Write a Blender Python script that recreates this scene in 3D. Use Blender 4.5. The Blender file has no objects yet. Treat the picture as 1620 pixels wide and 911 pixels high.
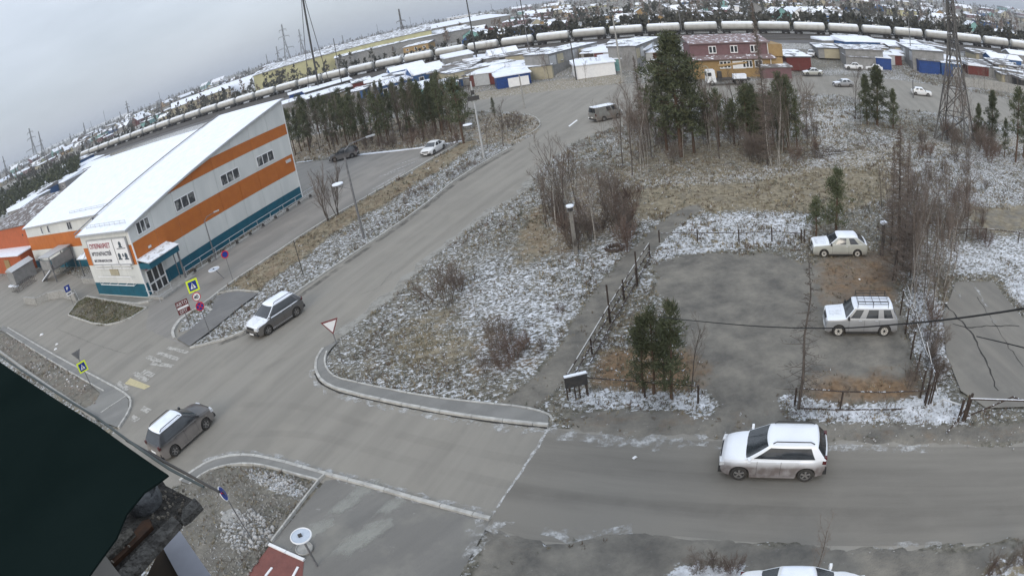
import bpy, bmesh, math, random
import numpy as np
from mathutils import Matrix, Vector

SC = bpy.context.scene
COL = SC.collection
rnd = random.Random(7)
rng = np.random.default_rng(7)
R = math.radians

# ------------------------------------------------------------------ camera: a wide security camera 17 m up
H = 17.0
CAM_M = np.array([[0.984535002, 0.175187982, 0.0],
                  [-0.074296226, 0.41753569, -0.905618031],
                  [-0.158653395, 0.89161265, 0.424094308]])
F_, K3_, K5_ = 1023.16211, -0.15904255, 0.0717446615
cam = bpy.data.cameras.new('camera')
cam_ob = bpy.data.objects.new('camera', cam)
COL.objects.link(cam_ob)
m3 = Matrix([list(r) for r in CAM_M]).to_4x4()
m3.translation = (0, 0, H)
cam_ob.matrix_world = m3
cam.type = 'PANO'
cam.panorama_type = 'FISHEYE_LENS_POLYNOMIAL'
cam.sensor_fit = 'HORIZONTAL'
cam.sensor_width = 36
cam.fisheye_fov = R(180)
cam.fisheye_polynomial_k0 = 0
cam.fisheye_polynomial_k1, cam.fisheye_polynomial_k2, cam.fisheye_polynomial_k3, cam.fisheye_polynomial_k4 = (-0.04463787, 0.000259393, -4.380483e-05, 1.109238e-06)
cam.clip_start = 0.05
cam.clip_end = 20000
SC.camera = cam_ob

# ------------------------------------------------------------------ light: overcast late-autumn afternoon
SUN_EL, SUN_AZ = 24, 205
w = bpy.data.worlds.new('World')
SC.world = w
w.use_nodes = True
nt = w.node_tree
N, L = nt.nodes, nt.links
bg = N['Background']
sky = N.new('ShaderNodeTexSky'); sky.sky_type = 'NISHITA'; sky.sun_disc = False
sky.sun_elevation = R(SUN_EL); sky.sun_rotation = R(SUN_AZ); sky.air_density = 1.2; sky.dust_density = 2.0
tc = N.new('ShaderNodeTexCoord')
sep = N.new('ShaderNodeSeparateXYZ'); L.new(tc.outputs['Generated'], sep.inputs[0])
mr = N.new('ShaderNodeMapRange'); mr.inputs[1].default_value = 0; mr.inputs[2].default_value = 1
mr.inputs[3].default_value = 5.3; mr.inputs[4].default_value = 11.5
L.new(sep.outputs[2], mr.inputs[0])
# cloud layers: noise in direction space, squeezed towards the horizon
mp = N.new('ShaderNodeMapping'); mp.inputs['Scale'].default_value = (1.0, 1.0, 3.2)
L.new(tc.outputs['Generated'], mp.inputs[0])
ns = N.new('ShaderNodeTexNoise'); ns.inputs['Scale'].default_value = 2.3; ns.inputs['Detail'].default_value = 5; ns.inputs['Roughness'].default_value = .55
L.new(mp.outputs[0], ns.inputs[0])
cr = N.new('ShaderNodeValToRGB')
cr.color_ramp.elements[0].position = .30; cr.color_ramp.elements[0].color = (.68, .76, .87, 1)
cr.color_ramp.elements[1].position = .72; cr.color_ramp.elements[1].color = (.95, 1.03, 1.16, 1)
L.new(ns.outputs[0], cr.inputs[0])
mul = N.new('ShaderNodeVectorMath'); mul.operation = 'SCALE'
L.new(cr.outputs[0], mul.inputs[0]); L.new(mr.outputs[0], mul.inputs['Scale'])
mix = N.new('ShaderNodeMix'); mix.data_type = 'RGBA'; mix.inputs[0].default_value = .86
L.new(sky.outputs[0], mix.inputs[6]); L.new(mul.outputs[0], mix.inputs[7])
L.new(mix.outputs[2], bg.inputs[0])
bg.inputs[1].default_value = 0.1
sun = bpy.data.lights.new('sun', 'SUN'); sun.energy = 1.1; sun.angle = R(25); sun.color = (1, .92, .80)
sun_ob = bpy.data.objects.new('sun', sun); COL.objects.link(sun_ob)
a_, e_ = R(SUN_AZ), R(SUN_EL)
sd = Vector((math.sin(a_) * math.cos(e_), math.cos(a_) * math.cos(e_), math.sin(e_)))
sun_ob.rotation_euler = sd.to_track_quat('Z', 'Y').to_euler()
SC.view_settings.view_transform = 'Standard'
SC.view_settings.look = 'None'
SC.view_settings.gamma = 1
SC.view_settings.exposure = 0.5
SC.cycles.max_bounces = 5
SC.cycles.diffuse_bounces = 3

# ------------------------------------------------------------------ terrain and pixel rays
def smooth(t):
    t = np.clip(t, 0, 1)
    return t * t * (3 - 2 * t)

def terr(x, y):
    x = np.asarray(x, float); y = np.asarray(y, float)
    s = 0.372 * x + 0.928 * y
    r = np.hypot(x, y)
    return 4.2 * smooth((s - 116) / 56) + 11.0 * smooth((r - 260) / 2400)

def ray(px, py):
    dx, dy = px - 810.0, py - 455.5
    r = math.hypot(dx, dy) / F_
    th = r
    for _ in range(20):
        th -= (th + K3_ * th ** 3 + K5_ * th ** 5 - r) / (1 + 3 * K3_ * th ** 2 + 5 * K5_ * th ** 4)
    s = math.sin(th) / max(r * F_, 1e-9)
    return CAM_M @ np.array([dx * s, -dy * s, -math.cos(th)])

TT = np.geomspace(2, 9000, 5000)
def G(px, py, z=None):
    """Where the ray through a pixel of the photograph meets the terrain (or the plane z)."""
    d = ray(px, py)
    if z is not None:
        t = (z - H) / d[2]
        return np.array([d[0] * t, d[1] * t, z])
    gz = H + d[2] * TT - terr(d[0] * TT, d[1] * TT)
    i = int(np.argmax(gz < 0)) if (gz < 0).any() else len(TT) - 1
    if i == 0: t = TT[0]
    else:
        g0, g1 = gz[i - 1], gz[i]
        t = TT[i - 1] + (TT[i] - TT[i - 1]) * (g0 / (g0 - g1) if g0 != g1 else 0)
    p = d[:2] * t
    return np.array([p[0], p[1], float(terr(p[0], p[1]))])

def P3(px, py, dist):
    return np.array([0, 0, H]) + ray(px, py) * dist

def proj(p):
    c = (np.asarray(p, float) - np.array([0, 0, H])) @ CAM_M
    n = np.linalg.norm(c)
    th = math.acos(-c[2] / n); r = F_ * (th + K3_ * th ** 3 + K5_ * th ** 5); ph = math.atan2(-c[1], c[0])
    return 810 + r * math.cos(ph), 455.5 + r * math.sin(ph)

def height(base, top):
    """Height of an upright thing whose foot and tip show at these pixels."""
    b = G(*base)
    zs = np.arange(0.2, 42, .1) if np.hypot(b[0], b[1]) < 300 else np.arange(5, 150, .5)
    best = min(zs, key=lambda z: (lambda q: math.hypot(q[0] - top[0], q[1] - top[1]))(proj(b + [0, 0, z])))
    return b, float(best)

# ------------------------------------------------------------------ scene helpers
class MB:
    def __init__(s): s.v = []; s.f = []; s.m = []
    def add(s, vs, fs, m=0):
        o = len(s.v); s.v.extend([tuple(map(float, p)) for p in vs]); s.f.extend([tuple(i + o for i in f) for f in fs]); s.m.extend([m] * len(fs)); return s
    def box(s, c, d, rz=0, m=0, top=None):
        x, y, z = d[0] / 2, d[1] / 2, d[2] / 2
        ca, sa = math.cos(rz), math.sin(rz)
        tx, ty = (1, 1) if top is None else top
        vs = []
        for k, (a, b) in ((-1, (1, 1)), (1, (tx, ty))):
            for i, j in ((-1, -1), (1, -1), (1, 1), (-1, 1)):
                X, Y = i * x * a, j * y * b
                vs.append((c[0] + X * ca - Y * sa, c[1] + X * sa + Y * ca, c[2] + k * z))
        return s.add(vs, [(0, 3, 2, 1), (4, 5, 6, 7), (0, 1, 5, 4), (1, 2, 6, 5), (2, 3, 7, 6), (3, 0, 4, 7)], m)
    def hexa(s, pts, m=0):   # 8 points: bottom ring then top ring
        return s.add(pts, [(0, 3, 2, 1), (4, 5, 6, 7), (0, 1, 5, 4), (1, 2, 6, 5), (2, 3, 7, 6), (3, 0, 4, 7)], m)
    def tube(s, pts, rad, n=6, m=0, cap=True):
        pts = [np.array(p, float) for p in pts]
        if not hasattr(rad, '__len__'): rad = [rad] * len(pts)
        o = len(s.v); k = len(pts)
        for i, p in enumerate(pts):
            d = pts[min(i + 1, k - 1)] - pts[max(i - 1, 0)]
            d = d / (np.linalg.norm(d) + 1e-9)
            a = np.cross(d, (0, 0, 1) if abs(d[2]) < .9 else (1, 0, 0)); a /= np.linalg.norm(a)
            b = np.cross(d, a)
            for j in range(n):
                t = 2 * math.pi * j / n
                s.v.append(tuple(p + (a * math.cos(t) + b * math.sin(t)) * rad[i]))
        for i in range(k - 1):
            for j in range(n):
                j2 = (j + 1) % n
                s.f.append((o + i * n + j, o + i * n + j2, o + (i + 1) * n + j2, o + (i + 1) * n + j)); s.m.append(m)
        if cap:
            s.f.append(tuple(o + j for j in range(n))[::-1]); s.m.append(m)
            s.f.append(tuple(o + (k - 1) * n + j for j in range(n))); s.m.append(m)
        return s
    def prism(s, poly, z0, z1, m=0):
        n = len(poly)
        vs = [(p[0], p[1], z0) for p in poly] + [(p[0], p[1], z1) for p in poly]
        return s.add(vs, [tuple(range(n))[::-1], tuple(range(n, 2 * n))] + [(i, (i + 1) % n, n + (i + 1) % n, n + i) for i in range(n)], m)
    def disc(s, c, nrm, r, t=.02, n=20, m=0):
        nrm = np.array(nrm, float); nrm /= np.linalg.norm(nrm)
        c = np.array(c, float)
        return s.tube([c - nrm * t / 2, c + nrm * t / 2], r, n, m)
    def mesh(s, name, mats, smooth=0):
        me = bpy.data.meshes.new(name)
        me.from_pydata(s.v, [], s.f)
        for mt in (mats if isinstance(mats, (list, tuple)) else [mats]): me.materials.append(mt)
        me.polygons.foreach_set('material_index', s.m)
        if smooth:
            me.polygons.foreach_set('use_smooth', [True] * len(s.f))
            me.set_sharp_from_angle(angle=R(smooth))
        me.update()
        return me
    def build(s, name, mats, parent=None, smooth=0, loc=None):
        return put(name, s.mesh(name, mats, smooth), parent, loc)

def put(name, me, parent=None, loc=None, rz=None, sc=None):
    o = bpy.data.objects.new(name, me); COL.objects.link(o)
    if parent is not None: o.parent = parent
    if loc is not None: o.location = tuple(map(float, loc))
    if rz is not None: o.rotation_euler = (0, 0, rz)
    if sc is not None: o.scale = sc if hasattr(sc, '__len__') else (sc, sc, sc)
    return o

def tag(o, label=None, cat=None, group=None, kind=None):
    if label: o['label'] = label
    if cat: o['category'] = cat
    if group: o['group'] = group
    if kind: o['kind'] = kind
    return o

def thing(name, label, cat, loc=(0, 0, 0), rz=0, group=None):
    o = bpy.data.objects.new(name, None); COL.objects.link(o)
    o.location = tuple(map(float, loc)); o.rotation_euler = (0, 0, rz)
    return tag(o, label, cat, group)

def copy_tree(o, parent=None):
    c = o.copy(); COL.objects.link(c); c.parent = parent
    for ch in list(o.children): copy_tree(ch, c)
    return c

def dup(o, label, loc, rz=0, sc=None, group=None):
    c = copy_tree(o)
    c.location = tuple(map(float, loc)); c.rotation_euler = (0, 0, rz)
    if sc is not None: c.scale = sc if hasattr(sc, '__len__') else (sc, sc, sc)
    c['label'] = label
    if group: c['group'] = group
    return c

# ------------------------------------------------------------------ materials
def mat(name, col, rough=.8, col2=None, scale=2.0, detail=4, bump=0.0, bscale=None, metal=0, spec=.3, snow=0.0,
        snow_scale=3.0, stretch=None, lo=.35, hi=.65, rand=0.0, dirt=None, coat=0):
    m = bpy.data.materials.new(name); m.use_nodes = True
    nt = m.node_tree; N, L = nt.nodes, nt.links
    b = N['Principled BSDF']
    b.inputs['Roughness'].default_value = rough; b.inputs['Metallic'].default_value = metal
    b.inputs['Specular IOR Level'].default_value = spec
    if coat: b.inputs['Coat Weight'].default_value = coat; b.inputs['Coat Roughness'].default_value = .12
    col = tuple(col) + (1,)
    geo = N.new('ShaderNodeNewGeometry')
    tc = N.new('ShaderNodeTexCoord')
    src = tc.outputs['Object']
    if stretch:
        mp = N.new('ShaderNodeMapping'); mp.vector_type = 'TEXTURE'; mp.inputs['Scale'].default_value = [1 / s_ for s_ in stretch[:3]]
        if len(stretch) > 3: mp.inputs['Rotation'].default_value = (0, 0, stretch[3])
        L.new(src, mp.inputs[0]); src = mp.outputs[0]
    out = None
    if col2 is None: col2 = tuple(c * .8 for c in col[:3])
    n = N.new('ShaderNodeTexNoise'); n.inputs['Scale'].default_value = scale; n.inputs['Detail'].default_value = detail
    n.inputs['Roughness'].default_value = .6
    L.new(src, n.inputs[0])
    r = N.new('ShaderNodeValToRGB'); r.color_ramp.elements[0].position = lo; r.color_ramp.elements[1].position = hi
    r.color_ramp.elements[0].color = col; r.color_ramp.elements[1].color = tuple(col2) + (1,)
    L.new(n.outputs[0], r.inputs[0]); out = r.outputs[0]
    if rand:
        oi = N.new('ShaderNodeObjectInfo')
        mr = N.new('ShaderNodeMapRange'); mr.inputs[3].default_value = 1 - rand; mr.inputs[4].default_value = 1 + rand
        L.new(oi.outputs['Random'], mr.inputs[0])
        vm = N.new('ShaderNodeVectorMath'); vm.operation = 'SCALE'; L.new(out, vm.inputs[0]); L.new(mr.outputs[0], vm.inputs['Scale']); out = vm.outputs[0]
    if dirt:   # road film thrown up on the lower part: (colour, z where it ends)
        sp = N.new('ShaderNodeSeparateXYZ'); L.new(tc.outputs['Object'], sp.inputs[0])
        mr = N.new('ShaderNodeMapRange'); mr.inputs[1].default_value = dirt[1]; mr.inputs[2].default_value = dirt[1] - .35
        mr.inputs[3].default_value = 0; mr.inputs[4].default_value = .85; L.new(sp.outputs[2], mr.inputs[0])
        n3 = N.new('ShaderNodeTexNoise'); n3.inputs['Scale'].default_value = 3.5; n3.inputs['Detail'].default_value = 5; L.new(tc.outputs['Object'], n3.inputs[0])
        mm = N.new('ShaderNodeMath'); mm.operation = 'MULTIPLY'; mm.use_clamp = True; L.new(mr.outputs[0], mm.inputs[0])
        ml = N.new('ShaderNodeMath'); ml.operation = 'MULTIPLY'; ml.operation = 'MULTIPLY_ADD'; ml.inputs[1].default_value = .7; ml.inputs[2].default_value = .75; L.new(n3.outputs[0], ml.inputs[0]); L.new(ml.outputs[0], mm.inputs[1])
        mx = N.new('ShaderNodeMix'); mx.data_type = 'RGBA'; L.new(mm.outputs[0], mx.inputs[0]); L.new(out, mx.inputs[6]); mx.inputs[7].default_value = tuple(dirt[0]) + (1,)
        out = mx.outputs[2]
        mr2 = N.new('ShaderNodeMapRange'); mr2.inputs[3].default_value = rough; mr2.inputs[4].default_value = .85; L.new(mm.outputs[0], mr2.inputs[0]); L.new(mr2.outputs[0], b.inputs['Roughness'])
    if snow:   # snow lying on what faces up, in patches
        sp = N.new('ShaderNodeSeparateXYZ'); L.new(geo.outputs['True Normal'], sp.inputs[0])
        n2 = N.new('ShaderNodeTexNoise'); n2.inputs['Scale'].default_value = snow_scale; n2.inputs['Detail'].default_value = 5; n2.inputs['Roughness'].default_value = .65
        L.new(tc.outputs['Object'], n2.inputs[0])
        ad = N.new('ShaderNodeMath'); ad.operation = 'ADD'; ad.inputs[1].default_value = snow - .5; L.new(n2.outputs[0], ad.inputs[0])
        st = N.new('ShaderNodeMapRange'); st.inputs[1].default_value = .47; st.inputs[2].default_value = .53; L.new(ad.outputs[0], st.inputs[0])
        up = N.new('ShaderNodeMapRange'); up.inputs[1].default_value = .45; up.inputs[2].default_value = .7; L.new(sp.outputs[2], up.inputs[0])
        mm = N.new('ShaderNodeMath'); mm.operation = 'MULTIPLY'; L.new(st.outputs[0], mm.inputs[0]); L.new(up.outputs[0], mm.inputs[1])
        mx = N.new('ShaderNodeMix'); mx.data_type = 'RGBA'; L.new(mm.outputs[0], mx.inputs[0]); L.new(out, mx.inputs[6]); mx.inputs[7].default_value = (.80, .83, .88, 1)
        out = mx.outputs[2]
    L.new(out, b.inputs['Base Color'])
    if bump:
        nb = N.new('ShaderNodeTexNoise'); nb.inputs['Scale'].default_value = bscale or scale * 4; nb.inputs['Detail'].default_value = 4
        L.new(src, nb.inputs[0])
        bp = N.new('ShaderNodeBump'); bp.inputs['Strength'].default_value = bump; bp.inputs['Distance'].default_value = .1
        L.new(nb.outputs[0], bp.inputs['Height']); L.new(bp.outputs[0], b.inputs['Normal'])
    return m

SNOW = mat('snow', (.82, .85, .91), .7, (.72, .76, .84), 1.2, bump=.15)
M_ = dict(
    grey_panel=mat('light_grey_panel', (.63, .635, .61), .6, (.56, .57, .55), .8, stretch=(1, 1, .25)),
    orange=mat('orange_panel', (.47, .145, .028), .6, (.42, .125, .026), 1.2),
    orange_dull=mat('dull_orange_plaster', (.40, .10, .035), .8, (.33, .085, .03), 1.2),
    teal=mat('teal_panel', (.012, .105, .155), .5, (.012, .085, .125), 1.2),
    white=mat('white_paint', (.78, .78, .78), .5, (.70, .70, .71), 2),
    whitemetal=mat('galvanised_metal', (.50, .51, .52), .45, (.42, .43, .44), 5, metal=.3),
    dark=mat('dark_metal', (.035, .035, .038), .6, (.06, .055, .05), 6),
    glass=mat('window_glass', (.035, .04, .045), .08, (.02, .022, .026), 1.2, spec=.9),
    pane=mat('patchy_glass', (.05, .055, .06), .1, (.26, .26, .25), 1.1, detail=2, lo=.50, hi=.62, spec=.8),  # pale patches mixed at random into the dark pane colour
    concrete=mat('concrete', (.36, .35, .33), .9, (.26, .255, .24), 3, bump=.3, bscale=30),
    kerb=mat('kerb_concrete', (.50, .49, .46), .9, (.33, .32, .30), 2.6, detail=8, bump=.3, bscale=30),
    pole=mat('pole_metal', (.20, .20, .205), .6, (.13, .13, .135), 6, metal=.2),
    lattice=mat('dull_lattice_steel', (.13, .125, .12), .7, (.08, .075, .07), 6),
    rust=mat('rusty_iron', (.065, .048, .038), .85, (.04, .03, .026), 8, snow=.42, snow_scale=6),
    darkwood=mat('dark_wood', (.05, .042, .036), .9, (.09, .08, .07), 9, stretch=(1, 1, .2), snow=.45, snow_scale=8),
    blue=mat('blue_paint', (.015, .055, .22), .5, (.015, .045, .16), 2),
    blue_dull=mat('faded_blue_paint', (.035, .10, .25), .65, (.03, .08, .19), 2),
    maroon=mat('maroon_siding', (.17, .095, .10), .65, (.14, .08, .085), 1.5),
    maroon_roof=mat('brownish_roof', (.22, .16, .155), .7, (.18, .13, .13), 2, snow=.42, snow_scale=1.2),
    ochre=mat('ochre_siding', (.33, .22, .10), .7, (.27, .18, .08), 1.5),
    redwall=mat('dark_red_wall', (.14, .035, .03), .8, (.11, .03, .025), 2),
    beige=mat('beige_wall', (.40, .36, .26), .8, (.33, .30, .22), 1.2),
    yellowish=mat('pale_yellow_wall', (.44, .42, .24), .75, (.38, .36, .21), .5),
    greywall=mat('grey_wall', (.27, .265, .26), .85, (.20, .20, .195), 1.2),
    green=mat('pale_green_wall', (.20, .38, .36), .7, (.17, .32, .31), 1.5),
    snowroof=mat('roof_with_snow', (.16, .16, .165), .8, (.10, .10, .105), 1.5, snow=.56, snow_scale=.35),
    snowroof2=mat('roof_with_thin_snow', (.20, .19, .185), .8, (.13, .125, .125), 1.5, snow=.50, snow_scale=.45),
    bark=mat('grey_bark', (.11, .092, .08), .9, (.055, .046, .04), 10, stretch=(1, 1, .25), rand=.2),
    twig=mat('brown_twigs', (.10, .078, .064), .9, (.165, .135, .115), 4, rand=.25),
    twig_red=mat('reddish_twigs', (.135, .092, .074), .9, (.12, .09, .075), 4, rand=.2),
    birch=mat('birch_bark', (.34, .32, .29), .8, (.09, .08, .07), 5, lo=.50, hi=.66, stretch=(.6, .6, 1.4)),
    pinebark=mat('pine_bark', (.12, .075, .05), .9, (.07, .05, .038), 8),
    needle=mat('pine_needles', (.055, .066, .034), .9, (.115, .122, .066), 1.8, rand=.22, lo=.4, hi=.7),
    needle2=mat('yellowish_pine_needles', (.085, .095, .035), .85, (.045, .065, .028), 1.8, rand=.2),
    tyre=mat('tyre_rubber', (.025, .024, .023), .9, (.06, .055, .05), 12),
    rim=mat('alloy_rim', (.30, .29, .28), .45, (.20, .19, .18), 12, metal=.4),
    rimwhite=mat('white_steel_rim', (.60, .58, .54), .6, (.40, .38, .35), 12),
    chrome=mat('bright_trim', (.6, .6, .6), .3, metal=.8),
    lamp=mat('lamp_lens', (.65, .66, .67), .15, (.45, .46, .48), 20, spec=.6),
    red=mat('red_lens', (.085, .010, .010), .25, spec=.6),
    sign_yellow=mat('fluorescent_yellow', (.72, .85, .04), .5, (.68, .80, .04), 3),
    sign_blue=mat('sign_blue', (.012, .04, .26), .4, (.012, .035, .22), 3),
    sign_red=mat('sign_red', (.55, .02, .025), .4, (.5, .02, .02), 3),
    plastic_black=mat('black_plastic', (.022, .022, .023), .7, (.035, .034, .033), 8),
    ballast=mat('railway_ballast', (.105, .10, .10), .95, (.17, .165, .165), .35, detail=8, stretch=(.25, 1.6, 1, R(-21.8))),
    far_needle=mat('far_conifers', (.050, .052, .042), .95, (.085, .08, .066), .02),
    rail=mat('steel_rail', (.12, .11, .10), .5, metal=.5),
    tank=mat('tank_paint', (.44, .435, .41), .55, (.33, .32, .295), .6, snow=.66, snow_scale=.8, rand=.15),
    under=mat('wagon_underframe', (.03, .028, .027), .9),
    pink=mat('pink_edge', (.5, .1, .15), .6),
)

# ================================================================== THE SETTING: ground, roads, kerbs
def GP(pts): return np.array([G(*p)[:2] for p in pts])

def resample(p, step):
    p = np.asarray(p, float); out = [p[0]]
    for a, b in zip(p[:-1], p[1:]):
        n = max(1, int(np.linalg.norm(b - a) / step))
        for k in range(1, n + 1): out.append(a + (b - a) * k / n)
    return np.array(out)

def chaikin(p, n=2):
    p = np.asarray(p, float)
    for _ in range(n):
        q = [p[0]]
        for a, b in zip(p[:-1], p[1:]): q += [a * .75 + b * .25, a * .25 + b * .75]
        q.append(p[-1]); p = np.array(q)
    return p

def sdist(X, Y, poly):
    """Signed distance to a polygon, positive inside."""
    poly = np.asarray(poly); d = np.full(X.shape, 1e9); ins = np.zeros(X.shape, bool)
    for (x0, y0), (x1, y1) in zip(poly, np.roll(poly, -1, 0)):
        ex, ey = x1 - x0, y1 - y0
        t = np.clip(((X - x0) * ex + (Y - y0) * ey) / (ex * ex + ey * ey + 1e-12), 0, 1)
        d = np.minimum(d, (X - x0 - t * ex) ** 2 + (Y - y0 - t * ey) ** 2)
        c = (y0 > Y) != (y1 > Y)
        with np.errstate(divide='ignore', invalid='ignore'):
            ins ^= c & (X < ex * (Y - y0) / (y1 - y0 + 1e-12) + x0)
    return np.where(ins, 1, -1) * np.sqrt(d)

def ldist(X, Y, line):
    d = np.full(X.shape, 1e9)
    for (x0, y0), (x1, y1) in zip(line[:-1], line[1:]):
        ex, ey = x1 - x0, y1 - y0
        t = np.clip(((X - x0) * ex + (Y - y0) * ey) / (ex * ex + ey * ey + 1e-12), 0, 1)
        d = np.minimum(d, (X - x0 - t * ex) ** 2 + (Y - y0 - t * ey) ** 2)
    return np.sqrt(d)

MAIN_L = [(301, 551), (338, 542), (363, 535), (395, 521), (470, 463), (502, 441), (578, 390), (660, 335), (728, 279), (810, 233)]
MAIN_R = [(985, 197), (947, 210), (907, 227), (860, 260), (827, 304), (780, 331), (683, 407), (617, 471), (540, 531), (512, 552), (501, 570), (500, 587), (510, 605), (540, 619), (673, 648), (773, 664), (868, 674)]
PARK_S = [(276, 536), (273, 524), (288, 504), (322, 482), (360, 452), (420, 412), (506, 355), (564, 322), (636, 280), (731, 225)]
ROAD = MAIN_L + [(855, 209), (858, 196), (845, 183), (800, 177), (752, 176), (690, 183), (690, 165), (752, 160), (798, 153), (880, 144), (986, 133), (1085, 131), (1160, 131), (1240, 124),
                 (1275, 100), (1290, 78), (1320, 82), (1345, 105), (1400, 118), (1500, 140), (1620, 163), (1700, 180), (1700, 215), (1620, 196), (1500, 182), (1420, 172), (1330, 150), (1240, 150), (1100, 160)] + MAIN_R + \
       [(907, 687), (980, 693), (1073, 698), (1200, 702), (1313, 707), (1620, 709), (1760, 712), (1760, 842), (1613, 848), (1450, 856), (1313, 857), (1080, 842), (983, 837), (893, 852), (833, 847), (780, 822), (673, 794), (590, 770), (540, 757), (493, 744), (440, 729), (393, 720), (350, 724), (318, 738), (285, 762), (200, 800),
        (120, 740), (189, 678), (203, 654), (207, 630), (176, 610), (94, 567), (13, 519), (-80, 470), (-80, 430), (0, 438), (60, 425), (140, 445), (240, 466), (265, 462)]
PARK = [(240, 468), (265, 462), (360, 395), (478, 314), (457, 262), (566, 247), (660, 236), (731, 225)] + PARK_S[::-1][1:] + [(276, 536), (301, 551), (230, 520)]
LOT = [(540, 757), (590, 770), (673, 794), (776, 822), (700, 960), (560, 1100), (300, 1100), (395, 912), (430, 860), (515, 760)]
DRIVE = [(1512, 446), (1572, 446), (1590, 470), (1640, 530), (1700, 600), (1700, 640), (1560, 645), (1520, 618), (1497, 560), (1492, 500)]
polyR, polyP, polyL, polyD = GP(ROAD), GP(PARK), GP(LOT), GP(DRIVE)
FOOT = [(280, 537), (300, 549), (322, 533), (345, 516), (385, 483), (410, 465), (375, 462), (358, 464), (343, 469), (334, 494), (300, 524)]
WALK_T = [(538, 540), (522, 556), (514, 572), (518, 586), (532, 599), (567, 607), (673, 629), (770, 640), (823, 645), (868, 656)]
WALKS = [GP(FOOT), GP(MAIN_R[9:] + WALK_T[::-1]), GP([(285, 762), (318, 738), (350, 724), (393, 720), (440, 729), (493, 744), (516, 750), (505, 761), (430, 740), (393, 734), (355, 738), (325, 748), (300, 768)]), GP([(5, 516), (94, 567), (176, 610), (205, 629), (203, 655), (188, 678), (150, 664), (128, 650), (150, 640), (162, 618), (90, 577), (2, 523)])]
GRASS_B = [(108, 499), (160, 517), (200, 508), (232, 488), (182, 478), (137, 470), (123, 478)]
NOSE = [(277, 534), (289, 508), (305, 495), (322, 489), (333, 492), (330, 498), (300, 522)]
gB, gN = GP(GRASS_B), GP(NOSE)

gx = np.concatenate([np.arange(-110, 130, .45)])
gy = np.concatenate([np.arange(4, 50, .35), np.arange(50, 135, .6)])
X, Y = np.meshgrid(gx, gy)
def vnoise(X, Y, s, seed=0):
    r = np.random.default_rng(seed); g = r.random((64, 64))
    x, y = X / s, Y / s; xi, yi = np.floor(x).astype(int), np.floor(y).astype(int); fx, fy = x - xi, y - yi
    fx = fx * fx * (3 - 2 * fx); fy = fy * fy * (3 - 2 * fy)
    q = lambda a, b: g[a % 64, b % 64]
    return (q(xi, yi) * (1 - fx) + q(xi + 1, yi) * fx) * (1 - fy) + (q(xi, yi + 1) * (1 - fx) + q(xi + 1, yi + 1) * fx) * fy

def paved(X, Y):
    d = np.maximum.reduce([sdist(X, Y, q) for q in (polyR, polyP, polyL, polyD)])
    d = np.minimum(d, -np.maximum(sdist(X, Y, gB), sdist(X, Y, gN)))
    return np.maximum.reduce([d] + [sdist(X, Y, q) - .12 for q in WALKS])

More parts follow.
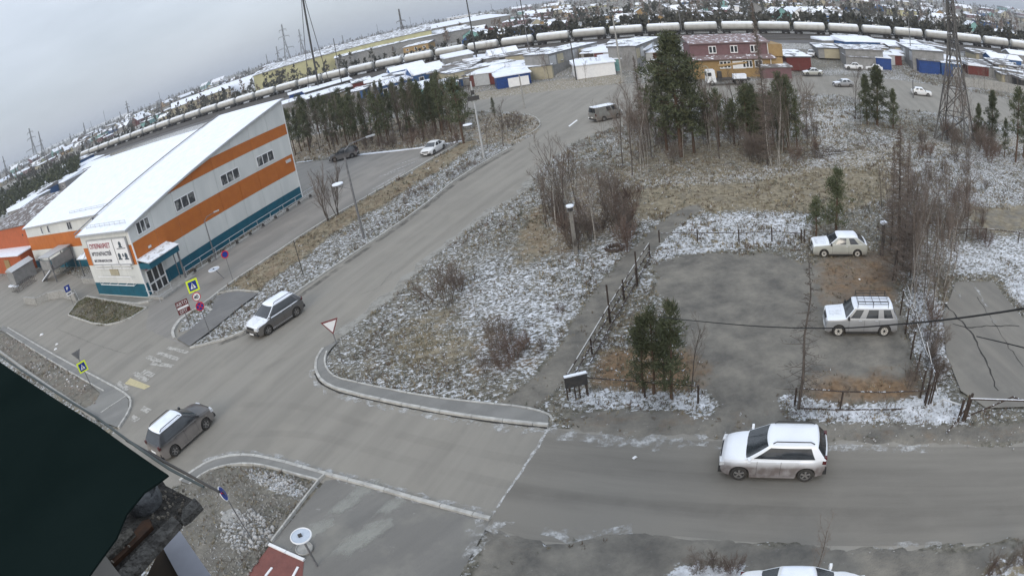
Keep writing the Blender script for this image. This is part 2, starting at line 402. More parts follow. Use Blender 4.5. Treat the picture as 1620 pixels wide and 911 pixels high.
def cover(X, Y):
    """What covers the open ground: snow, dry tan grass, bare dirt, rust coloured needles."""
    n1 = vnoise(X, Y, 5, 1); n2 = vnoise(X, Y, 1.7, 2)
    wob = (n1 - .5) * 1.6 + (n2 - .5) * .9
    snow = .37 + (n1 - .5) * .25; tan = .30 + (n2 - .5) * .3; dirt = np.zeros(X.shape); red = np.clip(n1 * 1.2 - .85, 0, 1) * .5
    def put_(px, soft, ch):
        nonlocal snow, tan, dirt, red
        k = smooth((sdist(X, Y, GP(px)) + wob * min(1, soft)) / soft + .5)
        snow = snow * (1 - k) + ch[0] * k; tan = tan * (1 - k) + ch[1] * k; dirt = dirt * (1 - k) + ch[2] * k; red = red * (1 - k) + ch[3] * k
    # open ground beyond the fence
    put_([(960, 280), (1100, 262), (1280, 235), (1400, 230), (1620, 215), (1620, 330), (1540, 330), (1400, 300), (1180, 300), (1000, 300)], 6, (.40, .65, .1, .05))
    put_([(1440, 240), (1620, 240), (1620, 330), (1540, 330), (1450, 300)], 7, (.48, .35, .05, 0))
    put_([(1230, 170), (1330, 170), (1350, 240), (1290, 300), (1240, 240)], 4, (.48, .6, .05, .05))
    put_([(980, 230), (1290, 220), (1280, 262), (1000, 285)], 5, (.28, .55, .25, .1))
    put_([(880, 290), (1000, 270), (1010, 350), (900, 400), (850, 380)], 4, (.34, .6, .15, .25))
    # tan track
    put_([(1000, 306), (1180, 290), (1310, 268), (1390, 262), (1400, 320), (1300, 338), (1180, 334), (1100, 338), (1040, 345), (1000, 335)], 2, (.12, .95, .35, .05))
    put_([(1540, 330), (1620, 332), (1620, 362), (1570, 372), (1540, 352)], 1.5, (.08, .8, .5, 0))
    # strip by the back fence
    put_([(1045, 352), (1130, 340), (1290, 340), (1280, 395), (1180, 398), (1060, 415), (1030, 395)], 2.5, (.56, .3, .05, 0))
    # the triangle
    put_([(505, 590), (545, 535), (690, 410), (830, 310), (900, 260), (870, 340), (850, 420), (700, 560), (640, 625)], 3, (.38, .32, .12, 0))
    put_([(690, 480), (760, 430), (900, 430), (960, 420), (930, 500), (900, 560), (820, 580), (700, 520)], 8, (.50, .25, 0, 0))
    put_([(640, 530), (700, 470), (720, 520), (760, 560), (700, 580), (640, 570)], 3, (.28, .60, .15, .08))
    put_([(770, 520), (850, 540), (850, 590), (760, 590)], 1.2, (.45, .3, .05, .35))
    put_([(560, 590), (860, 640), (880, 660), (540, 615)], 1, (.42, .3, .3, 0))
    put_([(810, 370), (850, 330), (880, 360), (870, 400), (820, 420)], 2, (.22, .7, .2, .4))
    # strips between the road and the parking
    put_([(301, 551), (395, 521), (470, 463), (578, 390), (728, 279), (810, 233), (770, 225), (660, 289), (569, 347), (508, 385), (436, 438), (400, 470)], .8, (.42, .25, .35, 0))
    put_([(360, 452), (420, 412), (506, 355), (564, 322), (636, 280), (731, 225), (775, 220), (660, 289), (569, 347), (508, 385), (436, 438), (400, 462)], .8, (.07, .75, .3, .3))
    put_([(740, 235), (752, 180), (850, 185), (856, 205), (812, 228)], 2, (.32, .6, .2, .3))
    put_([(752, 162), (880, 146), (990, 133), (985, 118), (880, 128), (750, 145)], 2, (.35, .7, .3, .1))
    put_([(450, 262), (735, 224), (735, 170), (450, 225)], 4, (.30, .7, .2, .4))
    # the lot behind the fence and its shoulder
    put_([(1050, 425), (1085, 408), (1150, 402), (1210, 396), (1240, 402), (1290, 412), (1415, 412), (1425, 500), (1440, 560), (1455, 640), (1255, 648), (1240, 700), (1115, 700), (1125, 645), (1100, 600), (1085, 520), (1050, 465)], 1.2, (.02, .05, 1, 0))
    put_([(1285, 405), (1412, 405), (1420, 480), (1300, 480), (1280, 440)], 3, (.0, .35, .75, .62))
    put_([(1300, 590), (1455, 590), (1460, 645), (1280, 645)], 2, (.02, .5, .7, .8))
    put_([(960, 560), (1080, 560), (1100, 640), (960, 640)], 2, (.14, .6, .3, .85))
    put_([(878, 655), (1000, 645), (1110, 655), (1240, 668), (1400, 670), (1540, 668), (1760, 660), (1760, 712), (1313, 709), (1073, 698), (907, 688)], 1.0, (.08, .25, .95, .18))
    put_([(1244, 632), (1345, 640), (1470, 628), (1480, 612), (1510, 640), (1540, 655), (1530, 676), (1370, 668), (1260, 660)], .5, (.72, .1, 0, 0))
    put_([(905, 625), (1110, 622), (1122, 640), (1112, 656), (1050, 645), (960, 650), (900, 640)], .5, (.62, .25, .1, .1))
    put_([(1425, 430), (1480, 440), (1500, 500), (1500, 600), (1480, 620), (1450, 560)], 1.5, (.60, .25, .2, .1))
    put_([(1575, 445), (1620, 430), (1760, 470), (1760, 560), (1640, 520)], 1.5, (.78, .1, 0, 0))
    put_([(1500, 400), (1560, 372), (1620, 380), (1620, 440), (1500, 445)], 2, (.55, .3, .1, 0))
    # bottom of the picture
    put_([(830, 849), (983, 840), (1080, 845), (1313, 860), (1760, 850), (1760, 1000), (700, 1000), (776, 826)], .8, (.06, .15, .95, .04))
    put_([(1055, 912), (1080, 893), (1190, 893), (1195, 930), (1050, 950)], .4, (.75, .2, 0, 0))
    put_([(1540, 912), (1570, 885), (1640, 868), (1640, 950), (1540, 950)], .4, (.45, .6, .1, 0))
    put_([(285, 765), (330, 745), (400, 735), (505, 762), (430, 860), (395, 920), (250, 950)], .6, (.14, .35, .55, 0))
    put_([(395, 748), (450, 752), (485, 775), (480, 790), (430, 775), (395, 756)], .4, (.52, .1, .3, 0))
    put_([(355, 830), (400, 815), (430, 840), (420, 862), (370, 870)], .8, (.36, .1, .5, 0))
    put_([(0, 520), (60, 548), (165, 612), (150, 640), (130, 650), (66, 605), (0, 560)], .6, (.16, .45, .55, .2))
    k = smooth((1.0 - ldist(X, Y, chaikin(GP([(800, 652), (850, 625), (905, 560), (935, 500), (960, 462), (985, 430), (1020, 395), (1060, 352), (1095, 333)])))) / .5)
    snow = snow * (1 - k) + .05 * k; dirt = dirt * (1 - k) + .95 * k; tan = tan * (1 - k) + .1 * k; red = red * (1 - k)
    for q in (gB,):
        k = smooth(sdist(X, Y, q) / .3 + .5); snow = snow * (1 - k) + .04 * k; tan = tan * (1 - k) + .38 * k; dirt *= 1 - k; red *= 1 - k
    k = smooth(sdist(X, Y, gN) / .3 + .5); snow = snow * (1 - k) + .5 * k; dirt *= 1 - k
    return np.clip(snow, 0, 1), np.clip(tan, 0, 1), np.clip(dirt, 0, 1), np.clip(red, 0, 1)

PV = paved(X, Y)
CV = cover(X, Y)
soft = smooth((-PV + (vnoise(X, Y, .8, 5) - .5) * .5) / .8 + .3)
Z = terr(X, Y) + np.where(PV > 1.2, -.12, 0) + (soft * .17 - .10) + soft * (vnoise(X, Y, .9, 8) - .5) * .10 * (1 - CV[2] * .8) + soft * (vnoise(X, Y, 6, 9) - .4) * .13 * (1 - CV[2] * .7)
lim = smooth((np.minimum.reduce([X + 110, 129.5 - X, 134 - Y]) - .2) / 3)
Z = Z * lim + (1 - lim) * (terr(X, Y) - .4)

def grid_mesh(name, X, Y, Z, mt, cv=None):
    ny, nx = X.shape
    me = bpy.data.meshes.new(name)
    v = np.stack([X, Y, Z], -1).reshape(-1, 3)
    i = np.arange((ny - 1) * (nx - 1)); r, c = i // (nx - 1), i % (nx - 1); a = r * nx + c
    q = np.stack([a, a + 1, a + nx + 1, a + nx], -1).astype(np.int32)
    me.vertices.add(len(v)); me.vertices.foreach_set('co', v.ravel())
    me.loops.add(q.size); me.loops.foreach_set('vertex_index', q.ravel())
    me.polygons.add(len(q)); me.polygons.foreach_set('loop_start', np.arange(0, q.size, 4, dtype=np.int32)); me.polygons.foreach_set('loop_total', np.full(len(q), 4, np.int32))
    me.polygons.foreach_set('use_smooth', np.ones(len(q), bool))
    me.update(calc_edges=True)
    if cv is not None:
        at = me.color_attributes.new('cover', 'FLOAT_COLOR', 'POINT')
        at.data.foreach_set('color', np.stack([c.ravel() for c in cv], -1).astype(np.float32).ravel())
    me.materials.append(mt)
    return put(name, me)

def soft_dust(name, col, round_=False, thr=.5, sc=1.6, amt=.8):
    m = mat(name, col, .9, tuple(c * .85 for c in col), 6)
    nt = m.node_tree; N, L = nt.nodes, nt.links; b = N['Principled BSDF']
    tc = N['Texture Coordinate']; n = N.new('ShaderNodeTexNoise'); n.inputs['Scale'].default_value = sc; n.inputs['Detail'].default_value = 9; n.inputs['Roughness'].default_value = .7
    L.new(tc.outputs['Object'], n.inputs[0]); src = n.outputs[0]
    if round_:
        gr = N.new('ShaderNodeTexGradient'); gr.gradient_type = 'SPHERICAL'; L.new(tc.outputs['Object'], gr.inputs[0])
        ma = N.new('ShaderNodeMath'); ma.operation = 'MULTIPLY_ADD'; L.new(gr.outputs[0], ma.inputs[0]); ma.inputs[1].default_value = .45; ad = N.new('ShaderNodeMath'); ad.operation = 'SUBTRACT'; L.new(src, ad.inputs[0]); ad.inputs[1].default_value = .16; L.new(ad.outputs[0], ma.inputs[2]); src = ma.outputs[0]
    r = N.new('ShaderNodeMapRange'); r.inputs[1].default_value = thr; r.inputs[2].default_value = thr + .16; r.inputs[4].default_value = min(.5, amt) if round_ else amt; L.new(src, r.inputs[0]); L.new(r.outputs[0], b.inputs['Alpha'])
    return m

def ground_material():
    m = bpy.data.materials.new('open_ground'); m.use_nodes = True
    nt = m.node_tree; N, L = nt.nodes, nt.links; b = N['Principled BSDF']; b.inputs['Roughness'].default_value = .95; b.inputs['Specular IOR Level'].default_value = .15
    at = N.new('ShaderNodeAttribute'); at.attribute_name = 'cover'
    sp = N.new('ShaderNodeSeparateColor'); L.new(at.outputs['Color'], sp.inputs[0])
    tc = N.new('ShaderNodeTexCoord')
    def noise(s, d=6, r=.65, st=None):
        n = N.new('ShaderNodeTexNoise'); n.inputs['Scale'].default_value = s; n.inputs['Detail'].default_value = d; n.inputs['Roughness'].default_value = r
        if st:
            mp = N.new('ShaderNodeMapping'); mp.inputs['Scale'].default_value = st; L.new(tc.outputs['Object'], mp.inputs[0]); L.new(mp.outputs[0], n.inputs[0])
        else: L.new(tc.outputs['Object'], n.inputs[0])
        return n.outputs[0]
    def ramp(i, p0, c0, p1, c1):
        r = N.new('ShaderNodeValToRGB'); r.color_ramp.elements[0].position = p0; r.color_ramp.elements[1].position = p1
        r.color_ramp.elements[0].color = c0 + (1,); r.color_ramp.elements[1].color = c1 + (1,); L.new(i, r.inputs[0]); return r.outputs[0]
    def mx(f, a, c):
        x = N.new('ShaderNodeMix'); x.data_type = 'RGBA'; L.new(f, x.inputs[0]); L.new(a, x.inputs[6]); L.new(c, x.inputs[7]); return x.outputs[2]
    def cut(att, nz, soft=.05, gain=1.0):   # cover fraction against a noise: patchy edge
        ad = N.new('ShaderNodeMath'); ad.operation = 'MULTIPLY_ADD'; L.new(nz, ad.inputs[0]); ad.inputs[1].default_value = gain; 
        s2 = N.new('ShaderNodeMath'); s2.operation = 'SUBTRACT'; L.new(att, s2.inputs[0]); s2.inputs[1].default_value = .5 * gain; L.new(s2.outputs[0], ad.inputs[2])
        r = N.new('ShaderNodeMapRange'); r.inputs[1].default_value = .5 - soft; r.inputs[2].default_value = .5 + soft; L.new(ad.outputs[0], r.inputs[0]); return r.outputs[0]
    n_f = noise(5.6, 6, .68, (.8, 1.1, 1)); n_m = noise(.9, 6); n_l = noise(.22, 4)
    base = ramp(noise(3.1, 6), .36, (.075, .070, .056), .66, (.23, .215, .18))
    tan = ramp(noise(2.3, 6), .35, (.15, .125, .085), .68, (.34, .295, .215))
    dirt = ramp(noise(.55, 10, .68), .34, (.118, .112, .102), .64, (.235, .218, .187))
    red = ramp(noise(4.0, 5), .35, (.145, .095, .058), .66, (.25, .17, .105))
    snow = ramp(noise(2.0, 5), .3, (.36, .37, .38), .66, (.76, .78, .82))
    c = mx(cut(sp.outputs[1], n_m, .16, 1.3), base, tan)
    c = mx(cut(sp.outputs[2], n_m, .14, .9), c, dirt)
    c = mx(cut(at.outputs['Alpha'], n_m, .3, 1.3), c, red)
    c = mx(cut(sp.outputs[0], n_f, .09, 2.0), c, snow)
    L.new(c, b.inputs['Base Color'])
    bp = N.new('ShaderNodeBump'); bp.inputs['Strength'].default_value = .8; bp.inputs['Distance'].default_value = .12
    L.new(n_f, bp.inputs['Height']); L.new(bp.outputs[0], b.inputs['Normal'])
    return m
GROUND = ground_material()
tag(grid_mesh('ground', X, Y, Z, GROUND, CV), kind='structure')

# far terrain out to the horizon, one polar sheet
rr = np.concatenate([np.geomspace(100, 6500, 120), [8000, 12000]]); aa = np.radians(np.arange(-100, 105, .8))
A_, R_ = np.meshgrid(aa, rr)
XF, YF = R_ * np.sin(A_), R_ * np.cos(A_)
inside = (XF > -108) & (XF < 128) & (YF < 133) & (YF > -30)
ZF = terr(XF, YF) - np.where(inside, .9, 0.0) + (vnoise(XF, YF, 180, 4) - .5) * 3.0 * smooth((R_ - 420) / 900) + (vnoise(XF, YF, 900, 6) - .45) * 20 * smooth((R_ - 1500) / 3000)
fs = .42 + (vnoise(XF, YF, 40, 3) - .5) * .35
far_dark = smooth((R_ - 330) / 300)
tag(grid_mesh('far_terrain', XF[:, ::-1], YF[:, ::-1], ZF[:, ::-1], GROUND, (fs[:, ::-1] - far_dark[:, ::-1] * .14, np.full(XF.shape, .4), np.full(XF.shape, .25), np.full(XF.shape, .15))), kind='structure')
backx = np.array([[-150., 150.], [-150, 150]])
tag(grid_mesh('yard_ground', backx, np.array([[-30., -30.], [6, 6]]), np.array([[-.05, -.05], [-.05, -.05]]), M_['concrete']), kind='structure')

def asphalt(name, c1, c2, rot, wear=(.205, .20, .19), ws=.35, snow=0):
    m = mat(name, c1, .85, c2, .35, detail=8, bump=.25, bscale=45, stretch=(.14, 1.7, 1, rot), lo=.40, hi=.60)
    nt = m.node_tree; N, L = nt.nodes, nt.links; b = N['Principled BSDF']
    old = b.inputs['Base Color'].links[0].from_socket
    tc = N['Texture Coordinate']
    n = N.new('ShaderNodeTexNoise'); n.inputs['Scale'].default_value = 28; n.inputs['Detail'].default_value = 3; L.new(tc.outputs['Object'], n.inputs[0])
    mr = N.new('ShaderNodeMapRange'); mr.inputs[3].default_value = .84; mr.inputs[4].default_value = 1.16; L.new(n.outputs[0], mr.inputs[0])
    vm = N.new('ShaderNodeVectorMath'); vm.operation = 'SCALE'; L.new(old, vm.inputs[0]); L.new(mr.outputs[0], vm.inputs['Scale'])
    # pale grit and dust lying in patches
    n2 = N.new('ShaderNodeTexNoise'); n2.inputs['Scale'].default_value = ws; n2.inputs['Detail'].default_value = 9; n2.inputs['Roughness'].default_value = .62; L.new(tc.outputs['Object'], n2.inputs[0])
    r2 = N.new('ShaderNodeMapRange'); r2.inputs[1].default_value = .50; r2.inputs[2].default_value = .74; r2.inputs[4].default_value = .8; L.new(n2.outputs[0], r2.inputs[0])
    mx = N.new('ShaderNodeMix'); mx.data_type = 'RGBA'; L.new(r2.outputs[0], mx.inputs[0]); L.new(vm.outputs[0], mx.inputs[6]); mx.inputs[7].default_value = tuple(wear) + (1,)
    out = mx.outputs[2]
    if snow:
        n3 = N.new('ShaderNodeTexNoise'); n3.inputs['Scale'].default_value = 1.1; n3.inputs['Detail'].default_value = 8; n3.inputs['Roughness'].default_value = .75; L.new(tc.outputs['Object'], n3.inputs[0])
        r3 = N.new('ShaderNodeMapRange'); r3.inputs[1].default_value = .66 - snow; r3.inputs[2].default_value = .74 - snow; r3.inputs[4].default_value = .6; L.new(n3.outputs[0], r3.inputs[0])
        m2 = N.new('ShaderNodeMix'); m2.data_type = 'RGBA'; L.new(r3.outputs[0], m2.inputs[0]); L.new(out, m2.inputs[6]); m2.inputs[7].default_value = (.6, .6, .6, 1); out = m2.outputs[2]
    L.new(out, b.inputs['Base Color'])
    return m

def sheet(name, poly, z, mt, kind='structure', label=None):
    me = bpy.data.meshes.new(name); bm = bmesh.new()
    vs = [bm.verts.new((p[0], p[1], z)) for p in poly]
    bm.faces.new(vs); bmesh.ops.triangulate(bm, faces=bm.faces[:]); bmesh.ops.recalc_face_normals(bm, faces=bm.faces[:])
    if sum(f.normal.z for f in bm.faces) < 0: bmesh.ops.reverse_faces(bm, faces=bm.faces[:])
    bm.to_mesh(me); bm.free(); me.materials.append(mt)
    o = put(name, me); tag(o, kind=kind)
    if label: o['label'] = label
    return o

def grow(p, d=.55):
    p = np.asarray(p); a = np.roll(p, 1, 0); b = np.roll(p, -1, 0); t = b - a; t /= np.linalg.norm(t, axis=1)[:, None] + 1e-9
    area = np.sum(p[:, 0] * b[:, 1] - p[:, 1] * b[:, 0]); s = 1 if area > 0 else -1
    return p + np.stack([t[:, 1], -t[:, 0]], 1) * d * s
sheet('road', grow(polyR), 0.0, asphalt('road_asphalt', (.262, .245, .215), (.218, .204, .179), R(61), wear=(.28, .26, .225)))
JR = [(868, 674), (843, 718), (815, 762), (786, 803), (778, 821)]
sheet('near_road', GP([(868, 674), (843, 718), (815, 762), (786, 803), (774, 829)][::-1] + [(907, 684), (980, 690), (1073, 695), (1200, 699), (1313, 704), (1620, 706), (1760, 708), (1760, 850), (1613, 855), (1450, 862), (1313, 863), (1080, 848), (983, 843), (893, 858), (833, 853)]) if 1 else GP(JR[::-1] + [(907, 687), (980, 693), (1073, 698), (1200, 702), (1313, 707), (1620, 709), (1760, 712), (1760, 842), (1613, 848), (1450, 856), (1313, 857), (1080, 842), (983, 837), (893, 852), (833, 847)]), .004, asphalt('near_road_asphalt', (.205, .191, .167), (.158, .147, .129), R(-27), wear=(.21, .195, .17)))
sheet('parking_lot', polyP, .004, asphalt('parking_asphalt', (.25, .235, .215), (.20, .19, .175), R(60), ws=.25, wear=(.29, .27, .245)))
sheet('paved_yard', polyL, .008, asphalt('yard_asphalt', (.195, .187, .172), (.160, .154, .143), R(40), wear=(.25, .24, .21), ws=.5, snow=.02))
sheet('driveway', polyD, .004, asphalt('driveway_asphalt', (.215, .20, .175), (.17, .16, .143), R(90), wear=(.25, .235, .205)))

# kerbs and edgings: stones with joints, one run each
def kerb(px, wd=.16, z=.13, smoothn=1, step=1.0, name='kerb', mt=None, z0=-.15):
    p = resample(chaikin(GP(px), smoothn), step) if smoothn else resample(GP(px), step)
    mb = MB()
    for a, b in zip(p[:-1], p[1:]):
        d = b - a; l = np.linalg.norm(d)
        if l < .05: continue
        d /= l; n = np.array([-d[1], d[0]]) * wd / 2; a2 = a + d * .012; b2 = b - d * .012
        j = rnd.uniform(-.008, .008)
        mb.hexa([(*(a2 - n), z0), (*(b2 - n), z0), (*(b2 + n), z0), (*(a2 + n), z0), (*(a2 - n * .86), z + j), (*(b2 - n * .86), z + j), (*(b2 + n * .86), z + j), (*(a2 + n * .86), z + j)])
    return tag(mb.build(name, mt or M_['kerb']), kind='structure')

def strip(name, left, right, z, mt):
    return sheet(name, np.concatenate([chaikin(GP(left), 1), chaikin(GP(right), 1)[::-1]]), z, mt)

WALK = asphalt('pavement_asphalt', (.22, .215, .20), (.18, .177, .168), R(30), wear=(.24, .235, .225), ws=.8)
kerb(MAIN_L)
kerb([(812, 226), (847, 208), (857, 196), (845, 184), (819, 180), (752, 177)], z=.12)
kerb(PARK_S, wd=.22)
kerb([(566, 246), (660, 236), (731, 224)], wd=.5, z=.1, mt=SNOW, name='snowy_kerb')
kerb([(470, 258), (495, 255)], wd=.4, z=.1, mt=SNOW, name='snowy_kerb')
kerb(MAIN_R[9:], wd=.18)
kerb([(567, 607), (673, 629), (770, 640), (823, 645), (868, 656), (876, 668)], wd=.12, z=.13)
kerb([(518, 557), (514, 572), (518, 586), (532, 599), (567, 607)], wd=.12, z=.13)
strip('pavement', MAIN_R[9:], [(538, 540), (522, 556), (514, 572), (518, 586), (532, 599), (567, 607), (673, 629), (770, 640), (823, 645), (868, 656)], .10, WALK)
kerb([(285, 762), (318, 738), (350, 724), (393, 720), (440, 729), (493, 744), (540, 757), (590, 770), (673, 794), (776, 821)], wd=.2, z=.12)
kerb([(300, 768), (325, 748), (355, 738), (393, 734), (430, 740), (505, 761)], wd=.12)
kerb([(515, 752), (505, 761), (430, 858)], wd=.10, smoothn=0)
strip('pavement', [(285, 762), (318, 738), (350, 724), (393, 720), (440, 729), (493, 744), (516, 750)], [(300, 768), (325, 748), (355, 738), (393, 734), (430, 740), (505, 761)], .10, WALK)
kerb([(13, 519), (94, 567), (176, 610), (205, 628), (208, 640), (203, 655), (188, 678)], wd=.18)
kerb([(11, 527), (90, 577), (165, 620)], wd=.12)
kerb([(-10, 549), (66, 605), (154, 664)], wd=.3, z=.2, mt=M_['concrete'], name='low_wall')
strip('pavement', [(5, 516), (94, 567), (176, 610), (205, 629), (203, 655), (188, 678)], [(2, 523), (90, 577), (162, 618), (150, 640), (128, 650), (150, 664)], .09, WALK)
kerb([(160, 655), (200, 628)], wd=.12, smoothn=0)
kerb(GRASS_B[:4], wd=.15); kerb(GRASS_B[3:] + GRASS_B[:1], wd=.12, smoothn=0)
kerb([(137, 470), (182, 478), (227, 483), (262, 462), (360, 397), (486, 313)], wd=.25, z=.16)
kerb([(83, 470), (118, 460), (126, 477)], wd=.12, smoothn=0)
kerb([(276, 536), (272, 525), (280, 510), (289, 502), (309, 489), (328, 486), (335, 492)], wd=.3, z=.1)
kerb([(344, 466), (360, 462), (375, 460), (411, 463)], wd=.12, smoothn=0)
sheet('footpath', GP([(280, 537), (300, 549), (322, 533), (345, 516), (385, 483), (410, 465), (375, 462), (358, 464), (343, 469), (334, 494), (300, 524)]), .085, asphalt('path_asphalt', (.175, .172, .168), (.15, .147, .144), R(30), ws=.6))

# worn paint, dry stripes, cracks, frozen joints: thin pieces lying on the asphalt
PAINT = soft_dust('worn_white_paint', (.52, .50, .46), thr=.37, sc=3)
PAINTY = soft_dust('worn_yellow_paint', (.62, .54, .33), thr=.26, sc=3)
JOINT = soft_dust('ice_in_joint', (.62, .62, .61), thr=.40, sc=4)
CRACK_GUTTER = mat('dark_crack_gutter', (.045, .042, .038), .8)
def quad_on(name, px, z, mt): return sheet(name, GP(px), z, mt)
for i, q in enumerate(([(197, 607), (206, 598), (238, 611), (228, 616)], [(182, 609), (189, 602), (206, 614), (199, 619)], [(222, 590), (230, 584), (246, 592), (238, 598)])):
    quad_on('crosswalk_stripe', q, .014, PAINTY if i == 0 else PAINT)
for q in ([(208, 592), (216, 587), (236, 600), (229, 606)], [(230, 567), (236, 562), (258, 571), (252, 576)], [(246, 560), (253, 556), (285, 566), (279, 571)], [(262, 552), (268, 548), (300, 556), (295, 560)], [(236, 577), (242, 572), (276, 577), (270, 582)], [(221, 649), (228, 642), (240, 648), (232, 654)], [(204, 664), (211, 656), (222, 662), (214, 668)]):
    quad_on('crosswalk_stripe', q, .013, PAINT)
for q in ([(899, 200), (912, 190), (914, 191), (901, 201)], [(930, 187), (938, 184), (940, 185), (932, 188)], [(1075, 137), (1090, 136), (1090, 137), (1075, 138)]):
    quad_on('centre_line_dash', q, .012, M_['white'])
for a, b in (((626, 262), (663, 249)), ((614, 274), (668, 252)), ((600, 280), (640, 268)), ((590, 300), (640, 272))):
    g0, g1 = G(*a)[:2], G(*b)[:2]; d = (g1 - g0) / np.linalg.norm(g1 - g0); n = np.array([-d[1], d[0]]) * .12
    sheet('parking_bay_line', [g0 - n, g1 - n, g1 + n, g0 + n], .012, JOINT)
def ribbon(name, px, wd, z, mt, jit=.05, step=.35):
    p = resample(chaikin(GP(px), 2) if not jit else GP(px), step); q = []
    for i in range(len(p)):
        d = p[min(i + 1, len(p) - 1)] - p[max(i - 1, 0)]; d /= np.linalg.norm(d) + 1e-9; n = np.array([-d[1], d[0]])
        c = p[i] + n * rnd.uniform(-jit, jit); w_ = wd * (rnd.uniform(.5, 1.3) if jit else 1) / 2
        q.append((c - n * w_, c + n * w_))
    mb = MB()
    mb.v = [(*a, z) for pr in q for a in pr]; mb.f = [(2 * i, 2 * i + 1, 2 * i + 3, 2 * i + 2)[::-1] for i in range(len(q) - 1)]; mb.m = [0] * len(mb.f)
    return tag(mb.build(name, mt), kind='structure')
ribbon('frozen_joint', [(868, 679), (843, 718), (815, 762), (786, 803)], .13, .010, JOINT, .04)
ribbon('asphalt_crack', [(1493, 480), (1535, 524), (1555, 560), (1572, 604), (1578, 618)], .11, .012, CRACK_GUTTER, .10)
ribbon('asphalt_crack', [(1545, 470), (1575, 515), (1592, 545), (1620, 580)], .05, .012, CRACK_GUTTER, .10)
ribbon('asphalt_crack', [(1507, 513), (1530, 519), (1560, 515), (1612, 516)], .10, .012, CRACK_GUTTER, .06)
DUST = soft_dust('salt_dust', (.55, .55, .54), thr=.47)
SHOULD = soft_dust('pale_grit', (.36, .35, .32), thr=.36, sc=.9)
ribbon('grit_margin', [(985, 200), (947, 213), (907, 230), (860, 263), (827, 307), (780, 333), (683, 408), (617, 471), (540, 531)], 1.5, .012, SHOULD, .05, 1.0)
WPOL = soft_dust('wheel_polish', (.12, .112, .10), thr=.36, sc=.35, amt=.05)
ribbon('dark_gutter_line', [(499, 590), (509, 607), (538, 621), (673, 650), (773, 666), (866, 676)], .16, .016, CRACK_GUTTER, .02)  # plain dark line along the road side of the kerb
ribbon('wheel_track', [(860, 262), (745, 335), (640, 420), (545, 505), (470, 560), (400, 590)], .55, .010, WPOL, .0, .8)
ribbon('wheel_track', [(830, 262), (715, 335), (610, 410), (515, 490), (440, 545)], .55, .010, WPOL, .0, .8)
ribbon('wheel_track', [(380, 640), (480, 640), (600, 680), (800, 725), (1000, 748), (1300, 760), (1620, 762)], .5, .012, WPOL, .0, .8)
ribbon('wheel_track', [(360, 690), (480, 682), (600, 715), (790, 765), (1000, 795), (1300, 808), (1620, 806)], .5, .012, WPOL, .0, .8)
ribbon('snow_streak', [(1535, 444), (1548, 462), (1562, 485)], .18, .014, DUST, .10)
ribbon('snow_streak', [(1510, 455), (1522, 472)], .2, .014, DUST, .12)
ribbon('snow_streak', [(1568, 502), (1577, 514)], .2, .014, DUST, .10)
for px, wd in (([(494, 585), (507, 607), (535, 623), (673, 653), (770, 669), (868, 678), (905, 689), (1000, 697), (1080, 702)], .45), ([(1080, 701), (1200, 705), (1330, 708), (1480, 709)], .25), ([(320, 732), (352, 721), (393, 717), (440, 725), (493, 741), (590, 767), (676, 790), (778, 818)], .3),
               ([(860, 838), (900, 848), (960, 842), (1000, 836)], .35), ([(1375, 869), (1440, 866), (1490, 866)], .3), ([(740, 893), (757, 870), (772, 845), (782, 822)], .75), ([(1150, 655), (1158, 675), (1160, 690)], .5), ([(1080, 693), (1110, 687), (1125, 680)], .3)):
    ribbon('salt_streak', px, wd * 1.9, .014 if wd < .7 else .020, DUST, .04)
DUSTR = soft_dust('trodden_salt', (.42, .42, .38), True, .5, 3.0)
for (px, py, s) in ((590, 840, 1.1), (560, 860, 1.2), (545, 800, .9), (620, 800, .8), (575, 775, 1.0), (500, 838, 1.0)):
    g0 = G(px, py)[:2]
    o = sheet('salt_patch', [(-1, -1), (1, -1), (1, 1), (-1, 1)], 0, DUSTR); o.location = (g0[0], g0[1], .016 + .0015 * (px % 7)); o.scale = (1.5 * s, .8 * s, 1); o.rotation_euler = (0, 0, R(40))

CR_ = mat('thin_dark_crack', (.075, .07, .062), .9)
def crack(px, wd=.03, name='asphalt_crack'):
    p = resample(GP(px), .22); q = [p[0]]
    for a in p[1:]: q.append(a + np.array([rnd.uniform(-.06, .06), rnd.uniform(-.06, .06)]))
    mb = MB()
    for i in range(len(q)):
        d = q[min(i + 1, len(q) - 1)] - q[max(i - 1, 0)]; d /= np.linalg.norm(d) + 1e-9; n = np.array([-d[1], d[0]]) * wd * rnd.uniform(.3, 1) / 2; mb.v += [(*(q[i] - n), .018), (*(q[i] + n), .018)]
    mb.f = [(2 * i, 2 * i + 1, 2 * i + 3, 2 * i + 2)[::-1] for i in range(len(q) - 1)]; mb.m = [0] * len(mb.f); tag(mb.build(name, CR_), kind='structure')
for px in ([(240, 545), (200, 560), (150, 545), (90, 520)], [(620, 430), (600, 455), (560, 470)]): crack(px, .022)
for (px, py) in ():
    g0 = G(px, py)[:2]; MBm = MB().disc((g0[0], g0[1], .012), (0, 0, 1), .32, .03, 20); tag(MBm.build('manhole_cover', M_['dark']), kind='structure')
# meltwater-dark gutters, grit and scattered slush along the kerbs
WET = soft_dust('damp_asphalt', (.085, .08, .072), thr=.40, sc=.8, amt=.45)
ribbon('damp_gutter', [(345, 545), (400, 524), (478, 466), (580, 394), (662, 338), (730, 282), (812, 236)], .5, .011, WET, 0)

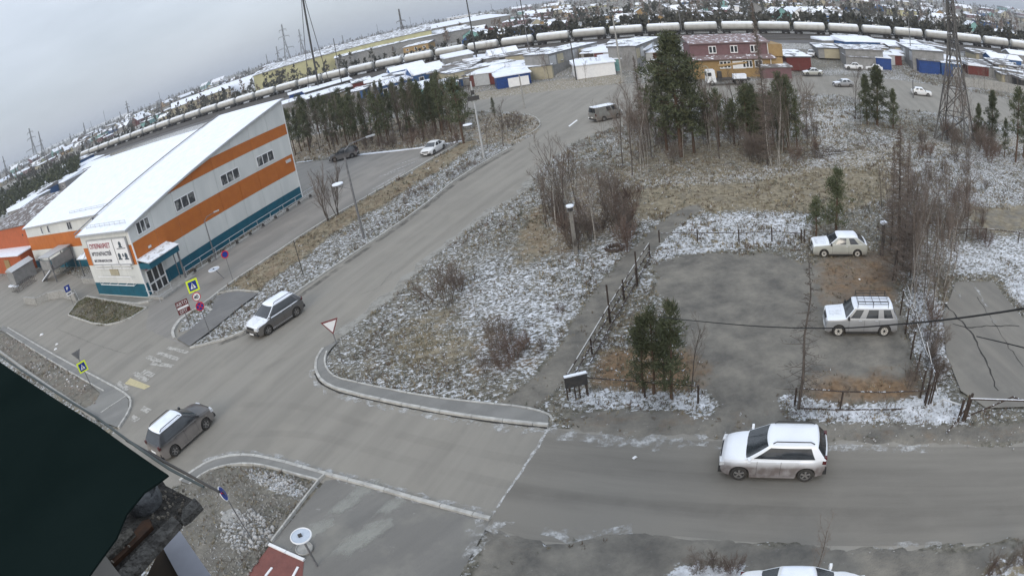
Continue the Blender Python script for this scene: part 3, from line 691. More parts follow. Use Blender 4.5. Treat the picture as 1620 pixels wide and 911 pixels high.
# ================================================================== VEHICLES
def loft(rings, mb, m=0, close=True):
    n = len(rings[0]); o = len(mb.v)
    for r in rings: mb.v.extend([tuple(map(float, p)) for p in r])
    for i in range(len(rings) - 1):
        for j in range(n if close else n - 1):
            j2 = (j + 1) % n
            mb.f.append((o + i * n + j, o + i * n + j2, o + (i + 1) * n + j2, o + (i + 1) * n + j)); mb.m.append(m)
    return o

def wheel_meshes(Rw, wdt, rim_mat, spokes, steel=False):
    t = MB()
    prof = [(.62, -.5), (.70, -.52), (.92, -.5), (.985, -.38), (1, 0), (.985, .38), (.92, .5), (.70, .52), (.62, .5)]
    n = 26
    rings = [[(Rw * r * math.cos(2 * math.pi * j / n), y * wdt, Rw * r * math.sin(2 * math.pi * j / n)) for r, y in prof] for j in range(n + 1)]
    loft(rings, t, close=False)
    tm = t.mesh('tyre', [M_['tyre']], 40)
    r = MB()
    for s in (-1, 1):
        loft([[(Rw * q * math.cos(2 * math.pi * j / n), s * wdt * yy, Rw * q * math.sin(2 * math.pi * j / n)) for q, yy in ((.66, .47), (.60, .50), (.57, .36))] for j in range(n + 1)], r, 0, False)
        r.disc((0, s * wdt * .30, 0), (0, 1, 0), Rw * .58, .02, 20, 1 if not steel else 0)
        r.disc((0, s * wdt * .42, 0), (0, 1, 0), Rw * (.15 if not steel else .22), .03, 10, 0 if not steel else 1)
        for k in range(spokes):
            a = 2 * math.pi * k / spokes + .3
            if steel:
                c = np.array([math.cos(a), 0, math.sin(a)]) * Rw * .42; r.disc(c + [0, s * wdt * .34, 0], (0, 1, 0), Rw * .07, .02, 8, 1)
            else:
                dr = np.array([math.cos(a), 0, math.sin(a)]); pr = np.array([-math.sin(a), 0, math.cos(a)]) * Rw
                y0 = np.array([0, s * wdt * .46, 0]); y1 = np.array([0, s * wdt * .33, 0])
                r.hexa([dr * Rw * .1 - pr * .09 + y1, dr * Rw * .6 - pr * .13 + y1, dr * Rw * .6 + pr * .13 + y1, dr * Rw * .1 + pr * .09 + y1,
                        dr * Rw * .1 - pr * .06 + y0, dr * Rw * .6 - pr * .09 + y0, dr * Rw * .6 + pr * .09 + y0, dr * Rw * .1 + pr * .06 + y0], 0)
    rm = r.mesh('rim', [rim_mat, M_['plastic_black']], 35)
    return tm, rm

def make_car(label, cat, sp, paint, loc, rz, group=None, name='parked_car', rim=None, snow_roof=False, snow_hood=False, detail=True):
    """A car nose along +x: lofted body with wheel arches, glazed cabin, wheels, lamps, mirrors, rails."""
    Lc, W, Hc = sp['L'], sp['W'], sp['H']; wb = sp['wb']; fo = sp['fo']; Rw = sp['R']; cl = sp.get('cl', .2)
    xf = Lc / 2; xw1 = xf - fo; xw2 = xw1 - wb
    root = thing(name, label, cat, loc, rz, group)
    belt = sp['belt']; top = sp['top']        # list of (x from nose, z)
    tx = np.array([xf - a for a, _ in top])[::-1]; tz = np.array([b for _, b in top])[::-1]
    Ra = Rw * sp.get('arch', 1.16)
    xs = sorted(set(np.round(np.concatenate([np.linspace(-xf, xf, 22 if detail else 12), xw1 + Ra * np.cos(np.linspace(0, math.pi, 13)), xw2 + Ra * np.cos(np.linspace(0, math.pi, 13)), [xf - .06, -xf + .06, xf - .2, -xf + .15]]), 3)))
    xs = [x for x in xs if -xf <= x <= xf]
    rings = []
    bx = sp.get('boxy', 0)
    for x in xs:
        e = abs(x) / xf
        hw = W / 2 * (1 - (.22 - .17 * bx) * max(0, (e - .55) / .45) ** 2.6)
        zt = float(np.interp(x, tx, tz)); zb = cl + .05 * max(0, (e - .75) / .25)
        arch = 0
        for xw in (xw1, xw2):
            if abs(x - xw) < Ra: arch = max(arch, Rw + math.sqrt(max(Ra * Ra - (x - xw) ** 2, 0)) * .97)
        if e > .985: hw *= .965; zb += .10; zt -= .07 if zt > 1.2 else .05
        zs = max(zb, arch); zt2 = max(zt, zs + .06)
        sh = zs + (zt2 - zs) * .62
        half = [(0, zb + .03), (hw - .30, zb + .03), (hw - .27, max(zs - .02, zb)), (hw - .02, zs), (hw, zs + (sh - zs) * .35 if zs == zb else zs + .03), (hw * 1.0, sh), (hw * (.982 + .004 * bx), zt2 - .10 + .05 * bx), (hw * (.90 + .06 * bx), zt2 - .022 + .014 * bx), (hw * .60, zt2 + .026), (0, zt2 + .045)]
        rings.append([(x, y, z) for y, z in half] + [(x, -y, z) for y, z in half[-2:0:-1]])
    b = MB(); loft(rings, b)
    b.f.append(tuple(range(len(rings[0])))[::-1]); b.m.append(0)
    o = (len(rings) - 1) * len(rings[0]); b.f.append(tuple(o + i for i in range(len(rings[0])))); b.m.append(0)
    n = len(rings[0]); 
    for i in range(len(b.f)):   # underside faces dark
        f = b.f[i]; zz = [b.v[k] for k in f]
        if max(abs(p[1]) for p in zz) < W / 2 - .25 and np.mean([p[2] for p in zz]) < Rw * 2.0 and np.mean([p[2] for p in zz]) < cl + .15: b.m[i] = 1
        elif len(f) == 4 and any(abs(abs(p[1]) - (W / 2 - .27)) < .06 for p in zz) and np.mean([p[2] for p in zz]) < Rw * 2.3 and max(p[2] for p in zz) < Rw * 2.35: b.m[i] = 1
    body = b.build('body', [paint, M_['plastic_black']], root, 32)
    # cabin hull
    g = sp['cab']  # x of windscreen foot, roof front, roof rear, rear glass foot (from the nose); widths
    X0, X1, X2, X3 = [xf - a for a in g[:4]]; w0, w1 = g[4], g[5]
    NV = 7
    def ring(v, dz=0, out=0.0, shr=0.0):
        z = belt - .03 + (Hc - belt - .03) * v + dz
        f_ = X0 + (X1 - X0) * v ** .92 - shr; r_ = X3 + (X2 - X3) * v ** .92 + shr
        hw = w0 + (w1 - w0) * v ** 1.25 - shr
        P = []
        for y in np.linspace(-1, 1, 9): P.append((f_ + (.09 if not bx else .035) * (1 - y * y) + out, y * (hw - .045), z))
        for t in np.linspace(0, 1, 17): P.append((f_ - .035 + (r_ + .03 - (f_ - .035)) * t, hw + .02 * math.sin(math.pi * t) + out, z))
        for y in np.linspace(1, -1, 7): P.append((r_ - .05 * (1 - y * y) - out, y * (hw - .04), z))
        for t in np.linspace(1, 0, 17): P.append((f_ - .035 + (r_ + .03 - (f_ - .035)) * t, -hw - .02 * math.sin(math.pi * t) - out, z))
        return P
    vs_ = np.linspace(0, 1, NV)
    c = MB(); R_l = [ring(v) for v in vs_] + [ring(1, .028, 0, .05), ring(1, .045, 0, .16), ring(1, .055, 0, .40)]
    loft(R_l, c); o = (len(R_l) - 1) * len(R_l[0]); c.f.append(tuple(o + i for i in range(len(R_l[0])))); c.m.append(0)
    c.build('cabin', [paint], root, 40)
    def patch(nm, j0, j1, v0, v1, mt, out=.008, glue=False):
        P = [ring(v, 0, out) for v in np.linspace(v0, v1, 5)]
        Q = [ring(v, 0, -.02) for v in (v0, v1)]
        m_ = MB(); k = j1 - j0 + 1
        loft([p[j0:j1 + 1] for p in P], m_, close=False)
        a, b_ = P[0][j0:j1 + 1], Q[0][j0:j1 + 1]; loft([b_, a], m_, close=False)
        a, b_ = P[-1][j0:j1 + 1], Q[1][j0:j1 + 1]; loft([a, b_], m_, close=False)
        for jj in (j0, j1):
            o_ = len(m_.v); m_.v += [tuple(P[0][jj]), tuple(Q[0][jj]), tuple(Q[1][jj]), tuple(P[-1][jj])]; m_.f.append((o_, o_ + 1, o_ + 2, o_ + 3)); m_.m.append(0)
        return m_.build(nm, [mt], root, 30)
    GL = M_['glass']
    patch('windscreen', 0, 8, .06, .97, GL)
    o2 = 9 + 17
    patch('rear_window', o2, o2 + 6, sp.get('rwlo', .15), .90, GL)
    wins = sp.get('wins', ((1, 7), (8, 13), (14, 15)))
    for a, b_ in wins:
        patch('side_window', 9 + a, 9 + b_, .11, .90, GL)
        o3 = 9 + 17 + 7
        patch('side_window', o3 + 16 - b_, o3 + 16 - a, .11, .90, GL)
    if snow_roof:
        s = MB(); RR = [ring(1, .004, 0, .02), ring(1, .04, 0, .05), ring(1, .068, 0, .12), ring(1, .085, 0, .40)]
        loft(RR, s); o = 3 * len(RR[0]); s.f.append(tuple(o + i for i in range(len(RR[0])))); s.m.append(0)
        s.build('snow_cover', [SNOW], root, 50)
    if snow_hood:
        s = MB(); hx = [x for x in xs if X0 + .12 < x < xf - .16]; RR = []
        for x in hx:
            zt = float(np.interp(x, tx, tz)); hw = W / 2 * .86 * (1 - .12 * max(0, (abs(x) / xf - .55) / .45) ** 2)
            RR.append([(x, y * hw, zt + .046 - .03 * abs(y) ** 4 + (.004 if abs(y) < .98 else -.03)) for y in np.linspace(-1, 1, 9)])
        loft(RR, s, close=False); s.build('hood_snow', [mat('thin_snow_on_paint', (.72, .75, .80), .6, (.45, .47, .50), 2.5, lo=.5, hi=.75)], root, 60)
    # wheels
    steel = sp.get('steel', False)
    tm, rm = wheel_meshes(Rw, sp.get('tw', .22), rim or M_['rim'], 8 if steel else 5, steel)
    for x in (xw1, xw2):
        for s in (-1, 1):
            wh = put('wheel', tm, root, (x, s * (W / 2 - .125), Rw))
            rmo = put('rim', rm, wh)
    # lamps, grille, bumpers, plates, mirrors, handles
    hz = float(np.interp(xf - .15, tx, tz)) - .14
    for s in (-1, 1):
        MB().box((xf - .10, s * (W / 2 - .27), hz), (.20, .34, .17), s * .16, 0, (.9, .92)).build('headlight', [M_['lamp']], root)
        rz_ = sp.get('tail', .95)
        MB().box((-xf + .13, s * (W / 2 - .19), rz_), (.17, .16, sp.get('tailh', .26)), 0, 0, (.9, .9)).build('tail_light', [M_['red']], root)
        MB().box((X0 - .18, s * (W / 2 + .085), belt + .06), (.12, .17, .14), 0, 0, (.8, .8)).box((X0 - .18, s * (W / 2 - .02), belt + .01), (.06, .12, .04)).build('wing_mirror', [paint if not bx else M_['plastic_black']], root)
        if detail:
            for hxp in sp.get('handles', ()):
                MB().box((xf - hxp, s * (W / 2 + .012), belt - .13), (.17, .03, .035)).build('door_handle', [paint], root)
            if detail:
                for dxp in sp.get('doors', ()):
                    MB().box((xf - dxp, s * (W / 2 - .006), (belt + cl) / 2 + .02), (.012, .018, belt - cl - .2)).build('door_gap', [M_['plastic_black']], root)
                MB().box((xw1 - wb / 2, s * (W / 2 - .035), cl + .035), (wb - Ra * 2 - .04, .09, .10)).build('sill', [M_['plastic_black'] if not sp.get('sillpaint') else paint], root)
    MB().box((xf - .045, 0, hz - .02), (.10, W * .50, .15), 0, 0, (.9, .96)).build('grille', [M_['plastic_black']], root)
    MB().box((xf - .05, 0, cl + .16), (.16, W * .84, .16), 0, 0, (.92, .97)).build('front_bumper', [M_[sp.get('bump', 'plastic_black')]], root)
    MB().box((-xf + .05, 0, cl + .18), (.16, W * .86, .17), 0, 0, (.92, .97)).build('rear_bumper', [M_[sp.get('bump', 'plastic_black')]], root)
    MB().box((-xf - .015, 0, cl + .42), (.02, .5, .12)).build('number_plate', [M_['white']], root)
    MB().box((xf + .035, 0, cl + .14), (.02, .5, .11)).build('number_plate', [M_['white']], root)
    if sp.get('rails'):
        for s in (-1, 1):
            y = s * (w1 - .08)
            MB().tube([(X1 - .15, y, Hc + .01), (X1 - .28, y, Hc + .10), (X2 + .28, y, Hc + .10), (X2 + .12, y, Hc + .01)], .022, 6).build('roof_rail', [M_['plastic_black'] if sp['rails'] == 1 else M_['whitemetal']], root, 60)
    return root

def by_wheels(F, Rr, W, side, R_h=0.0):
    """Place by the two near-side wheel contacts; side=+1 when the car's own left faces the camera."""
    f, r = G(*F)[:2], G(*Rr)[:2]
    d = (f - r) / np.linalg.norm(f - r); left = np.array([-d[1], d[0]])
    c = (f + r) / 2 - left * side * (W / 2 - .12)
    return c, math.atan2(d[1], d[0])

def place(label, cat, sp, paint, F, Rr, side, **k):
    c, rz = by_wheels(F, Rr, sp['W'], side)
    xw_mid = (sp['L'] / 2 - sp['fo'] - sp['wb'] / 2)
    c = c - np.array([math.cos(rz), math.sin(rz)]) * xw_mid
    return make_car(label, cat, sp, paint, (c[0], c[1], float(terr(*c)) + .005), rz, **k)

SUV = dict(L=4.34, W=1.86, H=1.66, wb=2.68, fo=.83, R=.345, cl=.24, belt=1.10, arch=1.17, top=[(0, .70), (.08, .90), (.25, .985), (.8, 1.06), (1.25, 1.10), (4.0, 1.14), (4.20, 1.08), (4.34, .85)],
           cab=(1.0, 1.90, 3.82, 4.27, .865, .68), wins=((1, 6), (6, 11), (11, 14)), rails=1, handles=(2.35, 3.25), doors=(1.5, 2.45), tail=1.02, tailh=.34, sillpaint=True, bump='plastic_black')
OFFR = dict(L=4.22, W=1.70, H=1.62, wb=2.72, fo=.74, R=.355, cl=.26, belt=1.08, arch=1.13, boxy=1, top=[(0, .80), (.03, .94), (.12, .98), (.9, 1.03), (1.1, 1.07), (4.1, 1.09), (4.22, .98)],
            cab=(1.08, 1.56, 3.86, 4.14, .80, .655), wins=((1, 4), (6, 10), (12, 15)), handles=(1.95, 2.9), doors=(1.3, 2.2, 3.1), steel=True, tail=.86, bump='whitemetal', rwlo=.3)
HATCH = dict(L=4.02, W=1.64, H=1.38, wb=2.46, fo=.80, R=.285, cl=.17, belt=.90, arch=1.2, boxy=1, top=[(0, .60), (.05, .74), (.15, .80), (1.0, .88), (1.2, .91), (3.5, .94), (3.9, .90), (4.02, .78)],
             cab=(1.12, 1.80, 3.22, 3.98, .77, .58), wins=((2, 7), (9, 13)), handles=(2.45,), doors=(1.4, 2.6), steel=True, tail=.75, tailh=.16, bump='plastic_black', rwlo=.2)
CROSS = dict(L=4.44, W=1.86, H=1.62, wb=2.64, fo=.88, R=.34, cl=.20, belt=1.06, arch=1.15, top=[(0, .66), (.10, .84), (.3, .94), (.8, 1.02), (1.2, 1.06), (4.1, 1.12), (4.32, 1.04), (4.44, .8)],
             cab=(1.05, 1.92, 3.85, 4.32, .87, .68), wins=((1, 6), (6, 11), (11, 14)), rails=1, handles=(2.3, 3.2), doors=(1.5, 2.45), tail=.98, tailh=.2, sillpaint=True)
SEDAN = dict(L=4.4, W=1.74, H=1.46, wb=2.6, fo=.85, R=.31, cl=.17, belt=.93, arch=1.16, top=[(0, .58), (.1, .74), (.3, .82), (1.1, .92), (1.3, .94), (3.6, .97), (4.2, .98), (4.4, .85)],
             cab=(1.15, 1.95, 3.05, 3.75, .79, .60), wins=((1, 7), (8, 14)), handles=(2.3, 3.1), tail=.8, tailh=.18, sillpaint=True)

dirtc = (.155, .138, .125)
white_paint = mat('white_car_paint', (.80, .82, .85), .3, (.76, .78, .82), 1, spec=.5, dirt=((.15, .128, .122), 1.05), coat=.3)
silver_paint = mat('silver_car_paint', (.33, .335, .345), .4, (.29, .295, .305), 2, metal=.3, dirt=(dirtc, .6), coat=.3)
silver_snowy = mat('silver_paint_under_snow', (.33, .335, .345), .4, (.29, .295, .305), 2, metal=.3, dirt=(dirtc, .55), snow=.85, snow_scale=2)
cream_paint = mat('faded_cream_paint', (.40, .405, .365), .5, (.34, .345, .315), 2, snow=.85, snow_scale=2, dirt=(dirtc, .5))
grey_paint = mat('dark_grey_car_paint', (.12, .122, .125), .3, (.10, .102, .105), 2, metal=.3, snow=.74, snow_scale=2, dirt=((.13, .12, .11), .95), coat=.5)
black_paint = mat('black_car_paint', (.022, .023, .026), .25, (.03, .03, .032), 2, dirt=((.20, .18, .165), 1.1), coat=.6)
plain_white = mat('plain_white_paint', (.72, .73, .74), .4, (.66, .67, .68), 2, dirt=((.3, .28, .26), .5))

place('white muddy-sided suv with black roof rails driving along the near road', 'suv', SUV, white_paint, (1167, 757), (1273, 760), 1, name='driving_car')
cab = place('silver boxy off-roader with a wire roof rack parked in the dirt lot', 'off-roader', OFFR, silver_snowy, (1325, 532), (1398, 532), 1, rim=M_['rimwhite'], snow_hood=True, snow_roof=True)
rk = MB()
for y in (-.6, -.3, 0, .3, .6): rk.tube([(-1.45, y, 1.80), (.35, y, 1.80)], .014, 4)
for x in (-1.45, -1.0, -.55, -.1, .35): rk.tube([(x, -.62, 1.80), (x, .62, 1.80)], .014, 4)
for z in (1.80, 1.94): rk.tube([(-1.45, -.62, z), (.35, -.62, z), (.35, .62, z), (-1.45, .62, z), (-1.45, -.62, z)], .018, 4)
for x in (-1.45, -.55, .35):
    for y in (-.62, .62): rk.tube([(x, y, 1.58), (x, y, 1.94)], .016, 4)
rk.build('roof_rack', [M_['plastic_black']], cab)
place('faded cream three-door hatchback under snow parked by the back fence', 'hatchback', HATCH, cream_paint, (1302, 407), (1357, 407), 1, rim=M_['rimwhite'], snow_roof=True, snow_hood=True)
place('dark grey crossover with snowy roof and bonnet driving down the main road', 'crossover', CROSS, grey_paint, (428, 528), (469, 501), 1, name='driving_car', snow_roof=True, snow_hood=True)
place('black muddy crossover with snow on its roof beside the near roof edge', 'crossover', CROSS, black_paint, (328, 678), (280, 720), -1, name='driving_car', snow_roof=True)
place('white sedan parked in the lot behind the striped building', 'sedan', SEDAN, plain_white, (687, 245), (702, 236), 1, detail=False)
place('black suv parked by the snowy kerb near the striped building', 'suv', SUV, black_paint, (534, 256), (555, 251), 1, detail=False)
MINI = dict(SUV); MINI.update(L=4.5, H=2.05, belt=1.25, wb=2.3, fo=.9, cab=(.55, 1.0, 4.3, 4.45, .86, .78), top=[(0, .8), (.1, 1.05), (.5, 1.2), (.8, 1.27), (4.4, 1.28), (4.5, 1.2)], wins=((1, 4), (5, 8)), rails=0)
place('grey boxy van with a snowy white roof turning at the far junction', 'van', MINI, mat('dull_grey_van_paint', (.20, .20, .19), .6, (.15, .15, .14), 3, dirt=(dirtc, .9)), (980, 187), (953, 193), -1, name='driving_car', snow_roof=True, detail=False)
FAR = [('beige sedan crossing the far yard behind the bare trees', 'sedan', SEDAN, cream_paint, (1275, 119), (1297, 119), 1),
       ('grey hatchback with a snowy roof on the far road left of the pines', 'hatchback', HATCH, silver_snowy, (1321, 137), (1348, 137), 1),
       ('small white hatchback driving on the far road right of the pines', 'hatchback', HATCH, plain_white, (1467, 152), (1449, 150), -1),
       ('snow-covered sedan parked before the flat grey garages', 'sedan', SEDAN, plain_white, (1342, 109), (1360, 110), 1),
       ('snow-covered hatchback half hidden behind the pine tops', 'hatchback', HATCH, plain_white, (1375, 111), (1392, 113), 1),
       ('white sedan facing the camera beside the dark red garage', 'sedan', SEDAN, plain_white, (1284, 94), (1284, 84), 1),
       ('grey suv parked beyond the dark red garage', 'suv', SUV, silver_paint, (1303, 94), (1302, 83), 1),
       ('white hatchback parked by the end of the garage row next to the big pine', 'hatchback', HATCH, plain_white, (1027, 106), (1042, 103), 1)]
for lb, ct, s_, p_, F, Rr, sd_ in FAR:
    c = G(*((np.array(F) + Rr) / 2)); f, r = G(*F), G(*Rr); d = f - r
    make_car(lb, ct, s_, p_, (c[0], c[1], c[2] + .01), math.atan2(d[1], d[0]), detail=False, snow_roof=(p_ is not cream_paint))
# the car at the bottom edge
c0, c1 = G(1215, 912, 1.45), G(1345, 912, 1.45); d = c1 - c0; d /= np.linalg.norm(d)
cc = (c0 + c1) / 2 + np.array([d[1], -d[0], 0]) * .10
make_car('white car roof under snow at the bottom edge of the view', 'car', dict(SEDAN, H=1.5), plain_white, (cc[0] - .1, cc[1], 0.0), math.atan2(d[1], d[0]), snow_roof=True)
# far truck with a crane
tk = thing('crane_truck', 'white truck with a yellow crane boom parked before the two-storey house', 'truck', G(1150, 134) + [0, 0, .01], R(168))
MB().box((2.9, 0, 1.7), (1.7, 2.3, 2.2), 0, 0, (.85, .92)).build('cab', [plain_white], tk)
MB().box((3.72, 0, 2.1), (.06, 1.9, .7)).box((3.2, 1.16, 2.1), (.7, .05, .6)).build('cab_window', [M_['glass']], tk)
MB().box((-1.2, 0, 1.0), (6.2, 2.3, .25)).build('bed', [M_['dark']], tk)
MB().box((1.2, 0, 1.7), (.7, 1.2, 1.5)).build('crane_column', [M_['dark']], tk)
MB().tube([(1.2, 0, 3.4), (-4.2, 0, 3.9)], [.30, .18], 6).build('crane_boom', [M_['ochre']], tk)
MB().box((-2.4, .4, 1.5), (2.4, 1.4, .8)).build('load', [SNOW], tk)
tm, rm = wheel_meshes(.48, .3, M_['rim'], 5)
for x in (2.9, -1.8, -3.2):
    for s in (-1, 1): wh = put('wheel', tm, tk, (x, s * 1.0, .48)); put('rim', rm, wh)

# ================================================================== BUILDINGS
A0 = np.array([-33.4, 48.1]); B0 = np.array([-22.5, 71.2]); BL_ = float(np.linalg.norm(B0 - A0))
bd = (B0 - A0) / BL_; BRZ = math.atan2(bd[1], bd[0])
# local frame of the striped building: +x along its long wall away from the front corner, +y to the back left
def to_local(p): d = np.asarray(p[:2]) - A0; return float(d @ bd), float(d @ np.array([-bd[1], bd[0]]))
sb = thing('striped_building', 'long grey supermarket with orange and teal bands and snowy sloping roofs', 'building', (A0[0], A0[1], 0), BRZ)
LEN, WID = BL_, 11.5
def zr(x): return 7.0 + (12.2 - 7.0) * x / LEN
def wall_poly(mb, x0, x1, za0, za1, zb0, zb1, y, th, m=0):   # wall piece lying along x at y, from za to zb
    s = 1 if th > 0 else -1
    mb.hexa([(x0, y, za0), (x1, y, za1), (x1, y + th, za1), (x0, y + th, za0), (x0, y, zb0), (x1, y, zb1), (x1, y + th, zb1), (x0, y + th, zb0)], m)
w_ = MB()
w_.add([(0, 0, 0), (LEN, 0, 0), (LEN, WID, 0), (0, WID, 0), (0, 0, 7.0), (LEN, 0, 12.2), (LEN, WID, 12.2), (0, WID, 7.0)], [(0, 1, 5, 4), (1, 2, 6, 5), (2, 3, 7, 6), (3, 0, 4, 7), (4, 5, 6, 7)])
w_.build('wall', [M_['grey_panel']], sb)
# panel cladding of the long wall, 1.2 m sheets with joints, colour bands
zT, zO1, zO2, zG, zO3, zO4 = 1.25, 3.2, 5.0, 7.7, 8.7, 0
px_ = 1.0
def band(x0, x1, za, zb, mt, nm, y=-.035, step=3.2):
    n = max(1, int(round((x1 - x0) / step)))
    for i in range(n):
        a = x0 + (x1 - x0) * i / n + .015; b = x0 + (x1 - x0) * (i + 1) / n - .015
        lo0, lo1 = za(a) if callable(za) else za, za(b) if callable(za) else za
        hi0, hi1 = zb(a) if callable(zb) else zb, zb(b) if callable(zb) else zb
        hi0, hi1 = min(hi0, zr(a) - .12), min(hi1, zr(b) - .12)
        if hi1 <= lo1 + .05: continue
        if hi0 < lo0 + .05:
            t = (lo1 - hi1) / ((hi0 - hi1) - (lo0 - lo1) + 1e-9); t = min(max((hi1 - lo1) / ((hi1 - lo1) - (hi0 - lo0)), 0), 1); a = b - (b - a) * t; hi0 = lo0 + .01
        m_ = MB(); wall_poly(m_, a, b, lo0, lo1, hi0, hi1, 0, y); m_.build(nm, [mt], sb)
band(0, LEN, .1, 1.45, M_['teal'], 'cladding_panel')
band(0, LEN, 1.47, 3.45, M_['grey_panel'], 'cladding_panel')
band(0, LEN, 3.47, 5.55, M_['orange'], 'cladding_panel')
band(0, LEN, 5.57, 8.05, M_['grey_panel'], 'cladding_panel')
band(0, LEN, 8.07, 9.35, M_['orange'], 'cladding_panel')
band(0, LEN, 9.37, 12.1, M_['grey_panel'], 'cladding_panel')
# front wall
def bandf(y0, y1, za, zb, mt, step=2.9, x=-.035):
    n = max(1, int(round((y1 - y0) / step)))
    for i in range(n):
        a = y0 + (y1 - y0) * i / n + .015; b = y0 + (y1 - y0) * (i + 1) / n - .015
        MB().box((x / 2 , (a + b) / 2, (za + zb) / 2), (abs(x), b - a, zb - za)).build('cladding_panel', [mt], sb)
bandf(0, WID, .1, 1.45, M_['teal']); bandf(0, WID, 1.47, 3.45, M_['grey_panel']); bandf(0, WID, 3.47, 5.45, M_['orange']); bandf(0, WID, 5.47, 6.95, M_['grey_panel'])
# roofs: slab with a fascia, snow sheet on top
rf = MB(); rf.hexa([(-.5, -.35, 6.9), (LEN + .3, -.35, 12.25), (LEN + .3, WID + .3, 12.25), (-.5, WID + .3, 6.9), (-.5, -.35, 7.08), (LEN + .3, -.35, 12.43), (LEN + .3, WID + .3, 12.43), (-.5, WID + .3, 7.08)])
roof1 = rf.build('roof', [M_['whitemetal']], sb)
def snow_sheet(x0, x1, y0, y1, z0, z1, par, nx=24, ny=14, th=.09):
    m_ = MB(); vs = []
    for i in range(nx + 1):
        for j in range(ny + 1):
            x = x0 + (x1 - x0) * i / nx; y = y0 + (y1 - y0) * j / ny; e = min(i, nx - i, j, ny - j)
            vs.append((x + rnd.uniform(-.03, .03) * (e == 0), y + rnd.uniform(-.03, .03) * (e == 0), z0 + (z1 - z0) * i / nx + (th + rnd.uniform(-.012, .012) if e else 0.0)))
    fs = [(i * (ny + 1) + j, (i + 1) * (ny + 1) + j, (i + 1) * (ny + 1) + j + 1, i * (ny + 1) + j + 1) for i in range(nx) for j in range(ny)]
    return m_.add(vs, fs).build('snow_cover', [SNOW], par, 70)
snow_sheet(-.42, LEN + .2, -.22, WID + .2, 7.10, 12.43, roof1)
# second hall behind, set back
X2, Y2a, Y2b, Z2a, Z2b = 7.0, WID + .02, 48.0, 7.0, 11.2
w2 = MB(); w2.add([(X2, Y2a, 0), (LEN, Y2a, 0), (LEN, Y2b, 0), (X2, Y2b, 0), (X2, Y2a, Z2a), (LEN, Y2a, Z2b), (LEN, Y2b, Z2b), (X2, Y2b, Z2a)], [(0, 1, 5, 4), (1, 2, 6, 5), (2, 3, 7, 6), (3, 0, 4, 7), (4, 5, 6, 7)])
w2.build('wall', [M_['grey_panel']], sb)
rf = MB(); rf.hexa([(X2 - .5, Y2a + .35, Z2a - .1), (LEN + .3, Y2a + .35, Z2b), (LEN + .3, Y2b + .3, Z2b), (X2 - .5, Y2b + .3, Z2a - .1), (X2 - .5, Y2a + .35, Z2a + .08), (LEN + .3, Y2a + .35, Z2b + .18), (LEN + .3, Y2b + .3, Z2b + .18), (X2 - .5, Y2b + .3, Z2a + .08)])
MB().hexa([(-.5, WID + .05, 7.3), (LEN + .3, WID + .05, 12.55), (LEN + .3, WID + .38, 12.55), (-.5, WID + .38, 7.3), (-.5, WID + .05, 7.36), (LEN + .3, WID + .05, 12.61), (LEN + .3, WID + .38, 12.61), (-.5, WID + .38, 7.36)]).build('roof_flashing', [M_['pole']], sb)
roof2 = rf.build('roof', [M_['whitemetal']], sb); snow_sheet(X2 - .42, LEN + .2, Y2a + .42, Y2b + .2, Z2a + .1, Z2b + .19, roof2)
def box2(y0, y1, z0, z1, mt, x=X2, t=.06, nm='cladding_panel', step=3.0):
    n = max(1, int(round((y1 - y0) / step)))
    for i in range(n):
        a = y0 + (y1 - y0) * i / n + .015; b = y0 + (y1 - y0) * (i + 1) / n - .015
        MB().box((x - t / 2, (a + b) / 2, (z0 + z1) / 2), (t, b - a, z1 - z0)).build(nm, [mt], sb)
box2(Y2a, Y2b, .1, 1.3, M_['teal']); box2(Y2a, Y2b, 1.32, 3.1, M_['grey_panel']); box2(Y2a, Y2b, 3.12, 5.3, M_['orange']); box2(Y2a, Y2b, 5.32, 6.9, M_['grey_panel'])
def win_long(x, z, wd, hg, panes):   # window in the long wall
    f = MB()
    for zz in (z, z + hg): f.box((x, -.06, zz), (wd, .09, .09))
    for k in range(panes + 1): f.box((x - wd / 2 + wd * k / panes, -.058, z + hg / 2), (.09, .084, hg - .09))
    o = f.build('window', [M_['white']], sb)
    for k in range(panes): MB().box((x - wd / 2 + wd * (k + .5) / panes, -.045, z + hg / 2), (wd / panes - .1, .02, hg - .1)).build('pane', [M_['pane']], o)
for x, wd in ((1.9, 1.7), (7.9, 2.9), (14.9, 2.9), (20.9, 2.9)): win_long(x, 5.95, wd, 1.15, 3)
def win_front(x, y, z, wd, hg, panes=2, par=None, fr='white'):
    f = MB()
    for zz in (z, z + hg): f.box((x - .05, y, zz), (.09, wd, .08))
    for k in range(panes + 1): f.box((x - .048, y - wd / 2 + wd * k / panes, z + hg / 2), (.084, .08, hg - .08))
    o = f.build('window', [M_[fr]], par or sb)
    for k in range(panes): MB().box((x - .045, y - wd / 2 + wd * (k + .5) / panes, z + hg / 2), (.02, wd / panes - .09, hg - .09)).build('pane', [M_['glass']], o)
for y, wd in ((13.6, 1.1), (17.2, 1.1), (20.0, 1.1), (28.5, 1.6), (37, .8), (40, .6)): win_front(X2 - .06, y, 5.6, wd, 1.1, 1 if wd < 1.5 else 2)
win_front(X2 - .06, 24.3, 2.1, 1.3, 1.3, 1)
for y in (24.1, 24.9): MB().box((X2 - .09, y, 4.3), (.05, .55, .6)).build('number_board', [M_['white']], sb)
# lamp boxes on the orange band
for (x, z) in ((1.9, 4.4), (LEN - 1.0, 5.0)): MB().box((x, -.12, z), (.35 if x < 5 else .8, .16, .22 if x < 5 else .35)).build('wall_lamp', [M_['lamp']], sb)
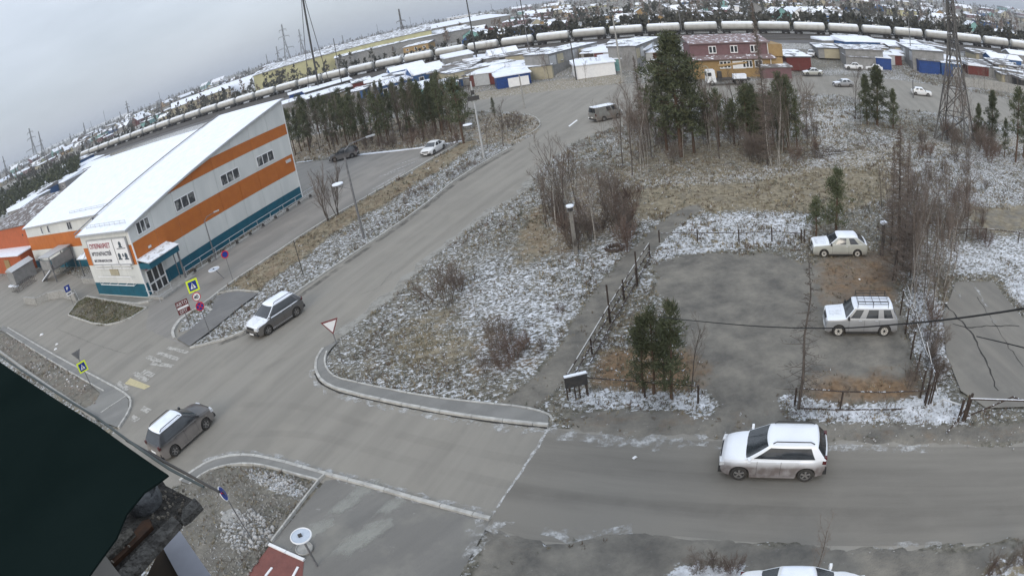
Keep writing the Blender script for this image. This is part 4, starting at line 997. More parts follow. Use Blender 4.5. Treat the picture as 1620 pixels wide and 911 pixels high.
# drainpipes, corner trim
MB().box((-.03, -.03, 3.5), (.12, .12, 6.8)).build('corner_trim', [M_['white']], sb); MB().box((LEN + .03, -.03, 6.1), (.12, .12, 12.1)).build('corner_trim', [M_['white']], sb)
# porch at the corner door on the long wall
MB().box((2.0, -1.05, 3.25), (4.0, 2.1, .55)).build('porch_fascia', [M_['teal']], sb)
MB().hexa([(-.1, -2.2, 3.54), (4.1, -2.2, 3.54), (4.1, -.04, 3.9), (-.1, -.04, 3.9), (-.1, -2.2, 3.60), (4.1, -2.2, 3.60), (4.1, -.04, 3.96), (-.1, -.04, 3.96)]).build('porch_roof', [mat('thin_snow_roof', (.5, .5, .5), .7, (.4, .4, .4), 2, snow=.55, snow_scale=2)], sb)
MB().box((3.8, -1.9, 1.5), (.14, .14, 2.95)).box((3.8, -1.0, 1.5), (.08, .08, 2.95)).build('porch_post', [M_['pole']], sb)
dr = MB()
for x in (.45, 1.2, 1.95, 2.7): dr.box((x, -.10, 1.3), (.12, .12, 2.5))
for z in (.12, 1.15, 2.5): dr.box((1.58, -.10, z), (2.3, .10, .14))
do = dr.build('door', [M_['white']], sb)
for x in (.82, 1.58, 2.32):
    for z0, z1 in ((.2, 1.05), (1.25, 2.4)): MB().box((x, -.085, (z0 + z1) / 2), (.6, .03, z1 - z0)).build('pane', [M_['glass']], do)
MB().box((1.5, -.12, 2.78), (1.9, .12, .38)).build('sign_board', [M_['pink']], sb)
MB().box((2.1, -1.4, .12), (4.6, 2.8, .24)).build('step', [M_['concrete']], sb)
rl = MB()
for z in (.55, 1.05): rl.tube([(-.6, -.7, z), (-.6, -2.7, z), (1.2, -2.9, z)], .03, 5); rl.tube([(4.2, -1.3, z), (10, -1.5, z), (18, -1.5, z), (LEN + .6, -1.5, z), (LEN + 2.2, -1.2, z)], .035, 5)
for x in (-.6, 1.2): rl.tube([(x, -2.7, 0), (x, -2.7, 1.05)], .03, 5)
for i in range(10): rl.tube([(4.3 + i * 2.3, -1.45, 0), (4.3 + i * 2.3, -1.45, 1.05)], .035, 5)
rl.build('railing', [M_['whitemetal']], sb)
for i in range(10): MB().box((5.3 + i * 2.2, -1.75, .3), (.22, .35, .30), 0, 0, (.6, .6)).build('rail_foot', [M_['dark']], sb)
# display ledge and rack under the billboard
lg = MB()
for z in (1.45, 2.35): lg.tube([(-.42, 1.6, z), (-.42, 9.2, z)], .045, 5)
for y in (1.6, 3.5, 5.4, 7.3, 9.2): lg.tube([(-.42, y, 1.45), (-.02, y, 1.5)], .03, 4)
for y in (1.6, 9.2): lg.tube([(-.42, y, 1.45), (-.42, y, 2.35)], .03, 4)
lg.build('rack', [M_['white']], sb)
MB().box((-.08, 5.6, 2.75), (.06, 1.9, .75)).build('notice_board', [M_['beige']], sb)
for k in range(2):
    for j in range(4): MB().box((-.22, 1.9 + 2.1 * j + .3, 3.50 - .30 * k), (.10, 1.95, .12)).build('vent_slat', [M_['white']], sb)

# billboard on the front wall
bb = thing('billboard', 'white billboard with bold dark cyrillic lettering on the front of the grey supermarket', 'billboard', (A0[0], A0[1], 0), BRZ)
MB().box((-.16, 5.2, 4.98), (.14, 9.0, 2.6)).build('board', [M_['white']], bb)
MB().box((-.245, 3.55, 4.98), (.03, .06, 2.6)).build('board_joint', [M_['dark']], bb)
FR = MB()
for y in (.7, 9.7): FR.box((-.19, y, 4.98), (.2, .09, 2.78))
for z in (3.63, 6.33): FR.box((-.19, 5.2, z), (.2, 9.1, .09))
FR.build('frame', [M_['whitemetal']], bb)
INK = mat('dark_print', (.04, .04, .06), .6); INKR = mat('dark_red_print', (.30, .04, .06), .6); BOXB = mat('dark_plate_print', (.07, .09, .11), .6)
def text(name, s, size, mt, par, loc, rot, ext=.006, xs=1.0, align='LEFT', bold=0.0):
    cu = bpy.data.curves.new(name, 'FONT'); cu.body = s; cu.size = size; cu.extrude = ext; cu.align_x = align; cu.offset = bold; cu.space_character = xs
    t = bpy.data.objects.new(name, cu); COL.objects.link(t)
    bpy.context.view_layer.update()
    me = bpy.data.meshes.new_from_object(t); bpy.data.objects.remove(t)
    me.materials.clear(); me.materials.append(mt)
    o = put(name, me, par, loc); o.rotation_euler = rot
    return o
FROT = (R(90), 0, R(-90))
text('lettering', 'СУПЕРМАРКЕТ', .68, INKR, bb, (-.24, 9.35, 5.42), FROT, bold=.02)
text('lettering', 'АВТОЗАПЧАСТЕЙ', .54, INK, bb, (-.24, 9.35, 4.62), FROT, bold=.02)
text('lettering', 'МАГАЗИН-МАСЛА.COM', .37, INK, bb, (-.24, 9.2, 3.92), FROT, bold=.012)
for (y, z, s_) in ((2.1, 5.7, .5), (1.5, 4.5, .55), (2.9, 4.5, .55), (2.1, 4.6, .25)):   # car parts drawn on the right panel
    mb = MB(); mb.tube([(-.24, y, z), (-.255, y, z)], s_ * .55, 12); mb.box((-.247, y, z - s_ * .6), (.014, s_ * 1.5, s_ * .25)); mb.build('printed_picture', [BOXB], bb)
MB().box((-.24, 2.1, 5.25), (.012, 1.8, .07)).build('printed_picture', [INK], bb)
# roof guard rails
for (x, y0, y1) in ((.6, 1.0, 10.2), (X2 + 1.0, WID + 3, WID + 18)):
    z0 = (7.0 if x < 3 else 7.2) + .2 + x * .0; g_ = MB()
    zz = 7.22 + (x * .204 if x < 3 else .2)
    for dz in (.15, .38): g_.tube([(x, y0, zz + dz), (x, y1, zz + dz)], .025, 4)
    for k in range(9): y = y0 + (y1 - y0) * k / 8; g_.tube([(x, y, zz - .15), (x, y, zz + .4)], .025, 4)
    g_.build('roof_guard', [M_['whitemetal']], sb)
# loading porches on the set-back front
pc = thing('entrance_canopy', 'lean-to canopy with a snowy metal roof on posts in the building recess', 'canopy', (A0[0], A0[1], 0), BRZ)
MB().hexa([(2.6, 13.2, 3.0), (7.0, 13.2, 3.8), (7.0, 20.5, 3.8), (2.6, 20.5, 3.0), (2.6, 13.2, 3.1), (7.0, 13.2, 3.9), (7.0, 20.5, 3.9), (2.6, 20.5, 3.1)]).build('roof', [mat('thin_snow_sheet_metal', (.42, .43, .42), .6, (.34, .35, .34), 1.5, snow=.52, snow_scale=1.2)], pc)
for y in (13.4, 16.9, 20.3): MB().box((2.9, y, 1.5), (.14, .14, 3.0)).build('post', [M_['pole']], pc)
MB().box((4.8, 13.3, 2.4), (4.2, .08, 1.4)).build('side_panel', [M_['greywall']], pc)
MB().box((4.6, 16.8, .35), (4.6, 7, .7)).build('platform', [M_['concrete']], pc)
st = MB()
for k in range(8): st.box((2.2 - k * .02, 12.4 - .0, .2 + .3 * k), (.9, .3 + .0, .06)); 
for k in range(8): st.box((5.8 - k * .55, 12.1, 3.2 - k * .4), (.5, 1.0, .06))
st.tube([(6.3, 11.65, 4.3), (1.9, 11.65, 1.2)], .04, 5); st.tube([(6.3, 12.55, 4.3), (1.9, 12.55, 1.2)], .04, 5); st.tube([(6.3, 12.55, 3.4), (1.9, 12.55, .2)], .06, 5)
st.build('stair', [M_['pole']], pc)
p2 = thing('stair_tower', 'grey metal stair landing with a roof at the left end of the supermarket', 'staircase', (A0[0], A0[1], 0), BRZ)
MB().box((4.5, 32, 3.6), (4.2, 4.6, .12)).build('roof', [M_['whitemetal']], p2)
MB().box((4.5, 32, 1.7), (4.0, 4.4, .12)).build('landing', [M_['pole']], p2)
for x in (2.5, 6.5):
    for y in (29.9, 34.1): MB().box((x, y, 1.8), (.14, .14, 3.6)).build('post', [M_['pole']], p2)
MB().box((2.45, 32, 2.5), (.05, 3.8, 1.4)).box((4.5, 29.85, 2.5), (3.6, .05, 1.4)).build('side_panel', [M_['greywall']], p2)
MB().hexa([(2.4, 36.0, 0), (3.4, 36.0, 0), (3.4, 31, 1.7), (2.4, 31, 1.7), (2.4, 36, .12), (3.4, 36, .12), (3.4, 31, 1.82), (2.4, 31, 1.82)]).build('ramp', [SNOW], p2)
# ramp parapet and bicycle-like racks in the recess
rp = thing('ramp_wall', 'dark grey curved retaining wall around the basement ramp in the recess', 'wall', (0, 0, 0))
g = [G(*p)[:2] for p in ((41, 480), (60, 482), (78, 474), (100, 470), (122, 476))]
mb = MB()
for a, b in zip(g[:-1], g[1:]):
    d = (b - a) / np.linalg.norm(b - a); n = np.array([-d[1], d[0]]) * .12
    mb.hexa([(*(a - n), -.1), (*(b - n), -.1), (*(b + n), -.1), (*(a + n), -.1), (*(a - n), .95), (*(b - n), .95), (*(b + n), .95), (*(a + n), .95)])
mb.build('panel', [M_['concrete']], rp)
rk = thing('scrap_rack', 'rusty metal barrier sections stacked beside the grey kiosk', 'barriers', G(45, 456), BRZ)
for i in range(4):
    m_ = MB(); m_.tube([(-2, i * .9, .3), (-2, i * .9, 1.0), (2, i * .9, 1.0), (2, i * .9, .3), (-2, i * .9, .3)], .04, 5)
    for k in range(5): m_.tube([(-1.6 + k * .8, i * .9, .3), (-1.6 + k * .8, i * .9, 1.0)], .025, 4)
    m_.build('barrier', [M_['rust']], rk)
# kiosk and orange warehouse at the left edge
kk = G(24, 452); ks = thing('kiosk', 'grey metal kiosk with a snow-edged base beside the orange warehouse', 'kiosk', (kk[0], kk[1], 0), BRZ)
MB().box((2, 0, 1.2), (4.4, 3.6, 2.4)).build('wall', [M_['greywall']], ks); MB().hexa([(-.4, -2, 2.4), (4.4, -2, 2.4), (4.4, 2, 2.4), (-.4, 2, 2.4), (-.4, -.1, 2.95), (4.4, -.1, 2.95), (4.4, .1, 2.95), (-.4, .1, 2.95)]).build('roof', [M_['whitemetal']], ks)
MB().box((-.3, 0, .1), (.6, 4.4, .2)).build('step', [SNOW], ks)
ow = thing('orange_warehouse', 'dull orange warehouse with a lower snow-roofed annex at the left edge', 'warehouse', (A0[0], A0[1], 0), BRZ)
MB().box((16, 64.3, 3.6), (16, 32, 7.2)).build('wall', [M_['orange_dull']], ow); MB().hexa([(7.8, 48.2, 7.2), (24.2, 48.2, 8.2), (24.2, 80, 8.2), (7.8, 80, 7.2), (7.8, 48.2, 7.35), (24.2, 48.2, 8.35), (24.2, 80, 8.35), (7.8, 80, 7.35)]).build('roof', [mat('dull_brown_roof', (.16, .13, .115), .85, (.11, .095, .09), 2, snow=.42, snow_scale=.8)], ow)
MB().box((6.4, 64.5, 1.7), (3.4, 31, 3.4)).build('annex', [M_['orange_dull']], ow); MB().box((6.2, 64.5, 3.5), (4, 31.4, .16)).build('annex_roof', [SNOW], ow)
MB().box((4.66, 58, 1.4), (.1, 3.2, 2.6)).build('gate', [M_['ochre']], ow)
for y in (50.5, 53): MB().box((7.97, y, 5.6), (.08, .35, .35)).build('vent', [M_['dark']], ow)

def gable(label, cat, px, py, wd, dp, hg, rz, wall, roof, ridge=1.4, wins=0, door=None, group=None, name='house', z=None, over=.3, flat=False, big=False):
    g = G(px, py); t = thing(name, label, cat, (g[0], g[1], g[2] - .2), rz, group)
    W2, D2 = wd / 2, dp / 2
    if flat:
        MB().box((0, 0, hg / 2), (wd, dp, hg)).build('wall', [wall], t)
        MB().hexa([(-W2 - over, -D2 - over, hg), (W2 + over, -D2 - over, hg), (W2 + over, D2 + over, hg), (-W2 - over, D2 + over, hg), (-W2 - over, -D2 - over, hg + .22), (W2 + over, -D2 - over, hg + .22), (W2 + over, D2 + over, hg + .22 + ridge), (-W2 - over, D2 + over, hg + .22 + ridge)]).build('roof', [roof], t)
    else:
        m_ = MB(); m_.add([(-W2, -D2, 0), (W2, -D2, 0), (W2, D2, 0), (-W2, D2, 0), (-W2, -D2, hg), (W2, -D2, hg), (W2, D2, hg), (-W2, D2, hg), (-W2, 0, hg + ridge), (W2, 0, hg + ridge)], [(0, 1, 5, 4), (1, 2, 6, 9, 5), (2, 3, 7, 6), (3, 0, 4, 8, 7)]); m_.build('wall', [wall], t)
        o = over; k = ridge / D2 * o
        m_ = MB(); m_.hexa([(-W2 - o, -D2 - o, hg - k), (W2 + o, -D2 - o, hg - k), (W2 + o, 0, hg + ridge), (-W2 - o, 0, hg + ridge), (-W2 - o, -D2 - o, hg - k + .2), (W2 + o, -D2 - o, hg - k + .2), (W2 + o, 0, hg + ridge + .2), (-W2 - o, 0, hg + ridge + .2)])
        m_.hexa([(W2 + o, D2 + o, hg - k), (-W2 - o, D2 + o, hg - k), (-W2 - o, 0, hg + ridge), (W2 + o, 0, hg + ridge), (W2 + o, D2 + o, hg - k + .2), (-W2 - o, D2 + o, hg - k + .2), (-W2 - o, 0, hg + ridge + .2), (W2 + o, 0, hg + ridge + .2)]); m_.build('roof', [roof], t)
    if wins:
        for k in range(wins):
            x = -W2 + wd * (k + .5) / wins
            o_ = MB().box((x, -D2 - .03, hg * .55), (1.3 if not big else wd / wins * .5, .06, 1.3 if not big else hg * .2)).build('window', [M_['white']], t); MB().box((x, -D2 - .07, hg * .55), (1.0 if not big else wd / wins * .42, .03, 1.0 if not big else hg * .16)).build('pane', [M_['glass']], o_)
    if door: MB().box((0 if not wins else W2 * .5, -D2 - .05, 1.1), (min(2.6, wd * .7), .07, 2.2)).build('door', [door], t)
    return t

# two-storey house
hl, hr = G(1100, 127), G(1241, 121); d = hr - hl; hw_ = float(np.linalg.norm(d[:2])); hz_ = math.atan2(d[1], d[0])
hc = (hl + hr) / 2; dpt = 8.0; n_ = np.array([-math.sin(hz_), math.cos(hz_)])
ho = thing('two_storey_house', 'two-storey house with maroon upper floor and ochre lower floor behind the big pine', 'house', (hc[0], hc[1], 0), hz_)
W2 = hw_ / 2
MB().box((0, dpt / 2, 1.9), (hw_, dpt, 3.8)).build('wall', [M_['ochre']], ho)
MB().box((-1.5, dpt / 2 + .4, 5.4), (hw_ - 2.6, dpt - .8, 2.9)).build('upper_wall', [M_['maroon']], ho)
MB().box((W2 - 1.1, dpt / 2 + .4, 5.2), (3.2, dpt - 1.2, 2.5)).build('upper_wall', [M_['ochre']], ho)
MB().hexa([(-W2 - .4, -.9, 3.75), (W2 - 1.5, -.9, 3.75), (W2 - 2.2, .9, 4.45), (-W2 - .2, .9, 4.45), (-W2 - .4, -.9, 3.9), (W2 - 1.5, -.9, 3.9), (W2 - 2.2, .9, 4.6), (-W2 - .2, .9, 4.6)]).build('skirt_roof', [M_['maroon_roof']], ho)
MB().hexa([(-W2 - .4, .3, 6.8), (W2 - 2.2, .3, 6.8), (W2 - 2.2, dpt + .4, 7.9), (-W2 - .4, dpt + .4, 7.9), (-W2 - .4, .3, 7.0), (W2 - 2.2, .3, 7.0), (W2 - 2.2, dpt + .4, 8.1), (-W2 - .4, dpt + .4, 8.1)]).build('roof', [M_['maroon_roof']], ho)
for x, z, wd in ((-W2 + 4.2, 5.0, 1.5), (-.6, 5.0, 1.5), (W2 - 5.6, 5.0, 1.5), (-W2 + 6.2, 2.1, 2.2), (1.6, 2.1, 2.0), (W2 - 5.2, 2.1, 1.6)):
    y = .72 if z > 4 else -.08; o_ = MB().box((x, y, z + .6), (wd, .16, 1.5)).build('window', [M_['white']], ho)
    for k in range(3 if wd > 1.8 else 2): nn = 3 if wd > 1.8 else 2; MB().box((x - wd / 2 + wd * (k + .5) / nn, y - .09, z + .62), (wd / nn - .22, .03, 1.15)).build('pane', [M_['glass']], o_)
MB().box((-W2 + 9, -.06, 2.6), (2.6, .1, 1.5)).build('sign_board', [M_['white']], ho)
MB().tube([(W2 - 2.6, -.15, 0), (W2 - 2.6, -.15, 3.6)], .08, 5).tube([(W2 - 2.7, .7, 4.3), (W2 - 2.7, .7, 6.8)], .08, 5).build('drainpipe', [M_['white']], ho)
cxy = MB(); cxy.tube([(-W2 + 2.2 + .55 * math.cos(a), -.05, 1.9 + .7 * math.sin(a)) for a in np.linspace(2.2, -2.6, 14)], .11, 5); cxy.build('emblem', [M_['beige']], ho)
gable('dark red garage with a snowy roof beside the two-storey house', 'garage', 1254, 106, 5.6, 9, 2.8, hz_, M_['redwall'], M_['snowroof'], .5, flat=True, name='garage')
gable('dark brown lean-to shed at the right end of the two-storey house', 'shed', 1226, 122, 6, 4, 2.3, hz_, M_['maroon'], M_['snowroof2'], .4, flat=True, name='shed')

# ================================================================== GARAGES, RAILWAY, TOWN
def garage_row(label, a, b, dp, hg, wall, roof, doors=None, side=1, cat='garages', name='garage_row', step=3.4, slope=.25):
    """A row of lock-up garages whose front foot runs between two pixels; side=1: the row lies behind that line."""
    p, q = G(*a), G(*b); d = (q - p)[:2]; l = float(np.linalg.norm(d)); rz = math.atan2(d[1], d[0])
    z = min(p[2], q[2]) - .3; lift = abs(p[2] - q[2]) + .3
    t = thing(name, label, cat, (p[0], p[1], z), rz); s = side
    n = max(1, int(round(l / step)))
    MB().box((l / 2, s * dp / 2, (hg + lift) / 2), (l, dp, hg + lift)).build('wall', [wall], t)
    h0 = hg + lift
    MB().hexa([(-.2, -.25 * s, h0), (l + .2, -.25 * s, h0), (l + .2, s * (dp + .2), h0), (-.2, s * (dp + .2), h0), (-.2, -.25 * s, h0 + .15), (l + .2, -.25 * s, h0 + .15), (l + .2, s * (dp + .2), h0 + .15 + slope), (-.2, s * (dp + .2), h0 + .15 + slope)]).build('roof', [roof], t)
    for k in range(n):
        if doors is not None:
            dm = doors[k % len(doors)]
            MB().box(((k + .5) * l / n, -.04 * s, lift + 1.1), (l / n * .78, .07, 2.15)).build('door', [dm], t)
    return t
BL, WG, GW, BG, DK = M_['blue'], M_['whitemetal'], M_['greywall'], M_['beige'], M_['dark']
S1, S2 = M_['snowroof'], M_['snowroof2']
garage_row('long beige garage row with a snowy roof running away left of the blue kiosk', (715, 142), (817, 113), 6, 2.5, BG, S1, [BG, GW, BG, M_['ochre']])
garage_row('grey garage row with pale doors receding behind the far road', (872, 122), (946, 84), 6, 2.6, GW, S1, [WG, BG, GW])
garage_row('short beige garage block facing the far road below its receding row', (840, 126), (875, 122), 7, 2.6, BG, S1, [BG, GW])
garage_row('grey garage row receding beside the big pine', (1010, 112), (1046, 76), 6, 2.7, GW, S1, [BG, WG, GW])
garage_row('low garage row under white snow behind the small white shed', (955, 100), (995, 92), 14, 2.3, GW, S1, None)
garage_row('dark fronted garage row with a snow slab roof in the middle of the yard', (930, 100), (965, 93), 5, 2.4, DK, SNOW, None)
garage_row('flat snowy garage block behind the long beige row', (770, 112), (830, 97), 9, 2.2, GW, S1, None)
garage_row('flat snowy garage block beyond the receding grey row', (860, 104), (905, 90), 9, 2.2, GW, S1, None)
gable('white boxy shed with a small dark hatch facing the far road', 'shed', 940, 119, 8, 6, 2.8, R(-2), M_['white'], SNOW, .6, flat=True, name='shed')
gable('teal-blue shed with a snow slab roof right of the white shed', 'shed', 967, 110, 4, 6, 2.6, R(-5), M_['green'], SNOW, .5, flat=True, name='shed')
gable('two-tone dark blue and white kiosk by the far road', 'kiosk', 812, 135, 7, 5, 2.6, R(3), BL, SNOW, .4, flat=True, name='kiosk')
MBk = thing('white_banner', 'white banner sheet hung on the dark blue kiosk by the far road', 'banner', G(819, 136), R(3)); MB().box((0, -2.9, 1.2), (4.2, .08, 1.9)).build('sheet', [M_['white']], MBk)
gable('white site hut with a pink roof edge near the tracks', 'hut', 797, 101, 7, 4, 3.0, R(10), M_['white'], SNOW, 1.2, wins=1, name='hut')
gable('tall grey shed with a snow roof between the tracks and the garages', 'shed', 727, 112, 7, 6, 4.2, R(12), GW, SNOW, .7, flat=True, name='shed')
gable('dark blue hut with a snow roof behind the row of pines', 'hut', 645, 125, 9, 6, 3.2, R(15), M_['blue_dull'], SNOW, 1.0, wins=2, name='hut')
gable('pale blue hut with a tall snowy gable behind the row of pines', 'hut', 675, 132, 8, 7, 3.2, R(20), M_['blue_dull'], SNOW, 1.8, wins=2, name='hut')
gable('long blue-grey hut with white windows above the pines', 'hut', 632, 146, 11, 6, 3.0, R(22), M_['blue_dull'], SNOW, .6, wins=4, flat=True, name='hut')
gable('brick-brown garage with a snow roof above the pines', 'garage', 667, 152, 8, 6, 2.6, R(20), M_['redwall'], SNOW, .5, flat=True, name='garage')
gable('turquoise garage at the edge of the pine row', 'garage', 694, 151, 8, 6, 2.6, R(12), M_['green'], SNOW, .5, flat=True, name='garage')
gable('red-brown shed beside the railway left of the blue huts', 'shed', 574, 143, 5, 5, 2.8, R(15), M_['redwall'], S1, .5, flat=True, name='shed')
gable('bright blue container hut right of the striped building roof', 'hut', 477, 157, 7, 4, 2.6, R(20), BL, SNOW, .4, flat=True, name='hut')
gable('dark long shed with a snow roof below the guyed mast', 'shed', 520, 148, 14, 5, 2.6, R(20), DK, SNOW, .5, flat=True, name='shed')
gable('second dark shed with a snow roof just below the first', 'shed', 531, 156, 16, 5, 2.4, R(20), DK, SNOW, .5, flat=True, name='shed')
gable('low grey shed with a snow roof close to the striped building gable', 'shed', 470, 170, 14, 5, 2.4, R(20), GW, SNOW, .5, flat=True, name='shed')
garage_row('big flat grey garage block with a rounded snowy roof in the right yard', (1340, 109), (1382, 112), 14, 2.6, GW, S2, None)
garage_row('bright blue garage with a white roof edge behind the pines', (1387, 110), (1411, 112), 6, 2.6, BL, SNOW, [BL], slope=.1)
garage_row('long bright blue garage front at the end of the right row', (1455, 116), (1488, 119), 6, 2.9, BL, S2, [BL, BL], slope=.1)
garage_row('blue and white garage pair behind the lattice pylon', (1490, 120), (1522, 124), 6, 2.9, M_['blue_dull'], SNOW, [BL, WG], slope=.1)
garage_row('grey garage row with a snowy parapet running back from the blue front', (1445, 112), (1420, 84), 8, 2.6, GW, S1, [WG, GW], side=-1)
garage_row('grey garage row on the left side of the blue-fronted alley', (1340, 107), (1322, 86), 9, 2.5, GW, S2, None, side=-1)
gable('two-box hut with snowy roofs behind the flat garage block', 'hut', 1357, 84, 11, 6, 3.2, R(-2), M_['blue_dull'], SNOW, .8, wins=3, flat=True, name='hut')
gable('low hut with a snow slab roof right of the dark red garage', 'hut', 1318, 78, 9, 5, 2.6, R(0), GW, SNOW, .4, flat=True, name='hut')
gable('small shed with a dark opening and snow roof beside the tracks', 'shed', 1447, 84, 6, 4, 2.6, R(-12), M_['blue_dull'], SNOW, .5, flat=True, name='shed')
gable('blue shed with a snow roof right of the pylon', 'shed', 1585, 108, 10, 5, 2.8, R(-20), M_['blue_dull'], SNOW, .8, wins=2, name='shed')
gable('grey shed with a snow roof at the right picture edge', 'shed', 1612, 100, 9, 5, 2.6, R(-22), GW, SNOW, .8, name='shed')
garage_row('low grey wall-like garage row below the tracks at the right', (1545, 118), (1618, 134), 5, 2.0, GW, S1, None)
# yard wall along the far road at the right
yw = thing('yard_wall', 'long grey concrete panel wall along the far road at the right', 'wall', (0, 0, 0))
pp = resample(GP([(1525, 138), (1570, 143), (1620, 152), (1680, 166)]), 3.0)
for a, b in zip(pp[:-1], pp[1:]):
    d = (b - a) / np.linalg.norm(b - a); n = np.array([-d[1], d[0]]) * .08; z = float(terr(*a)); a, b = a + d * .03, b - d * .03
    MB().hexa([(*(a - n), z - .1), (*(b - n), z - .1), (*(b + n), z - .1), (*(a + n), z - .1), (*(a - n), z + 2), (*(b - n), z + 2), (*(b + n), z + 2), (*(a + n), z + 2)]).build('panel', [M_['concrete']], yw)

# railway: bed, rails, catenary, tank train
RX0, RX1 = -420., 330.
def ry(x, off=0.0):  # straight line a little bent
    return 193 - .40 * x + off
bedx = np.linspace(RX0, RX1, 120)
def bed(name, o0, o1, dz, mt):
    rows = []
    for off in np.linspace(o0, o1, 6): rows.append([(x, ry(x, off)) for x in bedx])
    XB = np.array([[p[0] for p in r] for r in rows]); YB = np.array([[p[1] for p in r] for r in rows])
    ZB = np.full(XB.shape, 4.2) + dz; ZB = np.maximum(ZB, terr(XB, YB) + dz + .1); ZB[0] = terr(XB[0], YB[0]) - .6; ZB[-1] = terr(XB[-1], YB[-1]) - .6
    return tag(grid_mesh(name, XB, YB, ZB, mt), kind='structure')
bed('railway_bed', -26, 9, .18, M_['ballast'])
for k, off in enumerate((0, -6, -12, -18, -23)):
    m_ = MB()
    for s in (-.8, .8):
        m_.tube([(x, ry(x, off + s), max(4.2, float(terr(x, ry(x, off)))) + .42) for x in np.linspace(RX0, RX1, 50)], .11, 4)
    tag(m_.build('rails', [M_['rail']]), kind='structure')
def zrail(x): return max(4.2, float(terr(x, ry(x)))) + .45
wg0 = thing('tank_wagon', 'white tank wagon in the long train crossing behind the garages', 'tank wagon', (0, 0, 0), 0, 'tank wagons of the long freight train')
tb = MB(); prof = [(-5.45, .0), (-5.40, .9), (-5.15, 1.35), (-4.8, 1.5), (4.8, 1.5), (5.15, 1.35), (5.40, .9), (5.45, 0)]
rg = [[(x, r * math.cos(a), 2.75 + r * math.sin(a)) for a in np.linspace(0, 2 * math.pi, 17)[:-1]] for x, r in prof]
loft(rg, tb); tb.build('tank', [M_['tank']], wg0, 50)
MB().box((0, 0, 1.15), (11.6, 1.6, .35)).build('underframe', [M_['under']], wg0)
m_ = MB(); m_.tube([(0, 0, 4.1), (0, 0, 4.65)], .55, 10); m_.box((1.1, 0, 4.45), (.3, .3, .4)); m_.box((-1.1, 0, 4.45), (.3, .3, .4)); m_.build('dome', [M_['tank']], wg0)
for x in (-5.1, 5.1): MB().tube([(x, .9, 1.2), (x, .7, 4.3)], .05, 4).build('ladder', [M_['dark']], wg0)
for x in (-3.9, 3.9):
    b_ = MB().box((x, 0, .6), (2.6, 2.2, .4)).build('bogie', [M_['under']], wg0)
    wl = MB()
    for dx in (-.92, .92): wl.tube([(x + dx, -.9, .45), (x + dx, .9, .45)], .46, 10)
    wl.build('wheelset', [M_['under']], b_)
dirx = np.array([1, -.40]) / math.hypot(1, .40); rwz = math.atan2(-.40, 1)
x = -205.0; k = 0
while x < 250 :
    lb = 'white tank wagon in the long train crossing behind the garages'
    o = wg0 if k == 0 else copy_tree(wg0)
    o.location = (x, ry(x), zrail(x)); o.rotation_euler = (0, 0, rwz); k += 1
    o.scale = (.88, .88, .84); x += 12.05 * .89 * dirx[0]
ORD = ['first', 'second', 'third', 'fourth', 'fifth', 'sixth', 'seventh', 'eighth', 'ninth', 'tenth', 'eleventh', 'twelfth', 'thirteenth', 'fourteenth', 'fifteenth', 'sixteenth', 'seventeenth', 'eighteenth', 'nineteenth', 'twentieth']
ORD += ['twenty-' + o for o in ORD[:9]] + ['thirtieth'] + ['thirty-' + o for o in ORD[:9]] + ['fortieth'] + ['forty-' + o for o in ORD[:9]]
wag = sorted([o for o in COL.objects if o.name.startswith('tank_wagon')], key=lambda o: -o.location.x)
vis = [o for o in wag if proj(o.location)[0] < 1618]
for o in wag:
    if o not in vis:
        for ch in list(o.children_recursive): bpy.data.objects.remove(ch)
        bpy.data.objects.remove(o)
for i_, o in enumerate(vis): o['label'] = f"{ORD[i_]} white tank wagon from the right picture edge in the long freight train"
for i, px in enumerate((560, 655, 757, 860, 977, 1080, 1192, 1300, 1420, 1530, 1600)):   # catenary poles
    pass
# embankment strip darkness behind the train: forest belt comes with the trees

def landmark(label, cat, px, py, wd, dp, hg, rz, wall, roof, ridge=2, wins=0, flat=False, name='warehouse'):
    return gable(label, cat, px, py, wd, dp, hg, rz, wall, roof, ridge, wins=wins, flat=flat, name=name, big=True, over=.5)
YW = M_['yellowish']
landmark('long pale yellow warehouse with a snowy roof behind the tank train', 'warehouse', 548, 103, 95, 40, 9, R(4), YW, S2, 3, flat=True)
landmark('pale yellow warehouse wing with a bright snow roof below the guyed mast', 'warehouse', 466, 118, 55, 26, 8, R(6), YW, SNOW, 2, flat=True)
landmark('wide low grey factory hall with a bright snow roof on the skyline', 'factory', 680, 62, 110, 60, 8, R(12), GW, SNOW, 3, flat=True, name='factory')
landmark('grey flat workshop in front of the skyline factory', 'workshop', 640, 83, 70, 25, 6, R(10), GW, S1, 2, flat=True, name='workshop')
landmark('white office block standing on the skyline above the factory', 'office block', 727, 34, 46, 20, 11, R(12), M_['white'], SNOW, 1, wins=4, flat=True, name='office_block')
landmark('blue-roofed long hall on the left of the arched hangar', 'hall', 385, 140, 90, 20, 6, R(22), GW, SNOW, 2, flat=True, name='hall')
landmark('grey barracks-like building with a snow roof above the train at the left', 'building', 320, 168, 40, 14, 6, R(25), BG, SNOW, 3, wins=5, name='long_building')
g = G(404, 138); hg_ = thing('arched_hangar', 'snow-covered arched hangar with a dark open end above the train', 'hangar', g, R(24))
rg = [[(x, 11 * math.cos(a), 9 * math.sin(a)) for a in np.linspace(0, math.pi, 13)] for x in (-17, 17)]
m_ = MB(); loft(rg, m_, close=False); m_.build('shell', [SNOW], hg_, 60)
m_ = MB(); m_.add([(17.05, 10.2 * math.cos(a), 8.4 * math.sin(a)) for a in np.linspace(0, math.pi, 13)], [tuple(range(13))]); m_.build('shaded_opening', [M_['dark']], hg_)  # dark sheet across the open end, its colour stands for the shade inside

